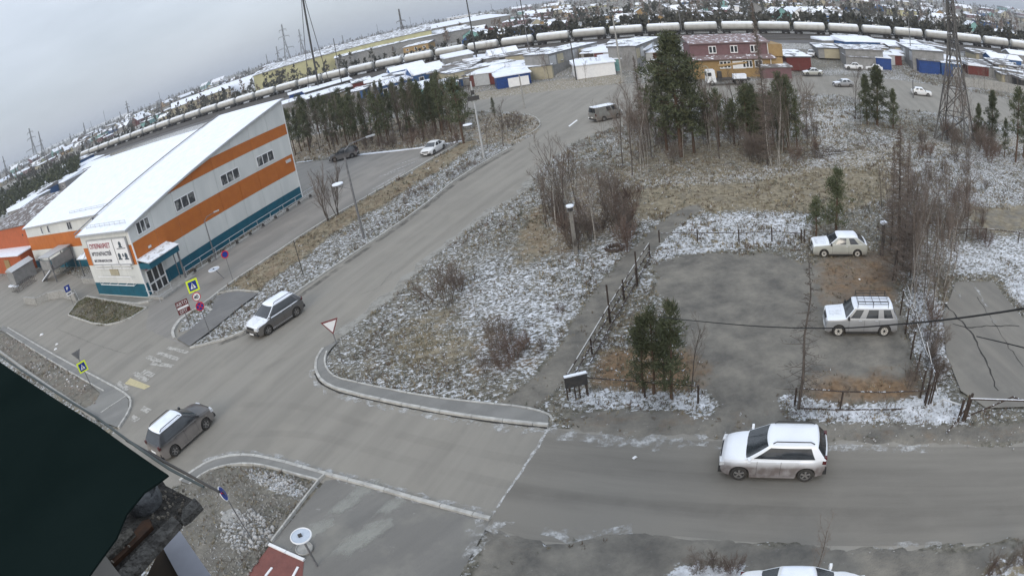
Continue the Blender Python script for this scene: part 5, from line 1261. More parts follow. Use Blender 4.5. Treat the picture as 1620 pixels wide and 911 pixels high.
# many small sheds and lock-ups between the rows
SP = []
for wi_, (wm, wn) in enumerate(((GW, 'grey'), (BG, 'beige'), (M_['redwall'], 'dark red'), (M_['blue_dull'], 'faded blue'), (DK, 'dark'), (M_['concrete'], 'concrete'))):
    SP.append((gable('p', 'shed', 1000, 60, 4.2, 6, 2.3, 0, wm, (S1, S2, SNOW)[wi_ % 3], .4, door=(BG, GW, WG, GW, BG, M_['rust'])[wi_], flat=True, name='shed'), wn, [False]))
rs_ = random.Random(4)
for zone, n_, (x0, x1), f in (('garages left of the big pine', 34, (750, 1045), lambda px: (np.interp(px, [750, 900, 1045], [100, 84, 74]), np.interp(px, [750, 820, 880, 1045], [134, 128, 112, 98]))),
                              ('huts above the row of pines', 22, (470, 755), lambda px: (np.interp(px, [470, 600, 755], [150, 128, 103]), np.interp(px, [470, 755], [168, 134]))),
                              ('garages right of the dark red garage', 30, (1305, 1500), lambda px: (np.interp(px, [1305, 1500], [72, 84]), np.interp(px, [1305, 1500], [92, 108]))),
                              ('yards below the tracks at the right', 14, (1535, 1618), lambda px: (np.interp(px, [1535, 1618], [92, 106]), np.interp(px, [1535, 1618], [118, 136])))):
    for i in range(n_):
        px = rs_.uniform(x0, x1); a, b = f(px); py = rs_.uniform(a, b); g = G(px, py); pr = SP[rs_.randrange(6)]
        o = pr[0] if not pr[2][0] else copy_tree(pr[0]); pr[2][0] = True; s = rs_.uniform(.7, 1.25)
        o.location = (g[0], g[1], g[2] - .15); o.rotation_euler = (0, 0, rs_.choice([-.4, -.38, 1.17]) + rs_.uniform(-.12, .12)); o.scale = (s * rs_.uniform(.9, 2.2), s, s * rs_.uniform(.75, 1.05))
        o['label'] = f"small {pr[1]} lock-up shed among the {zone}"; o['group'] = f"small {pr[1]} sheds, {zone}"
# the town on the rising ground: every building a thing
WALLS = [GW, BG, YW, M_['white'], M_['redwall'], M_['blue_dull'], M_['maroon'], M_['green'], GW, BG, M_['ochre']]
WN = ['grey', 'beige', 'pale yellow', 'white', 'dark red', 'blue', 'maroon', 'green', 'grey', 'beige', 'ochre']
PROTO = {}
def house_proto(wi, flat):
    key = (wi, flat)
    if key not in PROTO:
        t = gable('p', 'house', 1000, 20, 12, 9, 4.2, 0, WALLS[wi], (SNOW, S1, S2)[wi % 3], 1.2 if flat else 3, wins=3, flat=flat)
        PROTO[key] = [t, False]
    return PROTO[key]
spots = []
tries = 0
rh = random.Random(11)
while len(spots) < 285 and tries < 9000:
    tries += 1
    px = rh.uniform(10, 1618)
    # train line and horizon at this column
    yt = np.interp(px, [10, 140, 270, 420, 600, 750, 850, 960, 1075, 1280, 1425, 1538, 1620], [300, 236, 190, 142, 100, 73, 62, 52, 46, 43, 50, 60, 72])
    yh = np.interp(px, [0, 70, 151, 270, 346, 440, 540, 751, 887, 1000, 1100, 1400, 1510, 1620], [284, 246, 210, 158, 129, 100, 70, 28, 2, -15, -25, -18, 0, 18])
    u = rh.random() ** .8
    py = yt - 4 - (yt - yh - 6) * u
    if py < 1: continue
    g = G(px, py)
    r = math.hypot(g[0], g[1])
    if r > 2600 or g[1] < ry(g[0]) + 22: continue
    if any(math.hypot(px - a, (py - b) * 2.2) < max(4, 12 - r / 160) for a, b, _ in spots): continue
    if (430 < px < 790 and py > yh + 12) and rh.random() < .75: continue
    spots.append((px, py, g))
sides = ('left', 'middle', 'right')
for i, (px, py, g) in enumerate(spots):
    wi = rh.randrange(len(WALLS)); flat = rh.random() < .5; pr = house_proto(wi, flat)
    r = math.hypot(g[0], g[1]); s = rh.uniform(.5, .95) * (1 + max(0, r - 350) / 1100)
    lab = f"{'flat-roofed' if flat else 'gabled'} {WN[wi]} house with snow on its roof in the town beyond the train"
    grp = f"{'flat' if flat else 'gabled'} {WN[wi]} houses of the town beyond the train"
    o = pr[0] if not pr[1] else copy_tree(pr[0]); pr[1] = True
    o.location = (g[0], g[1], g[2] - .4); o.rotation_euler = (0, 0, rh.choice([-.38, 1.19]) + rh.uniform(-.25, .25)); o.scale = (s * rh.uniform(1, 2.0), s, s * rh.uniform(.8, 1.1))
    o['label'] = lab; o['group'] = grp
# houses and sheds on the near side of the tracks, far left
for i in range(46):
    px = rh.uniform(2, 330); yt = np.interp(px, [0, 140, 270, 420], [320, 247, 203, 154]); py = yt + rh.uniform(8, 42)
    if px > 150 and py > 262 - (px - 150) * .42: continue
    g = G(px, py); wi = rh.choice([0, 1, 5, 3, 4]); pr = house_proto(wi, True); o = pr[0] if not pr[1] else copy_tree(pr[0]); pr[1] = True
    if g[1] > ry(g[0]) - 30: continue
    s = rh.uniform(.7, 1.1)
    o.location = (g[0], g[1], g[2] - .3); o.rotation_euler = (0, 0, -.38 + rh.choice([0, math.pi / 2])); o.scale = (s * rh.uniform(1, 2.2), s, s * .8)
    o['label'] = f"flat-roofed {WN[wi]} shed among the garages beyond the left hall roof"; o['group'] = f"{WN[wi]} sheds beyond the left hall roof"
for k_, pr in list(PROTO.items()):
    if not pr[1]:
        for ch in list(pr[0].children_recursive): bpy.data.objects.remove(ch)
        bpy.data.objects.remove(pr[0])

# ================================================================== POLES, PYLONS, LAMPS
def lattice(label, base, top, wb, arms, name='power_pylon', cat='pylon', w0=None, rz=.3, bays=9, hgt=None, legw=.09):
    if hgt is None: b, hgt = height(base, top)
    else: b = G(*base)
    t = thing(name, label, cat, b, rz); m_ = MB(); w0 = w0 or hgt * .16; wt = w0 * .14
    def wz(z): u = z / hgt; return (w0 * (1 - u / .55) + wt * 1.6 * (u / .55)) / 2 if u < .55 else (wt * 1.6 + (wt - wt * 1.6) * (u - .55) / .45) / 2
    zs = [0]
    while zs[-1] < hgt * .98: zs.append(min(hgt, zs[-1] + max(hgt / bays * (1.25 if zs[-1] < hgt * .5 else .8), .1)))
    for i, j in ((-1, -1), (1, -1), (1, 1), (-1, 1)): m_.tube([(i * wz(z), j * wz(z), z) for z in zs], legw, 4)
    br = MB()
    for z0, z1 in zip(zs[:-1], zs[1:]):
        a, c = wz(z0), wz(z1)
        for (i0, j0), (i1, j1) in (((-1, -1), (1, -1)), ((1, -1), (1, 1)), ((1, 1), (-1, 1)), ((-1, 1), (-1, -1))):
            br.tube([(i0 * a, j0 * a, z0), (i1 * c, j1 * c, z1)], legw * .6, 3, cap=False); br.tube([(i1 * a, j1 * a, z0), (i0 * c, j0 * c, z1)], legw * .6, 3, cap=False)
            br.tube([(i0 * c, j0 * c, z1), (i1 * c, j1 * c, z1)], legw * .55, 3, cap=False)
    m_.build('legs_frame', [M_['lattice']], t); br.build('bracing', [M_['lattice']], t)
    for f, l in arms:
        z = hgt * f; w = wz(z)
        for s in (-1, 1):
            am = MB(); am.tube([(s * w, w, z + .05 * hgt * .6), (s * l, 0, z)], legw * .7, 4); am.tube([(s * w, -w, z + .05 * hgt * .6), (s * l, 0, z)], legw * .7, 4); am.tube([(s * w, 0, z), (s * l, 0, z)], legw * .7, 4); am.tube([(s * l, 0, z), (s * l, 0, z - .05 * hgt)], legw * .8, 4)
            am.build('cross_arm', [M_['lattice']], t)
    return t
lattice('tall steel lattice pylon with diamond bracing standing over the shrubs at the right', (1510, 222), (1500, -30), 3, [(.72, 3.4), (.86, 3.0), (.97, 2.2)], w0=4.6, rz=.5, hgt=21, legw=.11, bays=8)
FARP = [((58, 252), (46, 203), [(.35, 13), (.68, 7), (.86, 5)], 'wide three-armed pylon on the left skyline'), ((70, 246), (61, 208), [(.6, 4)], 'thin pylon just right of the wide three-armed one'),
        ((12, 276), (6, 247), [(.7, 4)], 'small pylon near the left picture edge'), ((205, 188), (198, 160), [(.62, 6), (.8, 4)], 'slim two-armed pylon over the left railway line'), ((193, 195), (190, 177), [(.6, 3)], 'short pylon left of the slim two-armed one'),
        ((136, 214), (133, 194), [(.7, 3)], 'little mast on the skyline between the left pylons'), ((114, 228), (108, 212), [(.7, 3)], 'short double-armed pylon above the left sheds'), ((456, 98), (445, 38), [(.35, 9), (.66, 6), (.84, 4)], 'tall skyline pylon left of the guyed mast'),
        ((442, 102), (436, 74), [(.6, 5)], 'short pylon beside the tall skyline pylon'), ((480, 88), (474, 46), [(.55, 4), (.75, 3)], 'narrow pylon just left of the guyed mast'), ((641, 72), (631, 14), [(.48, 6), (.66, 5)], 'slim pylon rising above the skyline factory'),
        ((544, 72), (541, 56), [(.8, 1.5)], 'short stub pylon on the skyline right of the guyed mast'), ((424, 104), (422, 86), [(.8, 1.5)], 'stub mast on the skyline above the hangar')]
for b, t_, arms, lb in FARP:
    g = G(*b); r = math.hypot(g[0], g[1]); k = r / 500
    bb_, h_ = height(b, t_)
    lattice(lb, b, t_, 3, [(f, l * h_ / 45) for f, l in arms], rz=.4, bays=7, legw=.17 * max(1, k), w0=h_ * .15)
def pole(label, base, top=None, h=None, r=.12, mt=None, cat='pole', name='utility_pole', arms=(), mesh_name='pole', taper=.7):
    if h is None: b, h = height(base, top)
    else: b = G(*base)
    t = thing(name, label, cat, b, .4)
    MB().tube([(0, 0, -.2), (0, 0, h)], [r, r * taper], 8).build('post', [mt or M_['pole']], t, 60)
    for z, l in arms: MB().tube([(-l, 0, z), (l, 0, z)], r * .4, 5).build('cross_arm', [mt or M_['pole']], t)
    return t, h
gm, gh = pole('tall guyed radio mast with three stay lines rising from the yard', (507, 149), (482, -25), r=.30, mt=M_['dark'], cat='radio mast', name='radio_mast', taper=1)
for k, a in enumerate((.3, 2.4, 4.5)):
    MB().tube([(.0, 0, gh), (math.cos(a) * 4, math.sin(a) * 4, 0)], .12, 3).build('stay', [M_['dark']], gm)
pole('dark mast left of the overhead caption crossing the skyline', (757, 108), (747, -10), r=.22, mt=M_['dark'], cat='mast', name='mast')
pole('thin mast standing on the skyline right of the office block', (836, 76), (822, -10), r=.18, mt=M_['dark'], cat='mast', name='mast')
for i, (b, t_, lb) in enumerate((((985, 131), (975, 28), 'pale concrete utility pole by the far road left of the big pine'), ((840, 98), (828, 40), 'grey catenary pole beside the train left of the garage rows'), ((1079, 53), (1073, 16), 'grey catenary pole in front of the train above the house'), ((830, 172), (826, 118), 'thin pole with a box by the far road verge'),
                                 ((1442, 100), (1424, 30), 'leaning grey pole beside the blue garage'), ((1445, 155), (1441, 128), 'short post by the small white hatchback'), ((543, 143), (535, 60), 'dark slim pole beside the guyed mast'), ((619, 84), (612, 65), 'dark pole in front of the skyline factory'), ((912, 128), (907, 62), 'dark slim pole between the garages'), ((1425, 52), (1422, 30), 'catenary pole before the train near the pylon'), ((1204, 52), (1203, 28), 'catenary pole before the train over the house roof'))):
    pole(lb, b, t_, r=.14 if i not in (0,) else .2, mt=M_['concrete'] if i in (0, 3) else M_['dark'] if i > 5 else M_['pole'])
wires = [((0, 3), 6), ((1, 2), 9)]

def disc_lamp(par, x, y, z, r=.42):
    o = MB().disc((x, y, z), (0, 0, 1), r, .10, 20).build('lamp_head', [SNOW], par)
    MB().disc((x, y, z - .09), (0, 0, 1), r * .8, .1, 18).build('lamp_glass', [M_['plastic_black']], o)
t, h = pole('tall grey street lamp with a curved arm and a lower round lamp on the verge', (576, 377), (549, 250), r=.12, cat='street lamp', name='street_lamp')
t.rotation_euler = (0, 0, 0)
ang = R(20)
arm = MB(); arm.tube([(0, 0, h), (.12, .05, h + .6), (.6, .3, h + 1.0), (2.1, 1.1, h + 1.15)], [.07, .06, .05, .04], 6); arm.build('lamp_arm', [M_['pole']], t, 60)
MB().box((2.3, 1.2, h + 1.13), (.8, .25, .12), .5).build('lantern', [M_['whitemetal']], t)
MB().tube([(0, 0, 4.5), (-1.1, .2, 4.9)], .03, 5).build('side_arm', [M_['pole']], t); disc_lamp(t, -1.2, .22, 5.15, .5)
t, h = pole('tall pale lamp post with two round lamps and a black signal box at the junction', (766, 250), (745, 130), r=.13, cat='street lamp', name='street_lamp', mt=M_['whitemetal'])
t.rotation_euler = (0, 0, 0)
MB().tube([(0, 0, 3.8), (-1.0, .2, 4.0)], .03, 5).build('side_arm', [M_['pole']], t); MB().tube([(0, 0, 2.9), (.5, .2, 2.95)], .03, 5).build('side_arm', [M_['pole']], t); disc_lamp(t, -1.2, .2, 4.2, .55)
MB().box((0, -.15, 7.2), (1.3, .3, .5)).box((0, -.15, 7.9), (.4, .3, .5)).build('signal_box', [M_['dark']], t)
t, h = pole('grey street lamp with a short curved arm by the teal supermarket railing', (342, 411), (327, 350), r=.08, cat='street lamp', name='street_lamp')
t.rotation_euler = (0, 0, 0)
MB().tube([(0, 0, h), (.3, .15, h + .35), (1.1, .6, h + .5)], .04, 6).build('lamp_arm', [M_['pole']], t); MB().box((1.3, .7, h + .52), (.6, .25, .10), .5).build('lantern', [M_['whitemetal']], t)
for (b, tp, lb, fl) in (((355, 440), (339, 428), 'low round snow-topped lamp on a post in the parking forecourt', 0), ((502, 895), (478, 851), 'round-headed lamp post seen from above in the paved yard at the bottom', 1)):
    bb_ = G(*b); best = height(b, tp)[1]
    t = thing('round_lamp', lb, 'lamp', bb_, 0)
    q = G(tp[0], tp[1], best); dx, dy = q[0] - bb_[0], q[1] - bb_[1]
    MB().tube([(0, 0, -.1), (dx * .8, dy * .8, best)], .045, 6).build('post', [M_['pole']], t)
    r_ = .42 if fl else .55
    hd = MB().disc((dx, dy, best + .1), (0, 0, 1), r_, .06, 28).build('lamp_head', [mat('pale_blue_enamel', (.50, .55, .62), .5, (.42, .47, .54), 3)], t)
    m_ = MB(); m_.tube([(dx + r_ * math.cos(a), dy + r_ * math.sin(a), best + .13) for a in np.linspace(0, 2 * math.pi, 29)], .03, 5); m_.build('rim', [M_['white']], hd)
    MB().box((dx - .03, dy, best + .16), (.16, .16, .05), .5).build('cap', [M_['dark']], hd)
    if fl: MB().tube([(dx - .2, dy - .3, best), (dx - .5, dy - .55, best - .1)], .02, 4).build('bracket', [M_['pole']], t)
ml = G(482, 869); t = thing('planter_ring', 'pale stone ring lying on the paving beside the round-headed lamp', 'ring', (ml[0], ml[1], .03))
MB().disc((0, 0, 0), (0, 0, 1), .36, .08, 24).build('base', [M_['concrete']], t); m_ = MB(); m_.tube([(.36 * math.cos(a), .36 * math.sin(a), .05) for a in np.linspace(0, 2 * math.pi, 25)], .035, 5); m_.build('rim', [M_['concrete']], t)
rm_ = GP([(426, 864), (481, 888), (474, 960), (360, 960), (395, 905)])
sheet('red_doormat', rm_, .02, mat('red_rubber_paving', (.21, .085, .072), .9, (.165, .07, .06), 2, bump=.3, bscale=30), kind='structure')
kerb([(426, 862), (482, 887)], wd=.16, z=.10, smoothn=0, mt=M_['white'], name='white_edging'); kerb([(472, 897), (462, 916)], wd=.12, z=.05, smoothn=0, mt=M_['white'], name='white_edging'); kerb([(431, 898), (420, 912)], wd=.12, z=.05, smoothn=0, mt=M_['white'], name='white_edging')

# ---------------------------------------------------------------- signs
def sign_root(label, base, cat='road sign', name='road_sign', face=None):
    b = G(*base); rz = math.atan2(-b[1], -b[0]) + R(90) if face is None else face   # local -y faces the camera
    return thing(name, label, cat, b, rz), b
def ring_poly(r, n=28): return [(r * math.cos(2 * math.pi * k / n), r * math.sin(2 * math.pi * k / n)) for k in range(n)]
def plate(name, poly, z, mt, par, y=-.05, t=.02, x=0):
    m_ = MB(); n = len(poly)
    m_.add([(x + p[0], y, z + p[1]) for p in poly] + [(x + p[0], y - t, z + p[1]) for p in poly], [tuple(range(n)), tuple(range(n, 2 * n))[::-1]] + [(i, n + i, n + (i + 1) % n, (i + 1) % n) for i in range(n)])
    return m_.build(name, [mt], par)
sq = lambda a: [(-a, -a), (a, -a), (a, a), (-a, a)]
def pedestrian(t, z, s):
    p = plate('crossing_plate', sq(s), z, M_['sign_yellow'], t); plate('blue_square', sq(s * .72), z, M_['sign_blue'], p, y=-.072, t=.008)
    plate('white_triangle', [(-s * .5, -s * .45), (s * .5, -s * .45), (0, s * .52)], z, M_['white'], p, y=-.082, t=.008)
    m_ = MB(); m_.box((.0, -.094, z + .02 * s), (s * .1, .008, s * .34)); m_.box((s * .07, -.094, z - s * .26), (s * .08, .008, s * .26)); m_.box((-s * .08, -.094, z - s * .26), (s * .08, .008, s * .26)); m_.disc((0, -.094, z + s * .26), (0, 1, 0), s * .07, .008, 8); m_.box((0, -.094, z + .03 * s), (s * .3, .008, s * .06)); m_.build('walking_figure', [INK], p)
t, b = sign_root('tall post with yellow-bordered crossing sign, round 40 limit and round no-stopping sign', (332, 527))
MB().tube([(0, 0, -.2), (0, 0, 4.35)], .035, 8).build('post', [M_['pole']], t)
pedestrian(t, 3.85, .46)
p = plate('speed_plate', ring_poly(.33), 2.98, M_['sign_red'], t); plate('white_disc', ring_poly(.275), 2.98, M_['white'], p, y=-.072, t=.008); text('lettering', '40', .36, INK, p, (-.215, -.085, 2.86), (R(90), 0, 0), .003, bold=.012)
p = plate('no_stopping_plate', ring_poly(.34), 2.22, M_['sign_red'], t); plate('blue_disc', ring_poly(.27), 2.22, M_['sign_blue'], p, y=-.072, t=.008)
for a in (R(45), R(-45)): m_ = MB(); m_.add([(math.cos(a) * u * .28 - math.sin(a) * v * .035, -.084, 2.22 + math.sin(a) * u * .28 + math.cos(a) * v * .035) for u, v in ((-1, -1), (1, -1), (1, 1), (-1, 1))], [(0, 1, 2, 3)]); m_.build('red_bar', [M_['sign_red']], p)
t, b = sign_root('small dark red information board on a stub leg beside the crossing sign post', (301, 517), cat='board', name='information_board')
b2 = plate('board', [(-.55, -.52), (.55, -.52), (.55, .52), (-.55, .52)], 1.75, mat('red_brown_board', (.14, .03, .03), .6), t); plate('white_stripe', [(-.5, -.12), (.5, -.12), (.5, .06), (-.5, .06)], 1.75, M_['white'], b2, y=-.072, t=.006)
text('lettering', 'АВТО', .36, M_['white'], b2, (-.5, -.08, 1.92), (R(90), 0, 0), .003); text('lettering', 'ОПТ', .34, M_['white'], b2, (-.42, -.08, 1.30), (R(90), 0, 0), .003)
MB().tube([(0, 0, 0), (0, 0, 1.5)], .04, 6).build('post', [M_['pole']], t)
t, b = sign_root('yellow-bordered crossing sign with a triangular sign back beside the left kerb', (146, 614))
MB().tube([(0, 0, -.1), (0, 0, 2.75)], .035, 8).build('post', [M_['pole']], t); pedestrian(t, 1.85, .40)
tri = [(-.42, .35), (.42, .35), (0, -.38)]; plate('triangle_back', tri, 2.75, M_['pole'], t, y=.05)
t, b = sign_root('white and red give-way triangle sign on the corner of the grass triangle', (544, 578))
MB().tube([(0, 0, -.1), (0, 0, 2.85)], .03, 8).build('post', [M_['pole']], t)
p = plate('triangle_plate', [(-.5, .42), (.5, .42), (0, -.45)], 2.5, mat('faded_red_rim', (.20, .06, .06), .6), t); plate('white_triangle', [(-.38, .33), (.38, .33), (0, -.31)], 2.5, M_['white'], p, y=-.072, t=.006)
t, b = sign_root('blue no-stopping disc on a leaning thin post in the gravel bed at the bottom', (397, 851), face=R(-70))
q = G(353, 778, 2.7); dx, dy = q[0] - b[0], q[1] - b[1]; ca, sa = math.cos(R(70)), math.sin(R(70)); lx, ly = dx * ca - dy * sa, dx * sa + dy * ca
MB().tube([(0, 0, -.1), (lx, ly, 2.75)], .03, 8).build('post', [M_['pole']], t)
p = MB(); p = thing('x', None, None); bpy.data.objects.remove(p)
p = MB().disc((lx, ly - .05, 2.62), (0, 1, .25), .30, .05, 28).build('sign_plate', [M_['sign_blue']], t); MB().disc((lx, ly - .05, 2.62), (0, 1, .25), .34, .02, 28).build('white_rim', [M_['white']], p)
MB().tube([(lx - .2, ly - .05, 2.42), (lx + .2, ly - .05, 2.82)], .034, 4).build('red_bar', [M_['sign_red']], p)
for (b, tp, lb, z, kind) in (((369, 444), (357, 405), 'small round red and blue sign on a thin post in the forecourt', 2.6, 0), ((116, 482), (108, 456), 'blue parking sign above a small white plate before the recess', 2.2, 1), ((290, 0), (0, 0), '', 0, 9)):
    if kind == 9: continue
    t, bb_ = sign_root(lb, b); MB().tube([(0, 0, -.1), (0, 0, z)], .03, 6).build('post', [M_['pole']], t)
    if kind == 0:
        p = plate('sign_plate', ring_poly(.35), z - .1, M_['sign_red'], t); plate('blue_disc', ring_poly(.26), z - .1, M_['sign_blue'], p, y=-.072, t=.006)
    else:
        p = plate('parking_plate', sq(.36), z - .2, M_['sign_blue'], t); text('lettering', 'P', .5, M_['white'], p, (-.15, -.075, z - .37), (R(90), 0, 0), .003, bold=.02); plate('white_plate', [(-.36, -.18), (.36, -.18), (.36, .18), (-.36, .18)], z - .85, M_['white'], t); plate('plate_print', [(-.25, -.06), (.25, -.06), (.25, .08), (-.25, .08)], z - .85, INK, t, y=-.072, t=.005)
pole('thin dark post standing in the dry verge beside the main road', (481, 437), (467, 382), r=.04, mt=M_['dark'], name='thin_post', cat='post')

# ---------------------------------------------------------------- fences
def fence(label, posts, rails, r=.045, pr=.05, mt='rust', cat='fence', name='pipe_fence', gr=None):
    t = thing(name, label, cat, (0, 0, 0))
    for b, h in posts:
        g = G(*b); MB().tube([g - [0, 0, .2], g + [rnd.uniform(-.03, .03), rnd.uniform(-.03, .03), h]], pr, 7).build('post', [M_['rust']], t)
    for pts, h0, h1, snowy in rails:
        P = [G(*p) for p in pts]; n = len(P); m_ = MB(); Q = [p + [0, 0, h0 + (h1 - h0) * i / max(1, n - 1)] for i, p in enumerate(P)]
        m_.tube(Q, r, 6)
        o = m_.build('rail', [M_[mt]], t)
        if snowy:
            s = MB()
            for q0, q1 in zip(Q[:-1], Q[1:]):
                for f in np.arange(0, .98, .125):
                    if rnd.random() < .72: a_ = q0 + (q1 - q0) * f; b_ = q0 + (q1 - q0) * (f + .12); s.tube([a_ + [0, 0, r * .8], b_ + [0, 0, r * .8]], r * .62, 5)
            so = s.build('snow_line', [mat('old_snow', (.62, .62, .62), .8, (.42, .41, .39), 6)], o); so['kind'] = 'stuff'
    return t
fence('rusty pipe fence with a snow-covered top rail running beside the footpath', [((902, 622), 1.1), ((937, 562), 1.0), ((965, 512), 1.0), ((966, 511), 2.3), ((987, 475), 1.3), ((988, 473), 1.0), ((1008, 455), 1.3), ((1009, 452), 2.2), ((1028, 408), 1.0)],
      [([(902, 622), (937, 562), (965, 512), (987, 475), (1008, 440), (1028, 408)], 1.05, 1.0, True), ([(902, 622), (937, 562), (965, 512), (987, 475), (1008, 440), (1028, 408)], .55, .5, False), ([(935, 580), (968, 520), (990, 482), (1029, 412)], .25, .25, False)], r=.045)
fence('low wire-railed post fence along the back of the dirt lot', [((1043, 385), 1.0), ((1103, 385), 1.0), ((1169, 385), 1.0), ((1221, 382), 1.0), ((1268, 386), 1.05), ((1272, 386), 1.05)], [([(1043, 385), (1103, 385), (1169, 385), (1221, 382), (1270, 386)], .75, .75, False)], r=.025)
fence('thin pipe fence from the black board to the stub post by the lot entrance', [((930, 626), .9), ((1020, 630), .9), ((1104, 638), 1.0)], [([(930, 622), (1020, 628), (1104, 634)], .88, .8, False)], r=.03)
fence('pipe fence along the snowy edge of the lot right of the entrance', [((1257, 642), .95), ((1263, 646), 1.0), ((1329, 648), 1.0), ((1463, 644), 1.3)], [([(1262, 642), (1329, 646), (1400, 646), (1462, 642)], .95, .85, False), ([(1262, 648), (1329, 650), (1400, 650), (1462, 648)], .08, .08, False)], r=.035)
fence('tumbledown pole fence leaning along the right side of the dirt lot', [((1424, 500), 1.6), ((1432, 530), 1.6), ((1440, 570), 1.7), ((1447, 605), 1.6), ((1462, 640), 1.9), ((1468, 642), 1.9), ((1472, 640), 1.8), ((1455, 632), 1.6)],
      [([(1424, 490), (1443, 540), (1456, 590), (1470, 630)], 1.3, 1.4, True), ([(1432, 486), (1448, 548)], 1.3, 1.3, True), ([(1457, 590), (1477, 650)], 1.7, .9, True), ([(1430, 520), (1462, 640)], .4, .5, False)], r=.035, mt='darkwood')
fence('old fence with a snow-lined rail beyond the bushes at the right', [((1558, 383), 1.1), ((1500, 380), 1.0), ((1610, 386), 1.0)], [([(1500, 380), (1558, 381), (1640, 390)], .95, .95, True)], r=.04)
t = thing('pipe_gate', 'pipe gate with diagonal braces and snow on its top bar at the right', 'gate', (0, 0, 0))
g0, g1, g2 = G(1522, 668), G(1590, 664), G(1700, 672)
for g, h in ((g0, 1.45), (g0 + [.16, 0, 0], 1.5), (g0 + [-.25, .1, 0], 1.3)): MB().tube([g - [0, 0, .2], g + [.02, 0, h]], .07, 8).build('post', [M_['rust']], t)
z = 1.28
for a, b_, nm in ((g0 + [0, 0, z], g2 + [0, 0, z], 'top_bar'), (g0 + [0, 0, .25], g1 + [0, 0, z], 'brace'), (g1 + [0, 0, z], g2 + [0, 0, .25], 'brace'), (g0 + [-.1, 0, .7], g0 + [-1.3, -.3, .1], 'brace')): MB().tube([a, b_], .04, 7).build(nm, [M_['rust']], t)
MB().tube([g0 + [0, 0, z + .04], g2 + [0, 0, z + .04]], .018, 6).build('snow_line', [SNOW], t)
MB().tube([G(1484, 655) + [0, 0, .85], g0 + [0, 0, .85]], .04, 6).build('side_rail', [M_['whitemetal']], t)
t = thing('black_notice_board', 'black sloping board with snow on its top edge standing on four legs', 'notice board', G(915, 632), R(4))
MB().box((0, 0, 1.05), (1.02, .12, .56)).build('board', [M_['dark']], t); MB().box((0, .02, 1.36), (1.02, .16, .05)).build('snow_cap', [SNOW], t)
for x in (-.46, -.1, .1, .46): MB().tube([(x, 0, 0), (x, 0, .85)], .035, 6).build('leg', [M_['rust']], t)
t = thing('concrete_stub', 'thick grey concrete post with a snow cap among the bare trees', 'post', G(912, 404)); h = height((912, 404), (906, 332))[1]
MB().box((0, 0, h / 2), (.22, .22, h), .3, 0, (.85, .85)).build('shaft', [mat('old_concrete', (.24, .225, .20), .9, (.16, .15, .135), 5)], t); MB().box((0, 0, h + .15), (.26, .26, .3), .3).build('head', [M_['dark']], t); MB().disc((0, 0, h + .34), (0, 0, 1), .26, .1, 12).build('snow_cap', [SNOW], t)
t = thing('old_post', 'dark gnarled post with a snow cap right of the cream hatchback', 'post', G(1395, 405)); h = height((1395, 405), (1390, 352))[1]
MB().tube([(0, 0, 0), (.05, 0, h * .5), (-.02, 0, h)], [.16, .13, .14], 8).build('shaft', [M_['darkwood']], t); MB().box((0, 0, h + .06), (.42, .36, .14)).build('snow_cap', [SNOW], t)
t = thing('manhole_ring', 'dark rusty tyre-like ring lying by the fallen fence end', 'ring', G(973, 396) + [0, 0, .12]); m_ = MB(); m_.tube([(.55 * math.cos(a), .5 * math.sin(a), .05) for a in np.linspace(0, 2 * math.pi, 21)], .16, 7); m_.build('ring', [M_['rust']], t)
t = thing('manhole', 'round dark manhole sunk in the gravel bed beside the blue sign', 'manhole', G(367, 818) + [0, 0, .05]); MB().disc((0, 0, 0), (0, 0, 1), .5, .1, 22).build('cover', [M_['concrete']], t)

# ================================================================== VEGETATION
def pine_mesh(seed, h=10, r=2.4, base=.22, n=420, clump=.42, k=10, conic=.75, thin=.12):
    """Trunk with whorls of boughs; needle clumps of thin triangles along and at the end of the boughs."""
    q = np.random.default_rng(seed); tr = MB(); pts = [(0, 0, -.2)]; x = y = 0
    for z in np.linspace(.15, 1, 7): x += q.normal(0, .012) * h * .3; y += q.normal(0, .012) * h * .3; pts.append((x, y, z * h * .97))
    tr.tube(pts, list(np.linspace(.018 * h, .004 * h, len(pts))), 7)
    P = np.array(pts); cent = []
    for i in range(n):
        u = q.random() ** .85; z = base + (1 - base) * u
        prof = (1 - u) ** conic * (.45 + .55 * min(1, u * 4)) * (.62 + .38 * math.sin(z * 23 + seed) ) * 1.25 + .05
        a = q.random() * 2 * math.pi; rr_ = r * prof * (.35 + .65 * q.random() ** .5) * (1 + .25 * math.sin(a * 3 + seed) * math.sin(z * 11 + seed))
        cx, cy = np.interp(z * h, P[:, 2], P[:, 0]), np.interp(z * h, P[:, 2], P[:, 1])
        c = np.array([cx + rr_ * math.cos(a), cy + rr_ * math.sin(a), z * h - rr_ * .10 + q.normal(0, .02) * h])
        cent.append(c)
        if i % 4 == 0: tr.tube([(cx, cy, z * h - rr_ * .25), c], [.022 * h * .16, .008], 3, cap=False)
    C = np.array(cent); m = len(C) * k
    cc = np.repeat(C, k, 0) + q.normal(0, clump * .42, (m, 3)) * [1, 1, .7]
    d = q.normal(0, 1, (m, 3)); d[:, 2] = np.abs(d[:, 2]) * .9 + .25; d /= np.linalg.norm(d, axis=1)[:, None]
    s = np.cross(d, q.normal(0, 1, (m, 3))); s /= np.linalg.norm(s, axis=1)[:, None]
    L_ = clump * (.55 + .5 * q.random((m, 1))); wv = s * clump * thin
    V = np.stack([cc - wv, cc + wv, cc + d * L_], 1).reshape(-1, 3)
    tm_ = tr.mesh('trunk', [M_['pinebark']], 60)
    cm_ = bpy.data.meshes.new('crown'); cm_.from_pydata(V.tolist(), [], np.arange(len(V)).reshape(-1, 3).tolist()); cm_.materials.append(M_['needle'])
    return tm_, cm_

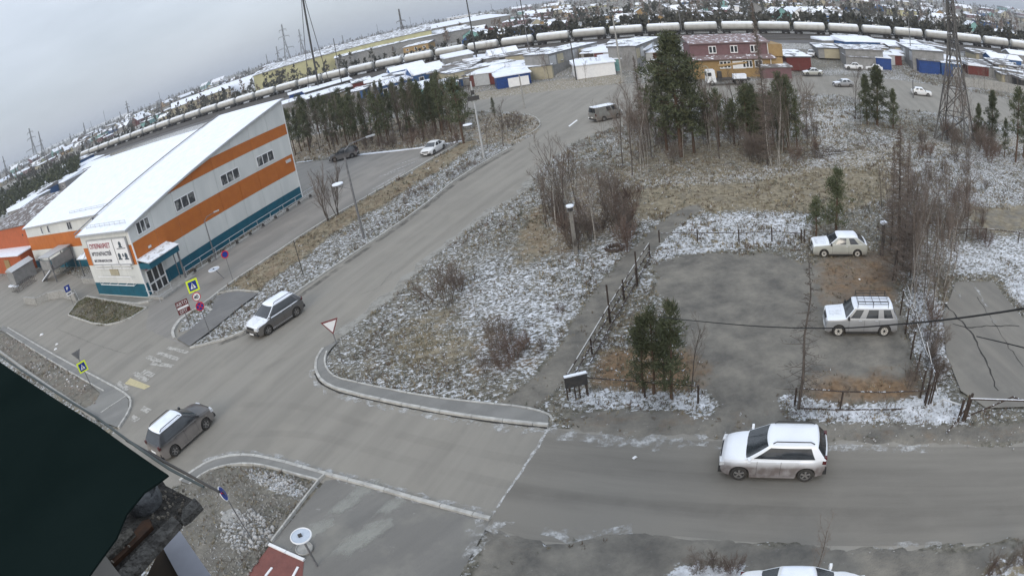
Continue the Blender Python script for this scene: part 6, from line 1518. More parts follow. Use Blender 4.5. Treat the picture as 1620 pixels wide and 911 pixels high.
def bare_mesh(seed, h=8, spread=.5, stems=1, levels=4, twigs=5, r0=.012, upright=.75, mt='bark', mt2='twig', larch=False, fork=.25):
    q = np.random.default_rng(seed); tr = MB(); tw = MB()
    def branch(p, d, l, r, lv):
        n = 4; pts = [p]; dd = d.copy()
        for i in range(n):
            dd = dd + q.normal(0, .10 + .04 * lv, 3) + [0, 0, .05 * (lv > 0)]; dd /= np.linalg.norm(dd); pts.append(pts[-1] + dd * l / n)
        (tr if lv == 0 else tw).tube(pts, list(np.linspace(r, max(r * .35, .006), n + 1)), 5 if lv == 0 else 3, cap=False)
        if lv >= levels - 1: return
        k = twigs if lv else twigs + 4
        for i in range(k):
            u = (fork + (1 - fork) * (i + q.random()) / k); j = min(int(u * n), n - 1); b = pts[j] + (pts[j + 1] - pts[j]) * (u * n - j)
            a = q.random() * 2 * math.pi; e = np.array([math.cos(a), math.sin(a), 0.0]); nd = dd * upright + e * spread * (1.15 if lv else 1.0) + [0, 0, .12]
            nd /= np.linalg.norm(nd); branch(b, nd, l * (.42 if lv == 0 else .55) * (1.15 - u * .55), max(r * .42, .007), lv + 1)
    if larch:
        pts = [(0, 0, -.2)] + [(q.normal(0, .01) * h, q.normal(0, .01) * h, z * h) for z in (.25, .5, .75, 1)]; tr.tube(pts, list(np.linspace(r0 * h, .01, 5)), 6); P = np.array(pts)
        k = int(larch * h)
        for i in range(k):
            u = fork + (1 - fork) * (i + q.random()) / k; z = u * h; a = q.random() * 2 * math.pi; l = spread * h * .5 * (1.08 - u) * (.6 + .5 * q.random())
            cx, cy = np.interp(z, P[:, 2], P[:, 0]), np.interp(z, P[:, 2], P[:, 1]); e = np.array([math.cos(a), math.sin(a), 0])
            p = [np.array([cx, cy, z]) + e * l * t + [0, 0, -.10 * l * math.sin(t * 2.2) + q.normal(0, .02) * l] for t in (0, .33, .66, 1)]
            tw.tube(p, [.020, .016, .012, .008], 3, cap=False)
            for s in range(twigs):
                t0 = .25 + .75 * q.random(); b = np.array([cx, cy, z]) + e * l * t0; sd_ = np.array([-e[1], e[0], 0]) * q.choice([-1, 1]) + e * .5; b2 = b + sd_ * l * .22 * q.random() + [0, 0, q.normal(0, .05)]
                tw.tube([b, b2], [.013, .008], 3, cap=False)
    else:
        for s in range(stems):
            a = q.random() * 2 * math.pi; off = np.array([math.cos(a), math.sin(a), 0]) * (h * .04 * (stems > 1)) * (1 + q.random())
            d = np.array([math.cos(a) * .22 * (stems > 1), math.sin(a) * .22 * (stems > 1), 1.0]); d /= np.linalg.norm(d)
            branch(off - [0, 0, .15], d, h * (1 if s == 0 else .7 + .3 * q.random()), r0 * h * (1 if stems == 1 else .7), 0)
    a_ = tr.mesh('trunk', [M_[mt]], 60) if tr.v else None
    b_ = tw.mesh('branches', [M_[mt2]])
    return a_, b_

PINES = [pine_mesh(1, 10, 2.4, .30, 210, .50), pine_mesh(2, 10, 2.2, .38, 170, .50, conic=.5), pine_mesh(3, 10, 1.9, .24, 170, .50), pine_mesh(4, 10, 2.8, .34, 230, .52, conic=.42)]
DENSEP = pine_mesh(13, 10, 2.6, .12, 520, .42, 10, .8)
POPLAR = bare_mesh(61, 8, .20, 4, twigs=5, upright=1.0, mt='bark', fork=.15)
BIGP = pine_mesh(9, 12, 3.2, .20, 760, .50, 11, .42)
SMALLP = [pine_mesh(21, 5, 1.0, .17, 120, .33, 20, .7, thin=.075), pine_mesh(22, 5, 1.0, .30, 105, .33, 20, .55, thin=.075)]
BARE = [bare_mesh(31, 8, .55, 1), bare_mesh(32, 8, .45, 2, twigs=4), bare_mesh(33, 8, .40, 1, mt='birch'), bare_mesh(34, 8, .38, 3, mt='birch', twigs=4), bare_mesh(35, 8, .6, 1)]
SHRUB = [bare_mesh(41, 2.4, .6, 9, 3, 6, .009, .8, fork=.3), bare_mesh(42, 2.4, .5, 12, 3, 5, .009, .9, mt='twig_red', mt2='twig_red', fork=.2), bare_mesh(43, 2.4, .7, 7, 3, 7, .009, .7, fork=.25)]
LARCH = [bare_mesh(51, 8, .42, mt='bark', larch=11, twigs=4, fork=.08, mt2='bark'), bare_mesh(52, 10, .34, larch=38, twigs=8, fork=.05, r0=.012, mt2='twig')]

USED = set()
def plant(meshes, href, label, cat, name, base=None, top=None, h=None, loc=None, group=None, wid=1.0, rz=None, part2='branches'):
    if loc is None: loc = G(*base)
    if h is None: _, h = height(base, top)
    s = h / href
    t = thing(name, label, cat, loc, rnd.uniform(0, 6.28) if rz is None else rz, group); t.scale = (s * wid, s * wid, s)
    if meshes[0] is not None: put('trunk', meshes[0], t)
    put(part2, meshes[1], t)
    return t
def pine(*a, **k): return plant(k.pop('m'), k.pop('href', 10), *a, cat='pine tree', name='pine_tree', part2='crown', **k)
def bare(*a, **k): return plant(k.pop('m'), k.pop('href', 8), *a, cat=k.pop('cat', 'bare tree'), name=k.pop('name', 'bare_tree'), **k)

# dense row of pines behind the parking lot
rp_ = random.Random(5)
for row in range(5):
    for i in range(21):
        px = 452 + (738 - 452) * (i + rp_.uniform(-.35, .35)) / 20.5; yb = np.interp(px, [450, 560, 650, 740], [246, 236, 222, 212]) - row * 7 + rp_.uniform(-3, 3)
        if px < 470 and row > 1: continue
        if rp_.random() < .60:
            pine('slender dark pine in the dense row behind the parking lot', m=rp_.choice(PINES), base=(px, yb), h=rp_.uniform(6.6, 8.8), group='pines in the row behind the parking lot', wid=.8)
        elif rp_.random() < .75:
            bare('thin leafless tree in the dense row behind the parking lot', m=rp_.choice(BARE), base=(px, yb), h=rp_.uniform(6, 8.5), group='leafless trees in the row behind the parking lot', wid=.75)
bare('many-stemmed bare poplar clump by the supermarket parking', m=POPLAR, base=(524, 349), top=(505, 272)); bare('bare poplar with a pale stem right beside the clump at the parking', m=POPLAR, base=(536, 340), top=(524, 262))
for i in range(30): bare('dark twiggy bush under the row of pines', m=rp_.choice(SHRUB), href=2.4, base=(rp_.uniform(455, 738), rp_.uniform(205, 240)), h=rp_.uniform(1.5, 2.6), cat='shrub', name='shrub', group='bushes under the row of pines')
# verge tip trees
for b, h, m_, lb in (((771, 236), 4, BARE[0], 'small bare tree beside the junction lamp post'), ((796, 230), 5, BARE[4], 'bare tree on the verge tip right of the lamp post'), ((783, 226), 3.2, BARE[1], 'low bushy bare tree left of the verge tip')): bare(lb, m=m_, base=b, h=h)
for b, lb in (((812, 208), 'snow-flecked shrub at the tip of the verge'), ((800, 214), 'shrub just left of the verge tip'), ((824, 203), 'last small shrub at the verge tip')): bare(lb, m=SHRUB[0], href=2.4, base=b, h=2.4, cat='shrub', name='shrub')
pine('small dark pine on the verge near the far road', m=PINES[2], base=(783, 187), h=3.2)
pine('dark pine standing at the right end of the dense row', m=PINES[3], base=(734, 228), h=9.0)

# central stand
pine('huge dense dark pine rising in front of the two-storey house', m=BIGP, href=12, base=(1078, 250), h=12.6, wid=1.12)
pine('tall dark pine close behind the left side of the huge pine', m=PINES[3], base=(1055, 240), h=9.5); pine('tall dark pine close behind the right side of the huge pine', m=PINES[0], base=(1098, 244), h=9.0)
for b, tp, lb in (((1138, 234), (1135, 142), 'pine right of the huge one with open lower trunk'), ((1120, 232), (1119, 165), 'shorter pine tucked beside the huge pine'), ((1162, 230), (1160, 158), 'short pine in the gap between larger pines'), ((1184, 236), (1190, 136), 'dense pine left of the tall dark larch'), ((1262, 237), (1266, 158), 'dark pine at the right end of the central stand'), ((1205, 238), (1207, 150), 'pine in front of the tall dark larch')):
    pine(lb, m=rp_.choice(PINES[:3]), base=b, h=max(4.5, height(b, tp)[1]), wid=1.05)
for b, tp, m_, lb in (((1000, 280), (996, 150), BARE[0], 'slim bare tree at the left edge of the central stand'), ((1014, 278), (1005, 165), BARE[2], 'white-stemmed birch at the left foot of the stand'), ((1020, 276), (1022, 175), BARE[3], 'double-stemmed birch beside the white-stemmed one'),
                      ((985, 262), (980, 150), BARE[4], 'bare tree leaning over the main road by the van'), ((1030, 250), (1028, 140), BARE[0], 'bare tree left of the huge pine'), ((1045, 236), (1040, 130), BARE[1], 'forked bare tree at the huge pine'), ((972, 240), (968, 165), BARE[3], 'thin birch beside the grey van'),
                      ((1226, 264), (1222, 130), BARE[3], 'birch group right of the tall larch'), ((1233, 264), (1240, 140), BARE[2], 'pale birch right of the birch group'), ((1168, 215), (1165, 120), BARE[0], 'bare tree behind the central pines'), ((1178, 212), (1180, 125), BARE[4], 'wide bare tree behind the central pines'), ((1245, 218), (1250, 125), BARE[0], 'bare tree behind the dark right-end pine'), ((1275, 215), (1280, 130), BARE[2], 'pale thin tree right of the right-end pine'), ((1150, 212), (1148, 135), BARE[1], 'thin forked tree behind the short pine')):
    bare(lb, m=m_, base=b, h=max(4, height(b, tp)[1]), wid=.7)
for i in range(12): pine('mid-height dark pine among the trees right of the huge pine', m=rp_.choice(PINES), base=(rp_.uniform(1105, 1280), rp_.uniform(212, 246)), h=rp_.uniform(5, 7.8), group='mid-height pines right of the huge pine', wid=1.1)
bare('very tall dark larch trunk crossing the two-storey house', m=LARCH[1], href=10, base=(1214, 262), h=16.5, wid=.5, name='larch_tree', cat='larch')
bare('reddish bare larch in front of the garage rows left of the huge pine', m=LARCH[1], href=10, base=(1018, 215), top=(1007, 88), name='larch_tree', cat='larch', wid=.9)
# scrub along the far road in front of the yard
for i in range(26):
    px = rp_.uniform(990, 1300); py = rp_.uniform(205, 262)
    bare('low twiggy bush in the scrub around the central stand', m=rp_.choice(SHRUB), href=2.4, base=(px, py), h=rp_.uniform(1.6, 3.2), cat='shrub', name='shrub', group='bushes around the central stand')
for i in range(44):
    bare('slim bare sapling of the central stand', m=rp_.choice(BARE), base=(rp_.uniform(990, 1290), rp_.uniform(210, 255)), h=rp_.uniform(4, 7.5), group='bare saplings of the central stand', wid=.6)
# right clusters
for b, tp, lb in (((1388, 200), (1384, 106), 'large dark pine of the right-hand pair by the far road'), ((1413, 204), (1411, 142), 'smaller pine on the right side of the right-hand pair'), ((1372, 198), (1372, 120), 'pine on the left side of the right-hand pair'), ((1567, 226), (1568, 146), 'pointed pine right of the lattice pylon'), ((1548, 224), (1546, 166), 'small pine between the pylon and the pointed pine'), ((1606, 258), (1611, 142), 'dark pine at the right picture edge'), ((1618, 250), (1626, 150), 'dark pine cut by the right picture edge'), ((1588, 250), (1588, 190), 'short pine before the right edge pines')):
    pine(lb, m=DENSEP if ('large' in lb or 'right-hand' in lb or 'pointed' in lb) else rp_.choice(PINES[:3]), base=b, h=max(3, height(b, tp)[1]), wid=1.35 if 'large' in lb else 1.0)
for b, tp, m_, lb in (((1353, 189), (1350, 108), BARE[0], 'bare tree left of the right-hand pines'), ((1360, 190), (1358, 135), BARE[1], 'forked bare tree touching the right-hand pines'), ((1522, 228), (1520, 130), BARE[4], 'bare tree in the pylon foot'), ((1490, 226), (1486, 120), BARE[0], 'bare tree left of the pylon foot'), ((1505, 236), (1503, 110), BARE[0], 'dark bare tree growing through the pylon'), ((1535, 232), (1540, 150), BARE[2], 'thin pale tree right of the pylon')):
    bare(lb, m=m_, base=b, h=max(4, height(b, tp)[1]), wid=.75)
for i in range(20):
    bare('low twiggy bush in the scrub around the lattice pylon', m=rp_.choice(SHRUB), href=2.4, base=(rp_.uniform(1450, 1612), rp_.uniform(215, 262)), h=rp_.uniform(1.5, 3), cat='shrub', name='shrub', group='bushes around the lattice pylon')
# dense brown larch and birch scrub on the right of the lot
bare('dense brown larch towering right of the cream hatchback', m=LARCH[1], href=10, base=(1414, 445), h=9.6, name='larch_tree', cat='larch', wid=1.35)
for i, (px, py, h) in enumerate(((1408, 400, 7.5), (1440, 440, 6.0))): bare('brown larch of the dense thicket right of the cream hatchback', m=LARCH[1], href=10, base=(px, py), h=h, name='larch_tree', cat='larch', wid=.8, group='brown larches of the right thicket')
for i in range(12): bare('slim brown sapling of the right-hand thicket', m=rp_.choice(BARE), base=(rp_.uniform(1405, 1530), rp_.uniform(330, 520)), h=rp_.uniform(3.4, 6), wid=.6, group='saplings of the right-hand thicket')
bare('second brown larch close behind the towering one', m=LARCH[1], href=10, base=(1428, 425), h=8.4, name='larch_tree', cat='larch', wid=.8)
for i, (px, py, h) in enumerate(((1440, 470, 6), (1452, 500, 5.6), (1462, 470, 6.2), (1475, 490, 5.4), (1488, 455, 6), (1470, 540, 4.6), (1484, 520, 4.4), (1458, 430, 6), (1478, 420, 5.5), (1500, 430, 4.8), (1446, 400, 6), (1492, 395, 5), (1455, 380, 5), (1434, 350, 5), (1510, 400, 4))):
    bare('pale leafless alder stem in the thicket right of the dirt lot', m=BARE[(2, 3, 0)[i % 3]], base=(px, py), h=h, group='alders in the thicket right of the lot', wid=.6)
for i, (px, py, h, lb) in enumerate(((1527, 385, 5, 'slanting bare tree by the right-hand old fence'), (1535, 378, 5.2, 'taller bare tree by the right-hand old fence'), (1542, 300, 3, 'small bare tree on the snowy rise at the right'), (1495, 310, 3.4, 'bare tree on the snowy rise left of the small one'), (1395, 330, 3.6, 'stubby bare tree left of the brown larches'), (1405, 350, 3.4, 'short bare tree touching the brown larches'))): bare(lb, m=BARE[i % 5], base=(px, py), h=h, wid=.8)
for i in range(34):
    bare('knee-high twiggy bush in the right-hand scrub', m=rp_.choice(SHRUB), href=2.4, base=(rp_.uniform(1425, 1570), rp_.uniform(265, 400)), h=rp_.uniform(1.0, 2.0), cat='shrub', name='shrub', group='bushes of the right-hand scrub')
for i in range(14):
    bare('snow-dusted bush beside the pole fence', m=rp_.choice(SHRUB), href=2.4, base=(rp_.uniform(1436, 1495), rp_.uniform(455, 620)), h=rp_.uniform(.8, 1.8), cat='shrub', name='shrub', group='bushes beside the pole fence')
# small pines by the back fence, pine clump by the lot
pine('small pine with upright tip behind the cream hatchback', m=SMALLP[0], href=5, base=(1323, 368), h=height((1323, 368), (1325, 266))[1] * .98, wid=1.35)
pine('smaller pine left of the upright one by the back fence', m=SMALLP[1], href=5, base=(1291, 376), h=height((1291, 376), (1290, 314))[1], wid=1.5)
for b, tp, m_, lb in (((1018, 622), (1022, 503), 0, 'left pine of the young clump by the lot entrance'), ((1034, 624), (1045, 488), 1, 'tallest pine of the young clump by the lot entrance'), ((1062, 632), (1066, 480), 0, 'right pine of the young clump by the lot entrance'), ((1050, 616), (1056, 510), 1, 'rear pine of the young clump by the lot entrance')):
    pine(lb, m=SMALLP[m_], href=5, base=b, h=height(b, tp)[1], wid=.95)
bare('thin leafless sapling right of the young pine clump', m=BARE[0], base=(1093, 622), h=3.4, wid=.8)
# mid thicket between the triangle and the track
for i, (px, py, h, m_, lb) in enumerate(((895, 378, 6.5, 0, 'dark forked tree left of the concrete post'), (882, 372, 6.4, 2, 'pale-stemmed tree at the left of the mid thicket'), (900, 362, 6.6, 1, 'tall twin-stemmed tree behind the concrete post'), (918, 362, 6.2, 4, 'broad bare tree right behind the concrete post'), (943, 388, 5.4, 2, 'straight white birch right of the concrete post'), (934, 372, 5.4, 3, 'birch cluster behind the straight white birch'), (865, 360, 4.6, 0, 'thin tree at the roadside of the mid thicket'), (875, 345, 4.5, 1, 'forked thin tree nearest the main road'), (893, 428, 2.2, 0, 'stunted dark tree in front of the mid thicket'), (960, 350, 4.0, 4, 'bare tree behind the straight birch'))):
    bare(lb, m=BARE[m_], base=(px, py), h=h, wid=.7)
for i in range(22):
    px = rp_.uniform(855, 1010); py = rp_.uniform(300, 400)
    bare('reddish twiggy bush of the mid thicket', m=SHRUB[rp_.choice([1, 1, 0, 2])], href=2.4, base=(px, py), h=rp_.uniform(1.3, 2.6), cat='shrub', name='shrub', group='bushes of the mid thicket')
for i in range(9):
    bare('slim bare sapling of the mid thicket', m=rp_.choice(BARE), base=(rp_.uniform(860, 990), rp_.uniform(310, 385)), h=rp_.uniform(3, 5.4), group='bare saplings of the mid thicket', wid=.6)
bare('large vase-shaped bare shrub on the grass triangle', m=SHRUB[0], href=2.4, base=(707, 485), h=3.0, cat='shrub', name='shrub', wid=1.15)
bare('red-twigged bush right of the vase-shaped shrub', m=SHRUB[1], href=2.4, base=(728, 462), h=1.6, cat='shrub', name='shrub')
bare('thin upright sapling on the snowy triangle', m=BARE[0], base=(753, 505), h=2.3, wid=.5)
for i, (px, py, h, m_, lb) in enumerate(((785, 568, 1.5, 2, 'dark twiggy bush in the middle of the low thicket'), (815, 572, 1.5, 1, 'red-brown bush in the low thicket'), (800, 590, 1.2, 1, 'low red-brown bush at the front of the low thicket'), (770, 590, 1.1, 0, 'dark low bush at the left front of the thicket'), (832, 556, 1.2, 1, 'red bush at the right back of the low thicket'), (856, 560, .9, 0, 'small dark bush right of the red ones'), (805, 545, 1.3, 0, 'grey bush at the back of the low thicket'), (888, 497, .7, 1, 'rust-red low mound of twigs on the snow'), (780, 545, 1.7, 2, 'tallest dark bush at the left back of the thicket'))):
    bare(lb, m=SHRUB[m_], href=2.4, base=(px, py), h=h, cat='shrub', name='shrub', wid=1.2)
bare('leafless larch with level twigs standing at the lot entrance', m=LARCH[0], href=8, base=(1263, 646), h=7.3, name='larch_tree', cat='larch', wid=.95)
bare('bare sapling rising in front of the snowy car roof', m=BARE[4], base=(1283, 935), h=3.1, wid=.6)
for i, (px, py, lb) in enumerate(((1132, 905, 'snowy twig bush at the bottom left of the car roof'), (1105, 908, 'second snowy bush at the bottom left of the car roof'), (1160, 910, 'third snowy bush touching the car roof'), (1585, 905, 'brown bush in the bottom right corner'), (1612, 895, 'brown bush at the right end of the bottom corner'), (1560, 915, 'low bush left of the bottom right corner bushes'))): bare(lb, m=SHRUB[(0, 2, 1)[i % 3]], href=2.4, base=(px, py), h=1.1, cat='shrub', name='shrub')
for i in range(14):   # planted saplings in the verge strip
    u = i / 13; a, b_ = np.array([640, 320]), np.array([752, 262]); p = a + (b_ - a) * u
    if 5 < i < 8: continue
    bare('tiny planted sapling in the snowy verge strip beside the main road', m=SHRUB[2], href=2.4, base=(p[0], p[1] + rp_.uniform(-3, 3)), h=.8, cat='sapling', name='sapling', group='planted saplings in the verge strip')
# trees around the garages and along the far road
for i in range(20):
    bare('small leafless tree beside the garages', m=rp_.choice(BARE), base=(rp_.uniform(760, 1040), rp_.uniform(95, 135)), h=rp_.uniform(3.5, 6), group='leafless trees beside the garages', wid=.7)
for i in range(26):
    bare('small leafless tree behind the yard wall at the right', m=rp_.choice(BARE), base=(rp_.uniform(1500, 1618), rp_.uniform(112, 148)), h=rp_.uniform(3, 5), group='leafless trees behind the right yard wall', wid=.8)

# far forest belts: crowns that read as one mass
def forest(name, pts, hts, mt, seed, sz=.8, k=26):
    q = np.random.default_rng(seed); pts = np.array(pts); n = len(pts)
    hh = np.array(hts)[:, None]
    u = q.random((n, k)); a = q.random((n, k)) * 2 * math.pi; rr_ = hh * .24 * (1 - u) ** .6 * (.4 + .6 * q.random((n, k)))
    C = np.stack([pts[:, None, 0] + rr_ * np.cos(a), pts[:, None, 1] + rr_ * np.sin(a), pts[:, None, 2] + hh * (.12 + .88 * u)], -1).reshape(-1, 3)
    m = len(C); d = q.normal(0, 1, (m, 3)); d[:, 2] = np.abs(d[:, 2]) + .4; d /= np.linalg.norm(d, axis=1)[:, None]; s = np.cross(d, q.normal(0, 1, (m, 3))); s /= np.linalg.norm(s, axis=1)[:, None]
    S = np.repeat(hh[:, 0], k)[:, None] * .12 * sz
    V = np.stack([C - s * S, C + s * S, C + d * S * 2.4], 1).reshape(-1, 3)
    me = bpy.data.meshes.new(name); me.from_pydata(V.tolist(), [], np.arange(len(V)).reshape(-1, 3).tolist()); me.materials.append(mt)
    return tag(put(name, me), kind='stuff')
q = np.random.default_rng(77)
pts, hts = [], []
for i in range(2600):   # belt right behind the train
    x = q.uniform(-330, 260); off = 14 + abs(q.normal(0, 9)); y = ry(x, off)
    dens = .9 if x > 0 else .35
    if q.random() > dens: continue
    pts.append((x, y, float(terr(x, y)))); hts.append(q.uniform(3, 6.5) if x > 0 else q.uniform(2, 5))
forest('tree_belt', pts, hts, M_['far_needle'], 5)
pts, hts = [], []
for i in range(3600):
    r = 300 + 2600 * q.random() ** 1.6; a = R(q.uniform(-62, 68)); x, y = r * math.sin(a), r * math.cos(a)
    if y < ry(x) + 30: continue
    if vnoise(np.array([x]), np.array([y]), 90, 12)[0] < .42: continue
    pts.append((x, y, float(terr(x, y)) - .3)); hts.append(q.uniform(4, 7.5) * (1 + r / 2200))
forest('distant_forest', pts, hts, M_['far_needle'], 6, k=18)
pts, hts = [], []
for i in range(1500):
    r = 300 + 1400 * q.random() ** 1.3; a = R(q.uniform(-62, 68)); x, y = r * math.sin(a), r * math.cos(a)
    if y < ry(x) + 26: continue
    pts.append((x, y, float(terr(x, y)) - .3)); hts.append(q.uniform(4, 8) * (1 + r / 2500))
forest('distant_bare_woods', pts, hts, M_['twig'], 8, sz=.6)
pts, hts = [], []
for i in range(420):   # dark wood beyond the left hall
    px = q.uniform(-20, 128); py = q.uniform(np.interp(px, [0, 130], [318, 262]), np.interp(px, [0, 130], [350, 285])); g = G(px, py); pts.append(tuple(g)); hts.append(q.uniform(4, 7))
forest('wood_behind_hall', pts, hts, M_['needle'], 9)
# skyline masts, small
for i, (px, py, h) in enumerate(((170, 206, 18), (148, 214, 14), (85, 246, 10), (256, 172, 14), (300, 146, 12), (350, 124, 16), (378, 116, 12), (470, 92, 12), (600, 62, 16), (615, 50, 10), (590, 60, 9), (652, 50, 16), (672, 46, 12), (780, 26, 14), (820, 20, 12), (1540, 8, 14), (1552, 10, 16), (1585, 16, 9))):
    g = G(px, py); t = thing('skyline_mast', 'thin distant mast on the skyline', 'mast', g, 0, 'thin masts along the skyline'); r = math.hypot(g[0], g[1]); MB().tube([(0, 0, 0), (0, 0, h * min(r, 900) / 500)], .16 * min(r, 900) / 500, 4).build('post', [M_['dark']], t)

# ---------------------------------------------------------------- grass tufts, leaf litter and gravel stones on the open ground
def tufts(name, n, xr, yr, size, seed, cols, need, k=5, flat=.5):
    q = np.random.default_rng(seed)
    x = q.uniform(*xr, n); y = q.uniform(*yr, n)
    pv = paved(x, y); cv = cover(x, y)
    keep = (pv < -.25) & (q.random(n) < need(*cv)) & (vnoise(x, y, 1.3, seed) > .38)
    x, y = x[keep], y[keep]; m = len(x)
    C = np.stack([x, y, terr(x, y) + .06], -1); C = np.repeat(C, k, 0); mm = len(C)
    C[:, :2] += q.normal(0, size * .35, (mm, 2))
    d = q.normal(0, 1, (mm, 3)); d[:, 2] = np.abs(d[:, 2]) * (1.6 - flat) + .3; d /= np.linalg.norm(d, axis=1)[:, None]
    s = np.cross(d, [0, 0, 1.0]) + q.normal(0, .2, (mm, 3)); s /= np.linalg.norm(s, axis=1)[:, None]
    S = size * (.5 + q.random((mm, 1)))
    V = np.stack([C - s * S * .16, C + s * S * .16, C + d * S], 1).reshape(-1, 3)
    me = bpy.data.meshes.new(name); me.from_pydata(V.tolist(), [], np.arange(len(V)).reshape(-1, 3).tolist()); me.materials.append(cols)
    return tag(put(name, me), kind='stuff')
GR1 = mat('dry_grass', (.27, .225, .145), .9, (.14, .12, .085), 1.4, lo=.4, hi=.6); GR2 = mat('grey_green_grass', (.17, .17, .13), .9, (.10, .10, .08), 1.1, lo=.4, hi=.6)
GR3 = mat('frosted_grass', (.62, .64, .68), .9, (.35, .36, .36), 1.7, lo=.4, hi=.6); GR4 = mat('dark_weeds', (.10, .082, .066), .9, (.15, .11, .08), 1.3)
NE = lambda s, t, d, r: (1 - d) * (.35 + .65 * (1 - s * .5))
for nm, xr, yr, n1, n2, sz in (('near', (-22, 34), (14, 34), 46000, 22000, .13), ('mid', (-45, 62), (34, 64), 36000, 18000, .21), ('far', (-60, 100), (64, 112), 20000, 10000, .34)):
    sd_ = {'near': 101, 'mid': 201, 'far': 301}[nm]
    tufts('dry_grass', n1, xr, yr, sz, sd_, GR1, lambda s, t, d, r: (1 - d) * (.25 + t * .7)); tufts('green_grass', n2, xr, yr, sz * .9, sd_ + 1, GR2, lambda s, t, d, r: (1 - d) * .6)
    tufts('frosted_grass', n1, xr, yr, sz * .8, sd_ + 2, GR3, lambda s, t, d, r: (1 - d) * np.clip(s * 1.1, 0, 1)); tufts('dark_weeds', n2, xr, yr, sz * 1.1, sd_ + 3, GR4, lambda s, t, d, r: (1 - d) * .55)
def lawn(name, poly, n, size, seed, mt, k=4):
    q = np.random.default_rng(seed); lo, hi = poly.min(0), poly.max(0); x = q.uniform(lo[0], hi[0], n); y = q.uniform(lo[1], hi[1], n); kk = sdist(x, y, poly) > .1; x, y = x[kk], y[kk]
    C = np.repeat(np.stack([x, y, np.full(len(x), .05)], -1), k, 0); mm = len(C); C[:, :2] += q.normal(0, size * .4, (mm, 2)); d = q.normal(0, .5, (mm, 3)); d[:, 2] = 1; d /= np.linalg.norm(d, axis=1)[:, None]
    s = np.cross(d, q.normal(0, 1, (mm, 3))); s /= np.linalg.norm(s, axis=1)[:, None]; S = size * (.5 + q.random((mm, 1)))
    V = np.stack([C - s * S * .2, C + s * S * .2, C + d * S], 1).reshape(-1, 3); me = bpy.data.meshes.new(name); me.from_pydata(V.tolist(), [], np.arange(len(V)).reshape(-1, 3).tolist()); me.materials.append(mt)
    return tag(put(name, me), kind='stuff')
lawn('lawn_grass', gB, 5200, .12, 5, mat('olive_lawn', (.105, .115, .045), .9, (.17, .15, .075), 1.2, lo=.4, hi=.65))
ST = mat('pale_stones', (.48, .47, .46), .9, (.25, .245, .235), 2)
def stones(name, px, n, size, seed, mt=ST, z=.06):
    q = np.random.default_rng(seed); poly = GP(px); lo, hi = poly.min(0), poly.max(0); x = q.uniform(lo[0], hi[0], n * 3); y = q.uniform(lo[1], hi[1], n * 3); k = sdist(x, y, poly) > 0; x, y = x[k][:n], y[k][:n]
    m_ = MB()
    for a, b_ in zip(x, y):
        s = size * q.uniform(.4, 1.3); m_.box((a, b_, z + s * .2), (s, s * q.uniform(.6, 1), s * .55), q.uniform(0, 3), 0, (.6, .6))
    return tag(m_.build(name, [mt]), kind='stuff')
stones('gravel', [(310, 770), (400, 740), (500, 765), (430, 858), (395, 911), (300, 911), (270, 800)], 1500, .09, 3, mat('gravel_stones', (.30, .285, .26), .9, (.16, .15, .135), 2))
stones('white_stones', [(390, 745), (450, 752), (487, 775), (478, 790), (430, 778), (398, 760)], 220, .12, 4, ST)
stones('white_stones', [(350, 812), (400, 808), (435, 835), (430, 862), (380, 880), (350, 850)], 260, .15, 5, ST)
stones('rubble', [(10, 528), (92, 580), (164, 624), (148, 645), (66, 600), (-10, 548)], 500, .30, 6, mat('earth_clods', (.17, .14, .11), .95, (.32, .30, .28), 2, snow=.4))
stones('litter_stones', [(1100, 660), (1700, 660), (1760, 712), (1100, 700)], 160, .07, 7, ST)
stones('rubble', [(1100, 890), (1400, 870), (1620, 860), (1700, 920), (1100, 930)], 160, .06, 8, ST, .03)
for i, (px, py, s, lb) in enumerate(((66, 530, .5, 'crumpled white litter on the left street'), (90, 545, .35, 'small white scrap near the left kerb'), (88, 553, .4, 'second white scrap nearest the left kerb'), (1360, 443, .2, 'tiny white scrap on the rusty ground of the lot'), (985, 603, .28, 'white stone lying under the young pines'), (1004, 724, .2, 'white crumb in the middle of the near road'))):
    g = G(px, py); t = thing('litter', lb, 'litter', g + [0, 0, .03], rnd.uniform(0, 3)); MB().box((0, 0, s * .12), (s, s * .6, s * .25), 0, 0, (.5, .6)).build('scrap', [M_['white']], t)
t = thing('brush_pile', 'dark heap of cut branches on the snowy ground right of the birches', 'brush pile', G(1300, 248)); 
m_ = MB(); qq = np.random.default_rng(3)
for i in range(90): a = qq.normal(0, 1, 3) * [1.6, .8, .25] + [0, 0, .4]; m_.tube([a, a + qq.normal(0, 1, 3) * [1.1, .6, .25]], .03, 3)
m_.build('branches', [M_['bark']], t)
t = thing('plank', 'pale plank sticking up from the snow behind the back fence', 'plank', G(1139, 350), R(60)); MB().hexa([(0, 0, 0), (.12, 0, 0), (.12, .03, 0), (0, .03, 0), (.5, 0, .9), (.62, 0, .9), (.62, .03, .9), (.5, .03, .9)]).build('board', [M_['beige']], t)

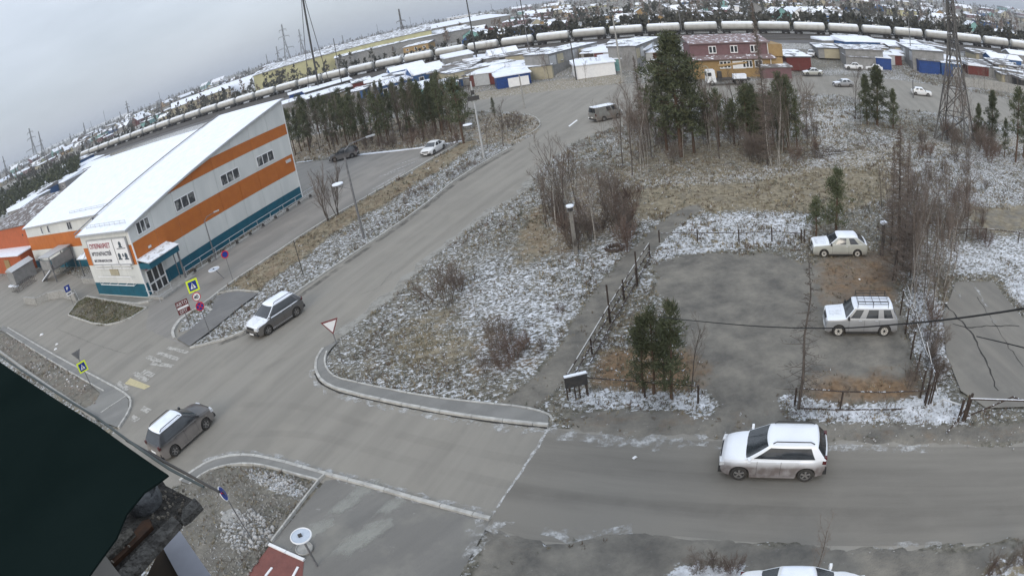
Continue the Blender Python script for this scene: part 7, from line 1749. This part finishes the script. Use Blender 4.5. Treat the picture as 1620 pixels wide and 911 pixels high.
# ---------------------------------------------------------------- overhead cables and the building the camera hangs on
def cable(label, pix, dists, r, name='cable', group=None):
    P = [P3(px, py, d) for (px, py), d in zip(pix, dists)]
    Q = []
    for i in range(len(P) - 1):
        p0, p1, p2, p3 = P[max(i - 1, 0)], P[i], P[i + 1], P[min(i + 2, len(P) - 1)]
        for t_ in np.linspace(0, 1, 8, endpoint=False): Q.append(.5 * (2 * p1 + (p2 - p0) * t_ + (2 * p0 - 5 * p1 + 4 * p2 - p3) * t_ ** 2 + (3 * p1 - p0 - 3 * p2 + p3) * t_ ** 3))
    Q.append(P[-1]); m_ = MB(); m_.tube(Q, r, 6)
    return tag(m_.build(name, [M_['plastic_black']], None, 60), label, 'cable', group)
cable('thick black cable sagging across the right side above the driveway', [(1700, 474), (1620, 488), (1510, 504), (1420, 513), (1320, 519), (1200, 516), (1086, 506), (1040, 500)], [7, 7.6, 9, 10.8, 13.5, 17.5, 22, 24], .015)
cable('thin black cable crossing the cracked driveway at the right', [(1700, 574), (1620, 550), (1545, 532)], [9, 11, 14], .012)

# dark green metal roof edge under the camera, its pipe, the broken parapet and the window ledge below it
DG = mat('dark_green_sheet', (.0062, .0112, .0105), 1.0, (.0080, .0138, .0130), 2, spec=0.0)
zr_ = H - .95
re = thing('roof_edge', 'dark green metal roof edge with a grey pipe gutter filling the bottom left', 'roof', (0, 0, 0))
poly = [G(px, py, zr_)[:2] for px, py in ((-120, 505), (0, 572), (154, 672), (266, 751), (246, 766), (228, 778), (200, 812), (184, 850), (155, 890), (130, 925), (100, 1100), (-300, 1100))]
m_ = MB(); m_.prism([tuple(p) for p in poly], zr_ - .006, zr_); m_.build('sheet', [DG], re)
g = [G(px, py, zr_ + .012) for px, py in ((-120, 494), (0, 562), (154, 661), (268, 742), (322, 770))]
m_ = MB(); m_.tube(g, [.006, .006, .0055, .005, .004], 10); m_.build('pipe', [mat('grey_green_pipe', (.055, .066, .066), .5, (.035, .045, .045), 6)], re, 60)
g = [G(px, py, zr_ - .02) for px, py in ((200, 696), (300, 752), (347, 778))]
m_ = MB(); m_.tube(g, [.006, .005, .004], 8); m_.build('rod', [M_['dark']], re, 60)
zp = H - 2.4
def GZ(px, py, z): return G(px, py, z)
pr_ = thing('broken_parapet', 'crumbling dark parapet top with rubble, a round basin and a rusty strip', 'parapet', (0, 0, 0))
def slab(name, px, z0, z1, mt, par): return MB().prism([tuple(GZ(a, b, z1)[:2]) for a, b in px], z0, z1).build(name, [mt], par)
PB = mat('dirty_mortar', (.055, .052, .048), .95, (.15, .145, .135), 9, detail=8, bump=.9, bscale=25, lo=.4, hi=.7)
PD = mat('dark_mortar', (.028, .026, .024), .95, (.075, .07, .062), 11, detail=8, bump=.9, bscale=25, lo=.42, hi=.7)
slab('base', ((200, 745), (245, 742), (262, 768), (305, 790), (317, 797), (290, 822), (270, 842), (205, 921), (60, 1000), (20, 960)), zp - .03, zp, PD, pr_)
slab('corner_stone', ((288, 806), (307, 787), (317, 797), (296, 818), (286, 824)), zp, zp + .05, PB, pr_)
slab('edge_course', ((272, 816), (284, 826), (262, 850), (232, 884), (205, 916), (160, 1000), (130, 980), (190, 900), (222, 864)), zp, zp + .045, PB, pr_)
slab('inner_course', ((180, 848), (206, 834), (212, 842), (190, 864), (160, 892), (120, 940), (100, 930), (150, 880)), zp, zp + .06, mat('rough_render', (.14, .13, .11), .95, (.06, .056, .05), 8, detail=8, bump=1, bscale=20), pr_)
slab('rusty_strip', ((236, 820), (240, 832), (210, 862), (178, 892), (150, 915), (146, 908), (176, 880), (205, 850), (224, 824)), zp, zp + .03, mat('rusty_strip', (.065, .032, .017), .9, (.035, .022, .016), 8), pr_)
g = GZ(231, 796, zp)
m_ = MB(); rgs = [[(g[0] + rr_ * math.cos(a), g[1] + rr_ * math.sin(a), zp + z_) for a in np.linspace(0, 2 * math.pi, 25)[:-1]] for rr_, z_ in ((.15, 0), (.155, .09), (.145, .10), (.135, .03), (.08, .02), (.075, .05), (.03, .055))]
loft(rgs, m_); m_.f.append(tuple(range(len(m_.v) - 24, len(m_.v)))); m_.m.append(0); m_.build('basin', [mat('grey_basin', (.05, .052, .055), .7, (.11, .115, .12), 14, detail=6, bump=.4)], pr_, 50)
m_ = MB(); qq = np.random.default_rng(12)
for i in range(80):
    px, py = qq.uniform(238, 296), qq.uniform(776, 822)
    g = GZ(px, py, zp); s = qq.uniform(.006, .026); m_.box((g[0], g[1], zp + s * .3), (s, s * .8, s * .6), qq.uniform(0, 3), 0, (.6, .6))
for i in range(60):
    px = qq.uniform(120, 210); py = 911 - (px - 140) * .9 + qq.uniform(-20, 20); g = GZ(px, py, zp + .04); s = qq.uniform(.006, .02); m_.box((g[0], g[1], zp + .04 + s * .3), (s, s * .8, s * .6), qq.uniform(0, 3), 0, (.6, .6))
o = m_.build('crumbs', [mat('mortar_crumbs', (.20, .18, .15), .95, (.08, .07, .06), 6)], pr_); o['kind'] = 'stuff'
lo_ = thing('window_ledge', 'pale grey sheet-metal ledge running down beside a brown wall at the bottom', 'ledge', (0, 0, 0))
zl = H - 2.95
slab('ledge', ((256, 863), (281, 834), (345, 925), (372, 960), (330, 985), (290, 925)), zl, zl + .02, mat('pale_sheet_metal', (.36, .37, .42), .5, (.31, .32, .36), 3), lo_)
slab('brown_wall', ((225, 925), (256, 863), (290, 925), (330, 985), (240, 1000)), zl - 1.2, zl - .03, mat('brown_timber', (.045, .028, .014), .8, (.03, .02, .012), 5, stretch=(1, .2, 1)), lo_)

ob = thing('camera_building', 'plain dark rendered wall of the building that carries the green roof edge', 'building', (0, 0, 0))
MB().prism([tuple(GZ(a, b, 15.9)[:2]) for a, b in ((50, 700), (-90, 600), (-330, 640), (-330, 1000), (-60, 1000))], 0, zr_ - .01).build('wall', [mat('dull_render', (.20, .19, .175), .9, (.15, .145, .135), 1)], ob)

# ---------------------------------------------------------------- thin autumn haze over the whole place
hm = bpy.data.materials.new('haze'); hm.use_nodes = True; hn = hm.node_tree
for n in list(hn.nodes):
    if n.type != 'OUTPUT_MATERIAL': hn.nodes.remove(n)
pv_ = hn.nodes.new('ShaderNodeVolumePrincipled'); pv_.inputs['Color'].default_value = (.86, .90, .97, 1); pv_.inputs['Density'].default_value = .00028; pv_.inputs['Anisotropy'].default_value = .2
out_ = [n for n in hn.nodes if n.type == 'OUTPUT_MATERIAL'][0]; hn.links.new(pv_.outputs[0], out_.inputs['Volume'])
tag(MB().box((0, 5000, 46.5), (28000, 24000, 107)).build('haze', [hm]), kind='stuff')
